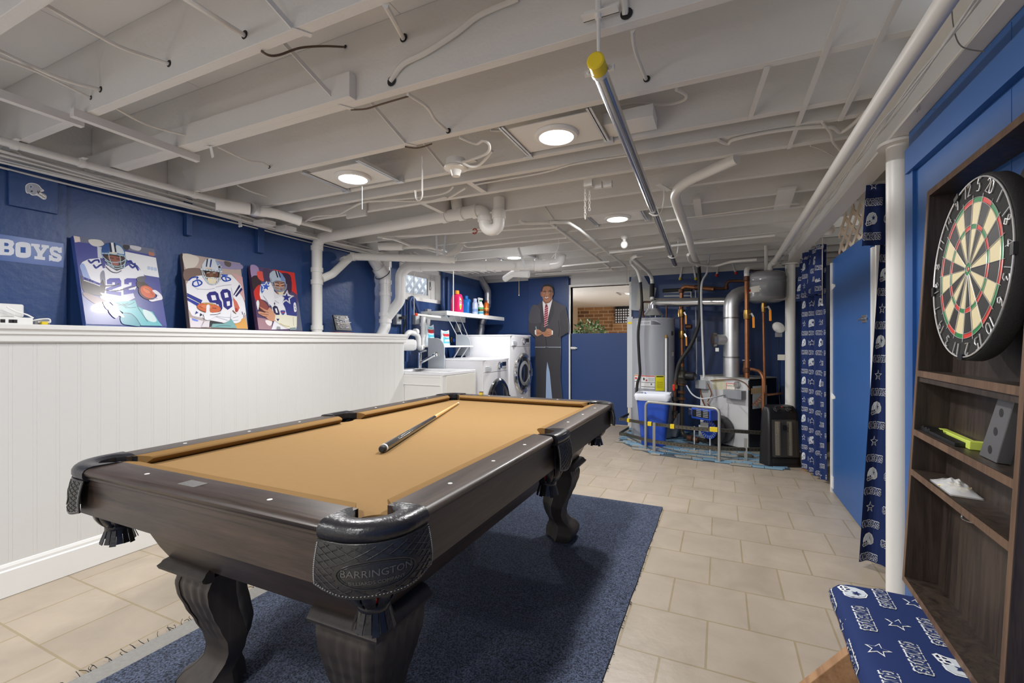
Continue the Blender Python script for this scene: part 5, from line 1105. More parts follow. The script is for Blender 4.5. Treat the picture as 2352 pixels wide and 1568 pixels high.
def art8(a, q):
    P, L, E = a.poly, a.line, a.ell
    P(q, (84, 68, 108)); P([(1285, 368), (1420, 400), (1440, 660), (1330, 640)], (164, 142, 182), 1); P([(1310, 560), (1450, 560), (1460, 800), (1345, 790)], (52, 38, 48), 1); P([(1400, 470), (1500, 480), (1510, 630), (1420, 580)], (220, 84, 74), 1); P([(1345, 800), (1450, 690), (1470, 950), (1385, 960)], (204, 52, 46), 1); P([(1650, 425), (2030, 488), (2075, 860), (1980, 790), (1975, 560), (1760, 480)], (216, 50, 44)); P([(1800, 500), (1960, 530), (1980, 800), (1900, 800), (1880, 640)], (58, 40, 70), 1); P([(1500, 430), (1620, 450), (1600, 640), (1520, 620)], (70, 56, 90), 1); P([(1400, 1240), (1660, 1280), (1640, 1450), (1425, 1440)], (168, 132, 142)); P([(1540, 1290), (1650, 1300), (1630, 1380), (1570, 1360)], (236, 226, 226), 1); P([(2060, 960), (2100, 980), (2165, 1468), (2060, 1460)], (90, 96, 120))
    P([(1450, 720), (1500, 650), (1620, 640), (1680, 760), (1700, 900), (1830, 870), (1890, 830), (2000, 880), (2050, 960), (2070, 1220), (2062, 1430), (1720, 1445), (1640, 1445), (1695, 1280), (1640, 1050), (1540, 960), (1460, 930), (1440, 860)], (232, 232, 238))
    P([(1835, 1010), (1950, 860), (2050, 920), (2072, 1000), (2068, 1222), (1900, 1200), (1870, 1080)], (46, 58, 134)); P([(1455, 690), (1500, 650), (1620, 645), (1480, 840), (1460, 800)], (72, 108, 186)); a.star(1548, 722, 100, (238, 240, 244), .45, .1); a.star(1548, 722, 72, (52, 94, 196), .42, .1); a.star(1895, 905, 130, (238, 240, 244), .45, .1); a.star(1895, 905, 112, (40, 44, 100), .44, .1); a.star(1895, 905, 104, (238, 240, 244), .44, .1); a.star(1893, 905, 82, (44, 52, 132), .42, .1)
    P([(1605, 560), (1610, 500), (1660, 455), (1740, 450), (1820, 510), (1870, 590), (1888, 690), (1800, 625), (1680, 635), (1640, 690)], (182, 196, 212)); P([(1780, 480), (1850, 560), (1880, 680), (1800, 610)], (120, 150, 200), 1); P([(1700, 452), (1720, 452), (1755, 565), (1735, 570)], (30, 34, 66)); P([(1740, 452), (1762, 462), (1800, 570), (1780, 570)], (30, 34, 66)); 
    P([(1675, 640), (1860, 642), (1865, 760), (1810, 830), (1740, 850), (1690, 740)], (178, 124, 100)); L([(1700, 655), (1760, 665)], 14, (60, 36, 30)); L([(1800, 668), (1850, 660)], 14, (60, 36, 30)); L([(1710, 672), (1755, 680)], 9, (232, 224, 216)); L([(1805, 682), (1845, 676)], 9, (232, 224, 216)); L([(1720, 700), (1760, 705)], 12, (40, 30, 30)); L([(1815, 705), (1850, 700)], 12, (40, 30, 30)); P([(1775, 680), (1800, 680), (1805, 725), (1775, 728)], (196, 140, 114), 1); P([(1780, 765), (1830, 765), (1815, 790), (1790, 788)], (110, 50, 46), 1)
    P([(1740, 790), (1800, 800), (1860, 780), (1830, 850), (1780, 865)], (226, 214, 176), 1); P([(1680, 800), (1740, 850), (1830, 865), (1720, 915), (1690, 900)], (220, 220, 228), 1)
    for p, w_ in (([(1625, 580), (1680, 740), (1760, 805), (1870, 775), (1888, 690)], 22), ([(1695, 722), (1790, 742), (1885, 732)], 14), ([(1705, 690), (1690, 640), (1740, 625), (1860, 640)], 14), ([(1770, 735), (1780, 805)], 12), ([(1700, 760), (1800, 780), (1880, 750)], 12)): L(p, w_, (164, 176, 194))
    for p in ([(1500, 880), (1560, 960), (1600, 1040)], [(1700, 960), (1760, 1000)], [(1650, 1100), (1640, 1200)]): L(p, 12, (190, 192, 206))
    L([(1690, 1000), (1690, 1020)], 16, (50, 50, 90)); P([(1655, 1075), (1690, 1040), (1735, 1060), (1770, 1150), (1775, 1215), (1730, 1215), (1680, 1160)], (40, 40, 78)); P([(1695, 1090), (1725, 1090), (1745, 1165), (1715, 1165)], (232, 232, 238)); P([(2010, 1010), (2045, 1000), (2060, 1130), (2020, 1140)], (232, 232, 238), 1); L([(2030, 1040), (2035, 1060)], 10, (50, 56, 120)); L([(2035, 1090), (2042, 1110)], 10, (50, 56, 120)); P([(1790, 1130), (1870, 1130), (1850, 1190), (1820, 1195)], (70, 80, 150), 1); L([(1810, 1160), (1850, 1158)], 14, (200, 60, 60))
    E(1490, 1050, 130, 74, 48, (92, 46, 44)); E(1494, 1046, 120, 64, 48, (146, 76, 70)); P([(1380, 985), (1410, 950), (1430, 1010), (1410, 1120), (1390, 1060)], (232, 232, 236), 1)
    P([(1430, 1062), (1560, 1120), (1600, 1075), (1640, 1110), (1700, 1210), (1695, 1300), (1600, 1290), (1540, 1240), (1420, 1180), (1425, 1140), (1540, 1160)], (204, 148, 120), 1)
    for p in ([(1430, 1120), (1500, 1135), (1580, 1160)], [(1440, 1180), (1520, 1190), (1580, 1200)], [(1490, 1225), (1560, 1230)]): L(p, 8, (120, 74, 60))
    P([(1700, 1200), (1880, 1200), (2065, 1225), (2062, 1400), (1940, 1440), (1780, 1360), (1690, 1290)], (228, 226, 206)); P([(1715, 1265), (1770, 1265), (1745, 1312)], (40, 50, 110)); L([(1780, 1345), (1860, 1385), (1940, 1395)], 8, (180, 160, 60)); L([(2000, 1240), (2010, 1380)], 10, (190, 190, 170)); P([(1730, 1395), (1780, 1400), (1790, 1445), (1720, 1440)], (150, 156, 156)); P([(1940, 1420), (2040, 1410), (2060, 1455), (1950, 1458)], (130, 150, 150))
K4, K5 = (140, 520, 6.27), (400, 560, 7.35)
canvas('canvas print of a football player in jersey 22, leftmost and largest in view', [(177, 130), (1345, 325), (1525, 1437), (360, 1405)], K4, art22, (62, 84, 150))
canvas('middle canvas print of a football player in jersey 88', [(140, 155), (1115, 325), (1245, 1435), (270, 1410)], K5, art88, (104, 92, 90))
canvas('canvas print of a passing football player with blue star sleeves beside the drain stack', [(1285, 365), (2030, 485), (2165, 1470), (1425, 1445)], K5, art8, (92, 62, 96))
# small framed photo with red foot
fq = lambda cx, cy_: onP(690+cx/6.03, 520+cy_/6.03, C0, CN)
c = [fq(*q) for q in ((455, 1222), (655, 1236), (715, 1442), (500, 1432))]
dz = HWT+.012-min(c[2].z, c[3].z)
pf = thing('photo_frame', 'small black framed arena photo standing on a red foot', 'photo frame', V((c[2].x, (c[2].y+c[3].y)/2, HWT)))
MB().prism(c, -CN*.016).build('frame', BLACK, pf, smooth=0)
m = MB(); a = Art(m, fq, CN); random.seed(2)
a.poly([(475, 1240), (648, 1250), (700, 1412), (515, 1405)], (28, 28, 40))
for i in range(70):
    u, v = random.random(), random.random(); x = 475+u*170+v*45; y = 1240+v*165+u*8; s_ = random.uniform(4, 11)
    if not (480+v*40 < x < 640+v*45): continue
    a.poly([(x-s_, y-s_*.4), (x+s_, y-s_*.4), (x+s_, y+s_*.4), (x-s_, y+s_*.4)], random.choice([(190, 180, 170), (120, 110, 120), (210, 205, 190), (150, 120, 70), (70, 80, 160), (90, 86, 96)]))
a.line([(480, 1260), (580, 1300), (660, 1280)], 8, (160, 160, 170)); a.line([(500, 1330), (600, 1345), (690, 1330)], 7, (210, 200, 190))
m.build('photo', PRINT, pf, smooth=0)
y0, y1 = sorted((fq(475, 1450).y, fq(716, 1450).y)); MB().box((c[3].x-.03, y0, HWT+.0005), (c[3].x+.02, y1, HWT+.014)).build('foot', mat('dark_red_lacquer', rgb(120, 24, 34), .25), pf, bev=.003, smooth=0)
# router and adapter
f6 = lambda cx, cy_, x: onX(cx/3.92, 360+cy_/3.92, x)
a = f6(-120, 1350, -3.2); b = f6(195, 1440, -3.2)
rt_ = thing('internet_router', 'white router box with loose cables at the left end of the ledge', 'router', (-3.22, (a.y+b.y)/2, HWT))
zl = f6(200, 1452, -3.2).z
m = MB().prism([(-3.14, a.y, HWT+.045), (-3.14, b.y, HWT+.045), (-3.18, b.y, a.z), (-3.3, b.y, a.z), (-3.3, a.y, a.z), (-3.18, a.y, a.z)], (0, 0, .0001)); m = MB()
m.box((-3.32, a.y, HWT+.04), (-3.17, b.y, HWT+.105)); m.build('upper_box', WHITEP, rt_, bev=.008, smooth=0)
yb = f6(300, 1470, -3.13).y; m = MB().box((-3.33, a.y, HWT+.001), (-3.13, yb, HWT+.038)); m.build('port_box', WHITEP, rt_, bev=.004, smooth=0)
m = MB()
for cx in (25, 100, 135): p = f6(cx, 1470, -3.129); m.box((-3.1305, p.y-.008, HWT+.010), (-3.1285, p.y+.008, HWT+.026))
m.build('port', BLACK, rt_, smooth=0)
m = MB()
for k_, pts in enumerate(([(60, 1350), (150, 1395), (240, 1420), (300, 1452)], [(0, 1380), (80, 1410), (140, 1440), (200, 1455)], [(290, 1475), (360, 1462), (440, 1460), (452, 1480), (440, 1490), (340, 1488)], [(330, 1470), (390, 1478), (445, 1492)])): m.tube(crom([f6(x, y, -3.14-.02*k_)+V((0, 0, .0)) for x, y in pts], 5), .004, 6)
m.build('cable', WHITEP, rt_)
p = f6(365, 1460, -3.2); m = MB().box((p.x-.03, p.y-.03, HWT+.0005), (p.x+.02, p.y+.03, HWT+.03)); q_ = f6(395, 1475, -3.17); m.box((q_.x-.01, q_.y-.012, HWT+.006), (q_.x+.012, q_.y+.012, HWT+.022), 1); m.build('plug_adapter', [GREYP, YELLOWP], rt_, bev=.003, smooth=0)
# blue board with the helmet sticker
hx = LX+.03
c = [f6(x, y, hx) for x, y in ((80, 70), (525, 175), (527, 515), (82, 435))]; yy0, yy1 = c[0].y, c[1].y; zz0, zz1 = (c[2].z+c[3].z)/2, (c[0].z+c[1].z)/2
wb_ = thing('access_board', 'square blue board on the wall bearing a silver helmet sticker', 'board', (hx-.008, (yy0+yy1)/2, zz0))
MB().box((LX+.0145, yy0, zz0), (hx, yy1, zz1)).build('board', BLUE, wb_, bev=.002, smooth=0)
m = MB(); a = Art(m, lambda x, y: f6(x, y, hx), (1, 0, 0))
a.poly([(228, 285), (232, 255), (265, 236), (310, 238), (350, 255), (375, 285), (395, 300), (392, 312), (370, 318), (415, 345), (414, 380), (385, 382), (335, 350), (290, 348), (262, 330), (245, 330), (232, 315)], (236, 236, 236), 1)
a.poly([(234, 285), (240, 258), (268, 242), (310, 244), (346, 260), (368, 288), (385, 302), (350, 304), (330, 330), (300, 342), (268, 324), (246, 322), (238, 308)], (168, 172, 184), 1)
a.star(278, 270, 22, (226, 228, 234), .42, .2); a.star(278, 270, 15, (40, 76, 150), .42, .2); a.ell(285, 310, 10, 7, 0, (30, 32, 40)); a.poly([(335, 305), (365, 305), (350, 330), (335, 325)], (60, 52, 52))
for p in ([(335, 325), (370, 350), (405, 372)], [(345, 312), (380, 328), (412, 350)], [(340, 340), (360, 322)], [(385, 330), (380, 372)], [(410, 348), (408, 378)]): a.line(p, 7, (206, 204, 196))
m.build('helmet_sticker', PRINT, wb_, smooth=0)
# lettered strip
bx = LX+.0155; c = [f6(x, y, bx) for x, y in ((-260, 650), (572, 775), (560, 955), (-260, 900))]
bn = thing('lettered_strip', 'blue wall strip with white slab letters reading BOYS', 'sign', (bx, (c[0].y+c[1].y)/2, c[2].z))
ya, yb2 = c[0].y, c[1].y; za, zb = f6(0, 925, bx).z-.004, f6(0, 695, bx).z
MB().box((LX+.0142, ya, za), (bx, yb2, zb)).build('strip', mat('glossy_blue_vinyl', rgb(44, 86, 160), .25), bn, smooth=0)
m = MB(); a = Art(m, lambda x, y: f6(x, y, bx), (1, 0, 0)); W_, B_ = (222, 226, 236), (44, 86, 160)
a.poly([(-60, 733), (70, 742), (118, 757), (128, 785), (112, 812), (128, 838), (124, 872), (95, 888), (-60, 880), (-60, 858), (-30, 860), (-30, 760), (-60, 758)], W_); a.poly([(38, 772), (70, 776), (80, 790), (70, 804), (38, 802)], B_); a.poly([(38, 830), (76, 833), (84, 846), (76, 860), (38, 856)], B_)
a.poly([(138, 800), (148, 775), (190, 766), (250, 775), (275, 797), (278, 875), (262, 902), (220, 910), (165, 903), (140, 882)], W_, 1); a.poly([(184, 812), (230, 815), (230, 866), (184, 862)], B_)
a.poly([(278, 780), (358, 788), (358, 815), (346, 814), (366, 848), (386, 818), (372, 817), (372, 790), (440, 798), (440, 824), (424, 823), (382, 880), (382, 900), (405, 903), (405, 930), (308, 920), (308, 893), (335, 895), (335, 868), (300, 805), (278, 804)], W_)
a.poly([(445, 850), (447, 822), (470, 808), (515, 810), (530, 818), (555, 815), (555, 865), (530, 866), (512, 846), (486, 840), (480, 855), (540, 880), (556, 900), (552, 930), (525, 946), (480, 940), (462, 933), (440, 938), (440, 885), (466, 887), (480, 908), (508, 915), (516, 906), (460, 882)], W_)
m.build('lettering', PRINT_MATT, bn, smooth=0)
# =================================================================== LAUNDRY CORNER
KX1, KY0, KY1, KZ = onY(1018, 856, 3.83).x, 3.815, 4.47, onY(1018, 856, 3.83).z
sk = thing('sink_cabinet', 'white utility sink cabinet at the end of the half wall', 'sink', ((LX+KX1)/2, (KY0+KY1)/2, 0))
OFFW = mat('old_white_plywood', rgb(222, 220, 212), .5, var=.04, vscale=12)
m = MB().box((LX+.02, KY0, 0), (KX1, KY1, KZ-.03)); m.box((HWX+.0, KY0-.008, KZ-.13), (KX1-.02, KY0, KZ-.03)); m.box((HWX+.0, KY0-.012, KZ-.05), (KX1-.015, KY0, KZ-.03)); m.box((HWX+.0, KY0-.012, KZ-.13), (KX1-.015, KY0, KZ-.122)); m.box((KX1-.03, KY0-.006, 0), (KX1+.004, KY0+.02, KZ-.03))
m.build('cabinet_body', TRIM, sk, bev=.002, smooth=0)
m = MB().box((KX1+.001, KY0+.05, .06), (KX1+.018, KY1-.01, KZ-.035)); m.build('cabinet_door', OFFW, sk, bev=.002, smooth=0)
m = MB(); zt_ = KZ
ring(m, 0, 0, 0, 0, 0, 0, 0) if False else None
x0, x1, y0, y1 = LX+.02, KX1+.012, KY0-.0, KY1-.0
bx0, bx1, by0, by1 = x0+.16, x1-.06, y0+.06, y1-.06
m.box((x0, y0, zt_-.03), (bx0, y1, zt_)); m.box((bx1, y0, zt_-.03), (x1, y1, zt_)); m.box((bx0, y0, zt_-.03), (bx1, by0, zt_)); m.box((bx0, by1, zt_-.03), (bx1, y1, zt_))
m.box((bx0, by0, zt_-.22), (bx1, by1, zt_-.21)); m.build('basin', ENAMEL, sk, bev=.004, smooth=0)
fp = onZ(964, 846, KZ); ft = thing('kitchen_faucet', 'chrome single-lever faucet with long pull-out spout on the white sink', 'faucet', (fp.x, fp.y, KZ))
m = MB(); m.lathe([(.05, 0), (.05, .008), (.028, .012)], fp, 20, sx=1.0, sy=2.0); m.lathe([(.025, .008), (.024, .10), (.026, .15), (.024, .185), (.0, .19)], fp, 18); m.build('body', CHROME, ft)
sp0 = fp+V((0, 0, .06)); sp1 = onY(1003, 812, fp.y-.02); m = MB(); m.tube([sp0, lerp(sp0, sp1, .82)], .017, 12); m.piece(); m.tube([lerp(sp0, sp1, .8), lerp(sp0, sp1, .86), sp1], [.018, .024, .024], 14); m.tube([sp1-V((0, 0, .0)), sp1+V((.01, 0, -.03))], [.024, .022], 14); m.build('spout', CHROME, ft)
m = MB().tube(crom([fp+V((0, 0, .18)), onY(966, 808, fp.y), onY(979, 805, fp.y)], 5), [.018]*5+[.012]*6 if False else .011, 10); m.build('lever', CHROME, ft)
# washers
def washer(name, label, cat, y0, y1, xf, zb, zt_, ped, knob_u, dk):
    t = thing(name, label, cat, ((xf-.35), (y0+y1)/2, 0)); xb = xf-.69
    if ped: MB().box((xb+.02, y0+.005, 0), (xf-.03, y1-.005, zb-.004)).build('pedestal', ENAMEL, t, bev=.01, smooth=0)
    m = MB().box((xb, y0, zb), (xf-.03, y1, zt_-.02)); m.build('cabinet', ENAMEL, t, bev=.006, smooth=0)
    m = MB().box((xb, y0-.002, zt_-.02), (xf-.02, y1+.002, zt_)); m.build('top_panel', ENAMEL, t, bev=.008, smooth=0)
    # bowed front with control band
    yc = (y0+y1)/2; hw_ = (y1-y0)/2
    m = MB(); P = [(xf-.035+.035*(1-(s_*s_)**1.6), yc+s_*hw_) for s_ in [-1+i/10 for i in range(21)]]
    m.prism([(xf-.035, y0, zb)]+[(a, b, zb) for a, b in P[1:-1]]+[(xf-.035, y1, zb)], (0, 0, zt_-.155-zb)); m.build('front_panel', ENAMEL, t, smooth=50)
    m = MB(); m.prism([(xf-.035, y0, zt_-.150)]+[(a, b, zt_-.150) for a, b in P[1:-1]]+[(xf-.035, y1, zt_-.150)], (0, 0, .13)); m.build('control_panel', ENAMEL, t, smooth=50)
    m = MB()
    for i in range(3): m.box((xb+.12+.15*i, y0-.0035, zb+.12), (xb+.22+.15*i, y0, zt_-.16))
    m.build('side_rib', ENAMEL, t, bev=.002, smooth=0) if False else None
    dz = zb+(zt_-zb)*.47; R = .272
    m = MB().lathe([(R-.055, .0), (R-.05, .028), (R-.02, .034), (R, .022), (R+.004, .0)], (xf-.004, yc, dz), 40, (1, 0, 0), caps=False); dr_ = m.build('door_ring', mat('dark_chrome', (.28, .29, .31, 1), .12, 1.0) if dk else CHROME, t)
    m = MB().lathe([(.0001, .038), (.08, .036), (.15, .026), (R-.05, .016)], (xf-.004, yc, dz), 40, (1, 0, 0), caps=False); m.build('door_glass', DARKGLASS, t)
    if not dk: MB().lathe([(.12, .03), (.125, .034), (.165, .026), (.16, .02)], (xf, yc, dz), 32, (1, 0, 0), caps=False).build('inner_rim', GREYP, t)
    MB().box((xf-.02, yc+R-.03, dz-.05), (xf+.032, yc+R+.004, dz+.05)).build('door_handle', DARKGLASS if dk else CHROME, t, bev=.006, smooth=0)
    zc = zt_-.082; MB().lathe([(.046, 0), (.044, .012), (.036, .014), (.034, .03), (.0, .032)], (xf-.002, yc+.015, zc), 28, (1, 0, 0)).build('program_dial', CHROME, t)
    MB().box((xf-.012, yc+.10, zc-.012), (xf-.003+.004, yc+.215, zc+.038)).build('display', DARKGLASS, t, bev=.002, smooth=0)
    m = MB()
    for i in range(5): m.piece(); m.box((xf-.012, yc+.10+.025*i, zc-.045), (xf+.001, yc+.116+.025*i, zc-.027))
    m.build('button', GREYP, t, smooth=0)
    m = MB().box((xf-.03, y0+.045, zc-.062), (xf-.004, y0+.20, zc-.012)); m.box((xf-.03, y0+.05, zc-.012), (xf-.0045, y0+.195, zc+.0)); m.build('dispenser_drawer', LGREY, t, bev=.006, smooth=0)
    m = MB(); put_text(m, 'LG', .022, (xf-.0235+.006, y0+.075, zc+.035), (0, 1, 0), (0, 0, 1)); m.build('badge', BLACK, t, smooth=0)
    return t
washer('washing_machine', 'white front-load washer nearest the sink with black glass door', 'washer', 4.53, 5.215, -2.41, .012, .972, 0, 1152, 1)
washer('clothes_dryer', 'taller white front-load dryer on pedestal with chrome ringed door', 'dryer', 5.265, 5.95, -2.41, .30, 1.265, 1, 1204, 0)
# grey side panels with shelf above the washer
gs = thing('laundry_rack', 'grey ended shelf rack behind the white sink', 'shelf rack', (-3.2, 4.75, .95))
def gpan(yv, us, vs_, zb_):
    x1_ = onY(us[1], 830, yv).x; x0_ = max(LX+.006, onY(us[0], 830, yv).x); z1_ = onY(us[0], vs_[0], yv).z; z0_ = zb_
    pts = [(x0_, yv, z0_), (x1_, yv, z0_), (x1_, yv, z1_-.12)]+[(x1_-.12+.12*cos(a), yv, z1_-.12+.12*sin(a)) for a in [pi/2*i/8 for i in range(1, 9)]]+[(x0_, yv, z1_)]
    return MB().prism(pts, (0, .016, 0)), x1_
g1, gx = gpan(4.49, (983, 1020), (776, 843), KZ+.0); g1.build('side_panel', mat('grey_melamine', rgb(172, 178, 186), .4), gs, smooth=30)
g2, gx2 = gpan(5.20, (1047, 1080), (768, 843), .99); g2.build('side_panel', MATS['grey_melamine'], gs, smooth=30)
shz = onY(1020, 794, 4.5).z; MB().box((LX+.01, 4.507, shz-.018), (gx-.01, 5.198, shz)).build('shelf_board', WHITEP, gs, bev=.002, smooth=0)
m = MB()
for ya, za, yb_, zb_ in ((4.55, shz-.02, 4.8, shz-.26), (4.95, shz-.02, 4.86, shz-.24), (5.15, shz-.02, 5.0, shz-.26)): m.piece(); m.cyl((gx-.06, ya, za), (gx-.16, yb_, zb_), .008, 8)
m.build('brace', LGREY, gs)
random.seed(4)
def pouch(label, y, w_, h_, x, lean, name):
    t = thing(name, label, 'detergent pouch', (x, y, shz), 'detergent pouches')
    def S(a, b):
        an = 2*pi*a; z = b; ww = w_*(.5-.05*b); dd_ = .045*(1-b)**.6+.004
        return V((x+lean*b*h_+dd_*sin(an), y+ww*cos(an)*(1+.05*sin(b*9))+.004*sin(a*30+b*7), shz+.001+h_*b*(1+.04*cos(an*2))))
    m = MB(); m.sheet(S, 28, 12); m.build('pouch', mat('pale_film_pack', rgb(214, 226, 234), .3, var=.06, vscale=20), t, smooth=70)
    m = MB()
    for (b0, b1, a0, a1, c_) in ((.62, .80, -.13, .13, (196, 48, 60)), (.15, .55, -.15, .15, (96, 190, 214)), (.28, .42, -.10, .10, (232, 240, 244)), (.84, .92, -.1, .1, (120, 200, 220))):
        m.sheet(lambda a, b: S((.25+a0+(a1-a0)*a), b0+(b1-b0)*b)+V((.0015, 0, 0)), 8, 4, 0, rgb(*c_))
    m.build('printed_label', PRINT, t, smooth=70)
pouch('taller pale detergent pouch leaning left on the laundry rack shelf', 4.62, .17, .25, -3.22, -.0, 'detergent_pouch')
pouch('shorter crumpled blue and white pouch at right on the rack shelf', 4.86, .19, .19, -3.16, .02, 'detergent_pouch')
# hanging shelf board with bottles
SHX, SHZ = -2.95, 1.52
ya, yb_ = onX(1026.5, 717, SHX).y, 6.16
hs = thing('hanging_shelf', 'white board shelf hung on rods over the washers', 'shelf', ((SHX-.19), (ya+yb_)/2, SHZ))
MB().box((LX+.03, ya, SHZ-.0), (SHX, yb_, SHZ+.022)).build('board', WHITEP, hs, bev=.002, smooth=0)
m = MB().box((SHX-.02, ya, SHZ-.028), (SHX, yb_, SHZ-.0)); m.piece(); m.box((LX+.03, ya+.02, SHZ-.07), (LX+.05, yb_-.5, SHZ)); m.build('cleat', TRIM, hs, smooth=0)
m = MB(); p = onX(1041, 715, SHX-.004); m.cyl((p.x, p.y, SHZ+.02), (p.x, p.y, JZ), .007, 8); m.piece(); p = onX(951, 700, -3.1); m.cyl((p.x, p.y, SHZ-.05), (p.x, p.y, JZ), .004, 8); m.build('hanger_rod', PIPE_WHITE, hs)
m = MB()
for q in range(3): m.piece(); m.cyl((SHX-.1-.05*q, ya+.12+.25*q, SHZ), (SHX-.05-.05*q, ya+.3+.22*q, SHZ-.26), .005, 8)
m.build('support_bracket', LGREY, hs)
tz = SHZ+.022
def jug(label, y, h_, colr, capc, x, lab):
    t = thing('detergent_bottle', label, 'detergent bottle', (x, y, tz), 'bottles on the laundry shelf'); w_ = h_*.40
    outer = [(-.5, 0), (.5, 0), (.52, .08), (.50, .45), (.42, .62), (.22, .80), (.10, .84), (-.16, .84), (-.40, .74), (-.5, .6), (-.53, .3)]
    hole = [(.22, .40), (.36, .40), (.37, .55), (.28, .66), (.20, .66)]
    m = MB(); rings = []
    op = [(y+a*w_*1.0, tz+b*h_) for a, b in outer]
    # body as pillow: outline loft through thickness
    for dx, k_ in ((-.062, .86), (-.05, .97), (0, 1.0), (.05, .97), (.062, .86)):
        cy0 = sum(a for a, b in op)/len(op); cz0 = sum(b for a, b in op)/len(op)
        rings.append([V((x+dx*h_/.28, cy0+(a-cy0)*k_, max(tz+.0005, cz0+(b-cz0)*k_))) for a, b in op])
    m.loft(rings); m.build('bottle_body', colr, t, bev=0, smooth=60)
    m = MB().prism([(x+.064*h_/.28, y+a*w_*1.0, tz+b*h_) for a, b in hole], (.002, 0, 0)); m.build('handle_recess_shade', mat('recess_shade_'+lab, tuple(c*.35 for c in colr.node_tree.nodes['Principled BSDF'].inputs['Base Color'].default_value[:3]), .4), t, smooth=0)  # raised patch in darkened body colour paints the shade of the handle opening
    MB().lathe([(w_*.22, .83*h_), (w_*.24, .84*h_), (w_*.24, .98*h_), (w_*.20, h_)], (x, y-.03*w_, tz), 20).build('cap', capc, t)
    m = MB(); r_ = .21*h_; a = Art(m, lambda px, pz: V((x+.0635*h_/.28, y+px, tz+pz)), (1, 0, 0))
    if lab == 'pink':
        a.ell(-.22*w_, .40*h_, .22*w_, .27*h_, 0, (250, 226, 110)); a.ell(-.22*w_, .46*h_, .19*w_, .14*h_, 0, (246, 240, 236)); a.ell(-.22*w_, .26*h_, .17*w_, .08*h_, 0, (130, 190, 70)); a.line([(-.36*w_, .5*h_), (-.22*w_, .53*h_), (-.08*w_, .5*h_)], .012, (226, 60, 130)); a.line([(-.34*w_, .43*h_), (-.1*w_, .43*h_)], .014, (200, 60, 160))
        m.build('printed_label', PRINT, t, smooth=0)
    return t
PINK = mat('hot_pink_plastic', rgb(238, 36, 106), .3); SKY = mat('sky_blue_plastic', rgb(46, 130, 220), .3)
py = onX(1047, 700, -3.08).y
jug('hot pink detergent jug with orange cap on the laundry shelf', py, .285, PINK, ORANGE, -3.06, 'pink')
jug('blue detergent jug behind the pink jug on the laundry shelf', onX(1070, 700, -3.22).y, .27, SKY, SKY, -3.21, 'blue')
def bottle(label, u, x, prof, mt, capm, capprof, lab=None, head=None):
    y = onX(u, 710, x).y; t = thing('cleaner_bottle', label, 'cleaner bottle', (x, y, tz), 'bottles on the laundry shelf')
    MB().lathe(prof, (x, y, tz), 18).build('bottle_body', mt, t); MB().lathe(capprof, (x, y, tz), 14).build('cap', capm, t)
    if lab:
        m = MB()
        for z0, z1, c_ in lab: m.lathe([(prof[1][0]+.0008, z0), (prof[1][0]+.0008, z1)], (x, y, tz), 18, caps=False, col=rgb(*c_))
        m.build('printed_label', PRINT, t)
    if head:
        m = MB(); m.box((x-.014, y-.065, tz+head), (x+.014, y+.045, tz+head+.03)); m.box((x-.008, y-.062, tz+head-.06), (x+.008, y-.045, tz+head)); m.build('spray_trigger', WHITEP, t, bev=.005, smooth=0)
bottle('tall lavender bottle left of the white spray bottle', 1091, -3.05, [(.0, 0), (.04, .0), (.04, .15), (.03, .175), (.022, .18)], mat('lavender_plastic', rgb(176, 190, 226), .3), mat('pale_lilac', rgb(190, 200, 232), .3), [(.024, .175), (.026, .22), (.0, .222)], [(.04, .08, (120, 150, 200))])
bottle('white trigger spray bottle with green neck on the laundry shelf', 1104, -3.04, [(.0, 0), (.042, .0), (.042, .13), (.02, .18), (.016, .20)], WHITEP, mat('green_plastic', rgb(30, 130, 84), .4), [(.018, .19), (.018, .212), (.0, .213)], [(.02, .05, (80, 170, 200)), (.055, .11, (90, 176, 96)), (.06, .085, (220, 70, 60))], .212)
bottle('orange cleaner bottle at the right end of the bottle row', 1117, -3.02, [(.0, 0), (.036, .0), (.036, .165), (.02, .19)], mat('amber_plastic', rgb(214, 106, 32), .3), mat('dark_red_cap', rgb(120, 40, 24), .4), [(.018, .185), (.018, .22), (.0, .222)], [(.03, .07, (110, 62, 22)), (.09, .11, (236, 190, 90))])
bar = MB().bar(onX(957, 722, -3.0), onX(1010, 728, -2.96), .035, .02); b_ = solo(bar, 'white_rail', WHITEP, 'white bar with orange tip sticking out below the laundry shelf', 'rail', smooth=0)
MB().ball(onX(956, 722, -3.0), .018, 12).build('orange_tip', mat('safety_orange', rgb(240, 80, 40), .4), b_)
# wall plumbing, sockets, blue pipes
tp_ = thing('sink_trap', 'white PVC trap and standpipe on the blue wall above the sink', 'pipe', onX(970, 780, -3.25))
X_ = lambda u, v, x=-3.26: onX(u, v, x)
MB().tube(fillet([X_(972, 728), X_(972, 800), X_(961, 800), X_(961, 768), X_(938, 762), X_(924, 790)], .08, 7), .032, 14).build('trap_bend', PVC, tp_)
MB().tube(fillet([X_(984, 733), X_(983, 745), X_(974, 760)], .03), .026, 12).build('wye_branch', PVC, tp_)
m = MB(); coupling(m, X_(972, 745), (0, 0, 1), .034, .02); coupling(m, X_(972, 770), (0, 0, 1), .034, .016); coupling(m, X_(955, 762), (0, 1, 0), .034, .02); m.build('pipe_coupling', PVC, tp_)
p = onX(940, 792, -3.2); m = MB().lathe([(.065, -.14), (.065, .05), (.058, .055), (.058, .07), (.0, .07)], p, 24, (.6, .8, 0)); m.build('cleanout_cap', PVC, tp_)
random.seed(1)
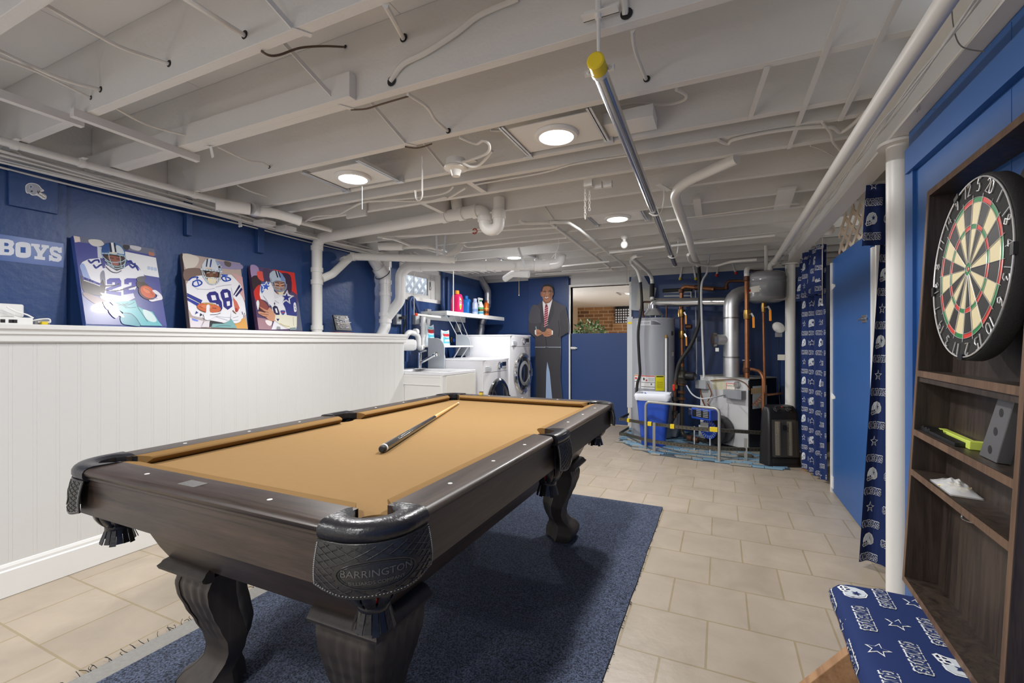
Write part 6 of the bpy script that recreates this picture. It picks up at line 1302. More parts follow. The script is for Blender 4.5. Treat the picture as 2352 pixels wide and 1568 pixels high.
for i, (u, v, lab) in enumerate(((913, 733, 'grey outlet box with black plugs beside the main stack'), (956, 734, 'old outlet box beside the white standpipe'), (1053, 753, 'small outlet box under the hanging shelf'))):
    p = onX(u, v, LX+.03); t = thing('outlet_box', lab, 'outlet', p)
    MB().box((LX+.0, p.y-.045, p.z-.06), (LX+.05, p.y+.045, p.z+.06)).build('box', GREYP, t, bev=.003, smooth=0)
    MB().box((LX+.05, p.y-.035, p.z-.052), (LX+.054, p.y+.035, p.z+.052)).build('cover_plate', LGREY, t, smooth=0)
    if i == 0:
        MB().box((LX+.054, p.y-.01, p.z+.0), (LX+.10, p.y+.04, p.z+.03)).build('plug', BLACK, t, bev=.004, smooth=0)
        m = MB()
        for k_ in range(2): m.piece(); m.tube(crom([(LX+.08, p.y+.03, p.z+.015), (LX+.09, p.y+.08, p.z+.04-.02*k_), (LX+.06, p.y+.10-.02*k_, p.z-.06), (LX+.05, p.y+.07-.02*k_, p.z-.2)], 5), .005, 6)
        m.build('cord', BLACK_RUB, t)
p = onX(983, 715, LX+.03); solo(MB().box((LX, p.y-.04, p.z-.05), (LX+.055, p.y+.04, p.z+.03)), 'switch_box', GREYP, 'grey hooded box on the wall just above the white standpipe', 'switch box', bev=.006, smooth=0)
solo(MB().tube(crom([onX(1062, 757, LX+.05), onX(1070, 765, LX+.06), onX(1082, 790, -2.7-.35), onX(1083, 822, -3.05)], 6), .006, 6), 'power_cord', GREYP, 'grey cord running from the small outlet to the dryer', 'cord')
for i, (pts, r, lab) in enumerate(((((1017, 625), (1017, 725)), .030, 'blue painted vertical pipe right of the basement window'), (((1029, 636), (1029, 728)), .024, 'thinner blue painted pipe next to the window pipe'), (((941, 800), (941, 690), (946, 680), (953, 690), (965, 725)), .02, 'blue painted pipe looping under the basement window'), (((928, 780), (928, 686)), .018, 'blue painted straight pipe under the left window corner'), (((934, 800), (934, 830)), .02, 'short blue pipe low beside the sink'))):
    solo(MB().tube(fillet([onX(u, v, LX+.04) for u, v in pts], .05, 5), r, 12), 'wall_pipe', BLUE, lab, 'pipe')
p = onX(1040, 781, -3.3); m = MB().cyl((LX, p.y, p.z), (LX+.09, p.y, p.z), .012, 10); m.cyl((LX+.06, p.y, p.z-.03), (LX+.06, p.y, p.z+.04), .010, 10); vv = solo(m, 'supply_valve', BRASS, 'brass valve with blue wheel under the laundry rack shelf', 'valve'); MB().lathe([(.022, 0), (.022, .01), (0, .012)], (LX+.092, p.y, p.z), 14, (1, 0, 0)).build('valve_wheel', BLUEP, vv)
dv = thing('dryer_duct', 'silver flexible dryer duct in the far left corner', 'duct', onY(1100, 760, 6.2))
pts = fillet([onY(1104, 640, 6.22), onY(1120, 668, 6.22), onY(1120, 700, 6.22), onY(1106, 745, 6.2), onY(1103, 775, 6.18)], .12, 10)
m = MB(); pp = crom(pts, 4); m.tube(pp, [.052+.004*(i % 2) for i in range(len(pp))], 16); m.build('flex_hose', GALV, dv)
# =================================================================== CARDBOARD FIGURE
CY = FARY-.075
fc3 = lambda x, y: onY(1190+x/4.75, 600+y/4.75, CY)
cf = thing('cardboard_cutout', 'life-size cardboard cutout of a smiling person in dark suit and striped tie', 'cutout', (fc3(330, 900).x, CY, 0))
gz = 787-600+1045*HC/((fc3(330, 900)-V((0, 0, HC))).dot(V((-_s, _c, 0))))
GY = gz*4.75
sil = [(268, 300), (262, 330), (246, 345), (250, 378), (266, 385), (272, 425), (262, 445), (205, 480), (145, 500), (130, 600), (113, 720), (120, 772), (186, 832), (186, 940), (192, 1150), (196, 1300), (190, 1500), (186, GY-60), (150, GY-25), (150, GY), (320, GY), (322, GY-40), (345, GY-40), (350, GY), (520, GY), (520, GY-25), (492, GY-60), (484, 1500), (464, 1300), (462, 1150), (468, 1050), (466, 822), (548, 772), (553, 700), (540, 600), (518, 492), (450, 462), (385, 428), (372, 405), (374, 378), (385, 362), (388, 322), (376, 280), (340, 255), (300, 254), (275, 275)]
m = MB().prism([fc3(x, y) for x, y in sil], (0, .006, 0)); m.build('card', mat('white_card', rgb(150, 172, 206), .6), cf, smooth=0)
m = MB(); a = Art(m, fc3, (0, -1, 0), .00012); P, L, E = a.poly, a.line, a.ell
J = (62, 60, 66)
P([(186, 940), (466, 940), (468, 1050), (462, 1150), (464, 1300), (484, 1500), (492, GY-60), (380, GY-60), (372, 1500), (345, 1210), (318, 1095), (308, 1200), (302, 1500), (298, GY-60), (186, GY-60), (190, 1500), (196, 1300), (192, 1150)], (56, 55, 60))
P([(150, GY-25), (190, GY-62), (298, GY-62), (318, GY-3), (152, GY-3)], (24, 24, 26)); P([(382, GY-62), (492, GY-62), (518, GY-25), (518, GY-3), (352, GY-3)], (24, 24, 26))
P([(266, 436), (205, 480), (145, 500), (130, 600), (113, 720), (120, 772), (186, 832), (186, 932), (466, 932), (466, 822), (548, 772), (553, 700), (540, 600), (518, 492), (450, 462), (375, 415)], J)
P([(463, 560), (518, 492), (540, 600), (553, 700), (548, 770), (466, 815)], (52, 51, 57)); P([(205, 480), (145, 500), (120, 660), (250, 665), (270, 600)], (72, 71, 78), 1); L([(188, 935), (310, 936), (466, 938)], 5, (170, 170, 172)); L([(300, 936), (314, 942), (330, 936)], 6, (190, 190, 190))
for p in ([(270, 600), (230, 760), (200, 830)], [(290, 730), (300, 830), (310, 925)], [(440, 640), (450, 760), (440, 820)], [(460, 570), (466, 700)]): L(p, 6, (44, 43, 48))
P([(268, 430), (300, 465), (345, 450), (375, 415), (372, 470), (330, 600), (300, 700), (282, 600), (268, 520)], (232, 230, 232)); P([(266, 432), (282, 600), (292, 720), (250, 640), (240, 560), (255, 470)], (48, 47, 53)); P([(375, 418), (330, 600), (296, 735), (350, 660), (395, 560), (385, 470)], (48, 47, 53))
P([(300, 470), (318, 470), (328, 500), (327, 600), (300, 700), (291, 732), (284, 700), (284, 600), (292, 500)], (140, 40, 56))
for i in range(9): y = 505+i*24; L([(286, y+14), (326, y-6)], 5, (226, 190, 196), 0)
P([(298, 468), (320, 468), (316, 492), (302, 492)], (120, 34, 50))
SK = (176, 122, 92)
P([(272, 385), (372, 385), (374, 410), (345, 450), (302, 465), (272, 430)], (142, 94, 70)); P([(262, 330), (246, 340), (250, 376), (266, 386)], (158, 104, 80), 1); P([(374, 330), (388, 335), (384, 368), (372, 378)], (140, 92, 70), 1)
P([(262, 300), (270, 270), (320, 258), (368, 275), (376, 320), (374, 370), (362, 410), (335, 438), (305, 440), (280, 415), (266, 375)], SK, 1); P([(350, 290), (374, 320), (372, 375), (358, 412), (345, 360)], (148, 98, 72), 1)
P([(256, 325), (262, 285), (285, 258), (320, 250), (355, 257), (380, 280), (388, 325), (378, 345), (372, 300), (345, 275), (310, 272), (280, 280), (268, 305), (264, 335)], (34, 30, 30), 1)
L([(276, 332), (292, 324), (306, 330)], 6, (40, 30, 28)); L([(332, 328), (348, 320), (364, 328)], 6, (40, 30, 28)); E(293, 345, 10, 5, 0, (236, 230, 226)); E(348, 342, 10, 5, 0, (236, 230, 226)); E(294, 345, 5, 5, 0, (30, 24, 22)); E(349, 342, 5, 5, 0, (30, 24, 22)); L([(282, 341), (293, 337), (305, 343)], 3, (60, 40, 34)); L([(336, 340), (348, 335), (360, 340)], 3, (60, 40, 34))
P([(312, 335), (324, 335), (334, 374), (322, 382), (306, 376)], (192, 138, 106), 1); E(311, 376, 4, 3, 0, (96, 60, 48)); E(329, 375, 4, 3, 0, (96, 60, 48)); L([(290, 372), (284, 392)], 4, (136, 88, 66)); L([(346, 370), (352, 390)], 4, (128, 82, 62))
P([(284, 388), (312, 392), (340, 384), (330, 406), (310, 412), (294, 404)], (126, 62, 58), 1); P([(290, 391), (312, 395), (335, 388), (326, 400), (310, 404), (298, 400)], (244, 242, 238), 1)
P([(182, 770), (190, 745), (225, 742), (262, 770), (268, 790), (250, 800), (210, 818), (192, 800)], SK, 1); P([(184, 752), (198, 745), (200, 805), (186, 795)], (232, 230, 232)); P([(266, 775), (300, 740), (345, 735), (370, 755), (372, 800), (330, 820), (290, 818), (275, 800)], SK, 1); P([(368, 748), (382, 760), (380, 800), (370, 802)], (232, 230, 232)); 
for p in ([(205, 790), (240, 785), (262, 780)], [(280, 790), (320, 790), (345, 800)], [(285, 805), (320, 806)], [(285, 775), (315, 770), (340, 775)], [(200, 775), (232, 772)]): L(p, 4, (126, 84, 62))
P([(280, 745), (300, 735), (312, 745), (290, 768), (272, 768)], (56, 60, 58), 1); L([(196, 715), (200, 740)], 9, (130, 180, 190))
m.build('printed_figure', PRINT_MATT, cf, smooth=0)
# =================================================================== BOILER CORNER
# blue painted hearth of loose tiles
hp = [onZ(u, v, .004) for u, v in ((1421, 1012), (1450, 1026), (1500, 1043), (1570, 1053), (1650, 1062), (1750, 1075))]
hearth = [(hp[0].x, hp[0].y)]+[(p.x, p.y) for p in hp[1:]]+[(.58, hp[-1].y+.05), (.58, FARY-.01), (hp[0].x, FARY-.01)]
def inside(x, y, poly):
    c = False; j = len(poly)-1
    for i in range(len(poly)):
        if (poly[i][1] > y) != (poly[j][1] > y) and x < (poly[j][0]-poly[i][0])*(y-poly[i][1])/(poly[j][1]-poly[i][1])+poly[i][0]: c = not c
        j = i
    return c
m = MB(); random.seed(21); row = 0; y = hp[-1].y-.1
m.prism([(a, b, .0005) for a, b in hearth], (0, 0, .004), 3)
while y < FARY-.05:
    x = hp[0].x-.1+(.07 if row % 2 else 0)
    while x < .6:
        w_ = random.choice((.10, .15, .19)); 
        if inside(x+w_/2, y+.025, hearth) and (inside(x, y, hearth) or random.random() < .6) and random.random() < .97:
            r = random.random(); edge = (y < hp[0].y+.15) and r < .45; dz_ = random.uniform(.0, .004)
            m.box((x+.003, y+.003, .0045), (x+w_-.003, y+.047, .010+dz_), 2 if edge else (0 if r < .75 else 1))
        x += w_
    y += .05; row += 1
solo(m, 'hearth_tiles', [mat('pale_blue_paint', rgb(132, 168, 190), .5, var=.1, vscale=30), mat('dusty_blue_paint', rgb(110, 146, 172), .55, var=.12, vscale=30), mat('bare_grey_slab', rgb(158, 156, 148), .6, var=.1, vscale=30), mat('dark_mortar', rgb(72, 82, 90), .8)], 'blue and grey painted tile strips under the boiler and water heater', 'hearth', smooth=0)
# water heater
WXc, WYc, WR, WT = -.765, 5.88, .258, 1.455
wh = thing('water_heater', 'tall grey cylindrical water heater by the half door', 'water heater', (WXc, WYc, 0)); wc = V((WXc, WYc, 0))
HGREY = mat('heater_grey_enamel', rgb(160, 164, 172), .35)
m = MB().lathe([(WR-.01, .012), (WR, .02), (WR, WT-.02), (WR+.004, WT-.018), (WR+.004, WT), (WR-.01, WT+.008), (.0, WT+.012)], wc, 48); m.build('tank', HGREY, wh)
toC = V((-wc.x, -wc.y, 0)).normalized(); a0 = atan2(toC.y, toC.x)
def wp(da, z, lift=.001): a = a0+da; return V((WXc+(WR+lift)*cos(a), WYc+(WR+lift)*sin(a), z))
def wpatch(mb, d0, d1, z0, z1, c, lift=.001): mb.sheet(lambda a, b: wp(d0+(d1-d0)*a, z0+(z1-z0)*b, lift), 10, 2, 0, rgb(*c))
def wz(v): return HC+(PY-v)/FPX*(V((WXc, WYc, 0)).length-WR)*.97
m = MB(); zA, zB = wz(861), wz(908)
wpatch(m, -.98, -.62, zA-.16, zA, (228, 228, 228)); wpatch(m, -.97, -.63, zA-.015, zA-.004, (226, 130, 40), .0015); wpatch(m, -.93, -.8, zA-.055, zA-.03, (196, 60, 56), .0015); wpatch(m, -.97, -.63, zA-.085, zA-.079, (30, 30, 30), .0015)
m.piece(); wpatch(m, -.56, .08, zA-.16, zA, (230, 230, 230)); wpatch(m, -.54, .07, zA-.014, zA-.003, (204, 52, 48), .0015); wpatch(m, -.45, -.37, zA-.06, zA-.03, (60, 60, 62), .0015); wpatch(m, -.32, -.25, zA-.07, zA-.05, (196, 60, 56), .0015); wpatch(m, -.55, .08, zA-.088, zA-.083, (40, 40, 40), .0015); wpatch(m, -.1, -.04, zA-.115, zA-.095, (90, 90, 94), .0015); wpatch(m, -.55, .08, zA-.140, zA-.134, (60, 60, 60), .0015)
for i in range(6): wpatch(m, -.2, .05, zA-.03-.008*i, zA-.027-.008*i, (150, 150, 150), .0015)
m.piece(); wpatch(m, .12, .52, zA-.18, zA, (228, 218, 20)); wpatch(m, .15, .48, zA-.018, zA-.006, (40, 40, 20), .0015)
for i in range(7): wpatch(m, .16, .45, zA-.075-.012*i, zA-.071-.012*i, (150, 140, 30), .0015)
m.piece(); wpatch(m, .95, 1.15, 1.25, 1.30, (60, 62, 68)); wpatch(m, 1.0, 1.2, 1.0, 1.05, (220, 220, 222)); wpatch(m, 1.0, 1.2, 1.05, 1.056, (180, 50, 50), .0015)
m.build('warning_label', PRINT_MATT, wh, smooth=60)
m = MB(); z0 = WT-.085
m.sheet(lambda a, b: wp(-.78+1.12*a-(.1*b*0), z0+.055*b*(1 if a < .85 else 1-(a-.85)/.15*.7), .0015), 24, 3, 0, rgb(206, 210, 216)); m.sheet(lambda a, b: wp(-.78+1.12*(.62+.38*a), z0+.004+.05*b*(1-a*a*.75)+.0, .002), 10, 3, 0, rgb(98, 102, 110))
m.sheet(lambda a, b: wp(-.74+.10*a, z0+.012+.036*b, .0025), 4, 2, 0, rgb(20, 130, 80))
vs, fs = text_mesh('AO Smith', .034, 'LEFT'); m.add([wp(-.66+p.x/WR, z0+.018+p.y, .0028) for p in vs], fs, 0, rgb(96, 100, 108))
m.build('name_badge', PRINT, wh, smooth=60)
dc = wc+V((0, 0, WT)); m = MB().lathe([(.13, .04), (.12, .055), (.07, .12), (.075, .13)], dc, 24, caps=False); 
for i in range(4): a = i*pi/2+.4; m.piece() if False else None; m.cyl(dc+V((.115*cos(a), .115*sin(a), .0)), dc+V((.115*cos(a), .115*sin(a), .05)), .006, 6)
m.build('draft_hood', GALV, wh)
m = MB()
for da, z_ in ((-.5, .12), (.55, .16)): m.piece(); q_ = dc+V((.17*cos(a0+da*2.2), .17*sin(a0+da*2.2), 0)); m.cyl(q_, q_+V((0, 0, z_)), .012, 10)
m.build('nipple', COPPER_OLD, wh)
rv = wp(.62, wz(773), .0); m = MB().cyl(rv, rv+toC*.05, .016, 12); m.cyl(rv+toC*.045-V((0, 0, .02)), rv+toC*.045+V((0, 0, .02)), .014, 10); m.build('relief_valve', BRASS, wh)
m = MB().tube(fillet([rv+toC*.045, rv+toC*.05-V((0, 0, .06)), rv+toC*.055-V((0.0, 0, .72))], .02), .012, 10); m.build('discharge_pipe', WHITEP, wh)
p = onY(1461, 745, WYc-.1); gb = MB(); gb.box((WXc-WR-.04, WYc-.10, .35), (WXc-WR+.03, WYc+.02, WT+.03)); gb.box((WXc-WR-.035, WYc-.104, WT-.06), (WXc-WR+.02, WYc-.10, WT-.035), 1); gb.build('wiring_cover', [LGREY, YELLOWP], wh, bev=.004, smooth=0)
# flue pipes
fl_ = thing('flue_pipe', 'galvanised flue pipe rising from the boiler with side damper', 'flue', onY(1680, 860, 5.62))
FYB = 5.62; f0 = onY(1680, 866, FYB); f1 = onY(1678, 672, FYB); f2 = onY(1775, 660, FYB+.35)
rF = .084
f1 = V((f0.x, f0.y, onY(1678, 680, FYB).z))
MB().tube(fillet([f0-V((0, 0, .03)), f1, f2], .15, 4), rF, 24).build('flue_run', GALV, fl_, smooth=30)
m = MB()
for z_ in (onY(1680, 730, FYB).z, onY(1680, 820, FYB).z): m.piece(); m.lathe([(rF, -.008), (rF+.004, -.004), (rF+.004, .004), (rF, .008)], (f0.x, f0.y, z_), 24, caps=False)
m.build('flue_seam', STEEL, fl_)
d1 = onY(1641, 780, FYB-.05); ax = V((f0.x, f0.y, d1.z)); MB().tube([ax, lerp(ax, d1, .95)], .062, 20).build('tee_branch', GALV, fl_)
dn = (d1-ax).normalized(); m = MB().lathe([(.072, -.02), (.085, -.01), (.085, .02), (.07, .024), (.0, .024)], d1, 28, dn); m.build('barometric_damper', STEEL, fl_)
m = MB().box(d1+V((.01, -.05, -.13)), d1+V((.045, -.035, -.09))); m.build('damper_weight', WHITEP, fl_, smooth=0)
hf = thing('flue_pipe', 'thin horizontal galvanised flue from the water heater to the boiler flue', 'flue', dc+V((0, 0, .2)))
h1 = V((WXc, WYc, onY(1500, 694, WYc).z)); h2 = V((f0.x+.0, f0.y+.1, onY(1665, 692, FYB).z+.0))
MB().tube(fillet([dc+V((0, 0, .125)), h1, h2], .09, 5), .052, 20).build('flue_run', mat('bright_flue', (.72, .73, .75, 1), .2, 1.0), hf, smooth=30)
MB().lathe([(.052, -.01), (.057, -.005), (.057, .005), (.052, .01)], lerp(h1, h2, .62), 20, h2-h1, caps=False).build('flue_seam', STEEL, hf)
# boiler
FR = V((.27, 5.40, 0)); bu = V((-.81, .587, 0)).normalized(); bs_ = V((-bu.y*-1, -bu.x, 0)); bs_ = V((.587, .81, 0)); bn_ = -bs_; BH = .775; BWd, BD = .60, .50
bo = thing('boiler', 'white and black oil-fired boiler with blue burner', 'boiler', FR+bu*BWd/2+bs_*BD/2)
def bx_(mb, u0, u1, d0, d1, z0, z1, mi=0):    # box in boiler axes
    c_ = FR+bu*(u0+u1)/2+bs_*(d0+d1)/2+V((0, 0, (z0+z1)/2)); return mb.obox(c_, bu*(u1-u0)/2, bs_*(d1-d0)/2, V((0, 0, (z1-z0)/2)), mi)
BWHITE = mat('dusty_white_steel', rgb(206, 206, 206), .4, var=.06, vscale=5)
bx_(MB(), 0, BWd, 0, .02, .035, BH).build('front_jacket', BWHITE, bo, bev=.004, smooth=0)
m = MB(); bx_(m, 0, .012, .0, BD, .06, BH-.012); bx_(m, BWd-.012, BWd, .02, BD, .06, BH-.012); bx_(m, 0, BWd, BD-.012, BD, .06, BH); m.build('side_jacket', mat('satin_black_steel', rgb(26, 27, 30), .4), bo, smooth=0)
bx_(MB(), -.004, BWd+.004, -.004, BD, BH-.002, BH+.008).build('top_jacket', mat('dusty_grey_top', rgb(150, 148, 142), .5, var=.2, vscale=9), bo, smooth=0)
bx_(MB(), .03, BWd-.03, .04, BD-.03, .012, .065).build('base', IRON, bo, smooth=0)
fb = lambda u, v, lift=0: onP(u, v, FR+bn_*lift, bn_)
def uz(p): return ((p-FR).dot(bu), p.z)
def panel(name, u0, v0, u1, v1, d, m_, par, lift=0, bev=.004):
    a, b = uz(fb(u0, v0)), uz(fb(u1, v1)); return bx_(MB(), min(a[0], b[0]), max(a[0], b[0]), -d, -lift-.0002, min(a[1], b[1]), max(a[1], b[1])).build(name, m_, par, bev=bev, smooth=0)
panel('aquastat_box', 1672, 893, 1714, 917, .085, GREYP, bo); panel('electrical_box', 1606, 872, 1630, 893, .07, LGREY, bo); panel('instruction_label', 1637, 869, 1666, 896, .001, mat('yellowed_paper', rgb(206, 202, 172), .7), bo, 0, 0); panel('access_plate', 1606, 975, 1620, 1004, .012, LGREY, bo)
a, b = uz(fb(1668, 879)), uz(fb(1689, 898)); lb_ = panel('maker_plate', 1668, 879, 1689, 898, .0015, mat('red_border', rgb(206, 62, 56), .5), bo, 0, 0)
m = MB(); bx_(m, b[0]+.006, a[0]-.006, -.0022, -.0016, b[1]+.006, a[1]-.006); c_ = FR+bu*((a[0]+b[0])/2)+bn_*.0026; c_.z = a[1]-.036; m.build('plate_face', PAPER, lb_, smooth=0)
m = MB(); put_text(m, 'GLASCO', .026, c_, -bu, (0, 0, 1)); put_text(m, 'HEATING OIL', .012, c_-V((0, 0, .022)), -bu, (0, 0, 1)) if False else None; m.build('plate_lettering', BLACK, lb_, smooth=0)
g = fb(1695, 883); m = MB().lathe([(.034, 0), (.034, .03), (.030, .034)], g, 24, bn_); g1_ = m.build('pressure_gauge', STEEL, bo); MB().lathe([(.0295, .0335), (.0, .0338)], g, 24, bn_).build('dial_face', PAPER, g1_); m = MB().bar(g+bn_*.036, g+bn_*.036+bu*.018+V((0, 0, .012)), .003, .001, bn_); m.build('needle', REDP, g1_, smooth=0)
# burner
bc_ = fb(1660, 985); bq = V((bc_.x, bc_.y, bc_.z)); RB = .155
m = MB().lathe([(RB*.9, .0), (RB, .02), (RB, .14), (RB*.94, .16), (RB*.6, .165), (.0, .165)], bq, 40, bn_); m.build('burner_housing', BLACK, bo)
m = MB(); c_ = bq+bu*.045+bn_*.17+V((0, 0, .005)); m.lathe([(.06, -.004), (.105, .0), (.105, .012), (.06, .014)], c_, 32, bn_); m.build('blower_ring', BLUEP, bo)
m = MB()
for i in range(22): a_ = 2*pi*i/22; d_ = bu*cos(a_)+V((0, 0, 1))*sin(a_); m.bar(c_+d_*.066+bn_*.0145, c_+d_*.098+bn_*.0145, .006, .002, bn_)
m.build('blower_fins', LGREY, bo, smooth=0)
m = MB().lathe([(.035, 0), (.035, .03), (.0, .03)], bq-bu*.04+V((0, 0, .10))+bn_*.15, 20, bn_); m.build('burner_motor_cap', BLACK_RUB, bo)
panel('ignition_bracket', 1634, 965, 1652, 988, .19, PAPER, bo, .17, .002)
bp1, bp2 = onP(1587, 935, FR+bn_*.36, bn_), onP(1632, 968, FR+bn_*.36, bn_)
m = MB(); a, b = uz(bp1), uz(bp2); bx_(m, min(a[0], b[0]), max(a[0], b[0]), -.36, -.2, min(a[1], b[1]), max(a[1], b[1])); ctl = m.build('control_box', BLUEP, bo, bev=.012, smooth=0)
m = MB(); ua, ub = min(a[0], b[0]), max(a[0], b[0]); za_, zb_ = min(a[1], b[1]), max(a[1], b[1]); bx_(m, ua+.02, ub-.02, -.362, -.36, za_+.025, zb_-.02); 
for i in range(5):
    for k_ in range(2): bx_(m, ua+.03+.085*k_, ua+.09+.085*k_, -.3632, -.362, za_+.035+.018*i, za_+.044+.018*i, 1)
m.build('instruction_plate', [BLACK, GREYP], ctl, smooth=0)
m = MB(); bx_(m, ub+.005, ub+.055, -.34, -.26, zb_-.09, zb_-.02); m.build('fuel_valve', STEEL, bo, bev=.006, smooth=0)
m = MB().tube(fillet([fb(1604, 880), fb(1614, 920, .03), fb(1625, 945, .2)], .05), .008, 8); m.piece(); m.tube(crom([fb(1625, 880, .07), fb(1634, 905, .05), fb(1625, 925, .05), fb(1640, 945, .12), fb(1635, 965, .25)], 5), .006, 6); m.piece(); m.tube(crom([fb(1632, 874, .02), fb(1660, 872, .02), fb(1690, 871, .02), fb(1712, 880, .03), fb(1722, 896, .03)], 5), .005, 6); m.build('capillary_tube', COPPER, bo)
m = MB(); cc_ = FR-bu*.0+bs_*.05; cl = [V((cc_.x, cc_.y, 0))+V((.03, -.02, .50+.003*i))+bu*(.03*cos(i*.9))+V((.008*i*.3, 0, .018*sin(i*.9))) for i in range(40)]; m.tube(cl, .004, 6); m.build('copper_coil', COPPER, bo)
m = MB().box((0, 0, 0), (.001, .001, .001)); m = MB(); bx_(m, -.0135, -.012, .05, .30, .46, .70); bx_(m, -.0145, -.0135, .02, .22, .62, .68, 1); m.build('side_sticker', [LGREY, mat('peeling_tape', rgb(196, 170, 130), .6)], bo, smooth=0)
# expansion tank
ec = onY(1760, 660, 5.35); er = .19
et = thing('expansion_tank', 'grey expansion tank hung near the ceiling beside the far post', 'expansion tank', ec)
zt2, zb2 = onY(1760, 626, 5.35).z, onY(1760, 696, 5.35).z
def ez_(f_): return zb2+(zt2-zb2)*f_
m = MB().lathe([(.02, ez_(0)), (.12, ez_(.02)), (.175, ez_(.10)), (er, ez_(.17)), (er-.003, ez_(.20)), (er, ez_(.45)), (er, ez_(.64)), (er+.004, ez_(.66)), (er, ez_(.68)), (er, ez_(.80)), (er+.004, ez_(.82)), (er, ez_(.84)), (.18, ez_(.95)), (.14, ez_(1.02)), (.02, ez_(1.05))], (ec.x, ec.y, 0), 40); m.build('tank_shell', mat('glossy_grey_paint', rgb(142, 145, 148), .25, coat=.4), et)
e0 = atan2(-ec.y, -ec.x); m = MB()
def ep(da, z, l=.001): return V((ec.x+(er+l)*cos(e0+da), ec.y+(er+l)*sin(e0+da), z))
m.sheet(lambda a, b: ep(-1.15+.85*a, ez_(.30+.20*b+.03*a)), 12, 2, 0, rgb(226, 224, 216)); m.sheet(lambda a, b: ep(-1.1+.3*a, ez_(.36+.08*b), .0015), 5, 1, 0, rgb(206, 60, 50)); m.sheet(lambda a, b: ep(-1.13+.3*a, ez_(.45+.03*b), .0015), 5, 1, 0, rgb(120, 170, 200)); m.build('tank_label', PRINT_MATT, et, smooth=60)
m = MB().cyl((ec.x, ec.y, ez_(1.03)), (ec.x, ec.y, JZ+.02), .018, 12); m.build('tank_nipple', PIPE_WHITE, et)
m = MB().cyl((ec.x-.01, ec.y-.02, zb2-.05), (ec.x-.01, ec.y-.02, zb2+.03), .010, 8); m.build('air_valve', BRASS, et)
# copper pipework
def cpipe(label, pts, r, m_=COPPER, fit=(), rad=.05, name='copper_pipe'):
    t = thing(name, label, 'pipe', pts[0]); MB().tube(fillet(pts, rad, 5), r, 12).build('pipe_run', m_, t)
    if fit:
        m = MB()
        for c_, d_ in fit: m.piece(); m.lathe([(r*1.02, -.025), (r*1.35, -.02), (r*1.35, .02), (r*1.02, .025)], c_, 12, d_)
        m.build('fitting', COPPER_OLD, t)
    return t
def ball_valve(t, c_, r, col=ORANGE, flip=1):
    m = MB().lathe([(r*1.1, -.05), (r*1.5, -.045), (r*1.7, -.01), (r*1.7, .01), (r*1.5, .045), (r*1.1, .05)], c_, 12); m.build('valve_body', BRASS, t)
    h = c_+V((.035, -.045, .0)); m = MB(); m.cyl(c_, h, .008, 8); m.bar(h+V((0, 0, .01)), h+V((.02, -.01, -.03)), .016, .004, (0, 1, 0)); m.build('valve_stem', STEEL, t)
    m = MB().bar(h+V((.02, -.01, -.03)), h+V((.022, -.012, -.14)), .022, .012, (0, 1, 0)); m.build('valve_handle', col, t, bev=.004, smooth=0)
YV = 5.25
t = cpipe('thick copper riser with orange lever left of the expansion tank', [onY(1755, 618, YV+.3), onY(1715, 618, YV), onY(1716, 868, YV)], .021, COPPER, [(onY(1715, 640, YV), (0, 0, 1)), (onY(1716, 850, YV), (0, 0, 1))])
m = MB().tube(fillet([onY(1757, 616, YV+.3), onY(1714.5, 616, YV-.004), onY(1715, 634, YV-.004)], .05), .0245, 12); m.build('painted_top', PIPE_WHITE, t)
ball_valve(t, onY(1716, 722, YV), .021)
YL = 5.95
t = cpipe('copper riser with two orange levers right of the water heater', [onY(1640, 664, YL-.1), onY(1566, 657, YL), onY(1565, 700, YL), onY(1567, 850, YL)], .024, COPPER, [(onY(1565, 668, YL), (0, 0, 1)), (onY(1565, 830, YL), (0, 0, 1)), (onY(1600, 660, YL-.05), (1, 0, 0))])
ball_valve(t, onY(1565, 719, YL), .024); ball_valve(t, onY(1566, 768, YL), .024)
m = MB().lathe([(.02, -.03), (.03, -.02), (.03, .04), (.018, .05)], onY(1574, 750, YL-.01)+V((.03, 0, 0)), 12, (1, -.2, 0)); m.build('drain_cock', COPPER_OLD, t)
cpipe('brown horizontal pipe with white elbow behind the steel flue bend', [onY(1600, 658, YL-.02), onY(1668, 664, YL-.02), onY(1669, 645, YL-.02), onY(1712, 645, YL-.1)], .017, COPPER_OLD, [(onY(1669, 660, YL-.02), (0, 0, 1))])
t = cpipe('slim copper pipe dropping beside the expansion tank to the wall', [onY(1753, 702, YV-.0), onY(1757, 907, YV-.0), onY(1795, 903, YV+.25)], .012, COPPER, [(onY(1753, 712, YV), (0, 0, 1))])
ball_valve(t, onY(1753.5, 706, YV), .012, ORANGE)
t = cpipe('bent copper pipe arching from the boiler top down its right side', [onP(1698, 848, FR, bn_)+bs_*.10, onP(1712, 848, FR, bn_)+bs_*.10-bu*.02, FR-bu*.16+V((0, 0, .86)), FR-bu*.16+V((.0, .0, .20))], .017, COPPER, [], .12)
c_ = FR+bu*.13+bs_*.14; m = MB().lathe([(.022, .0), (.022, .05), (.03, .06), (.03, .10), (.024, .11), (.024, .17), (.012, .18)], c_+V((0, 0, BH+.008)), 14); solo(m, 'relief_valve', COPPER_OLD, 'brown relief valve body standing on the boiler top', 'valve')
m = MB().box(c_+V((-.03, -.02, BH+.19)), c_+V((.05, .01, BH+.20))); m.tube([c_+V((0, 0, BH+.17)), c_+V((0, 0, BH+.195))], .008, 8); solo(m, 'valve_lever', STEEL, 'flat steel lever on the brown relief valve', 'lever')
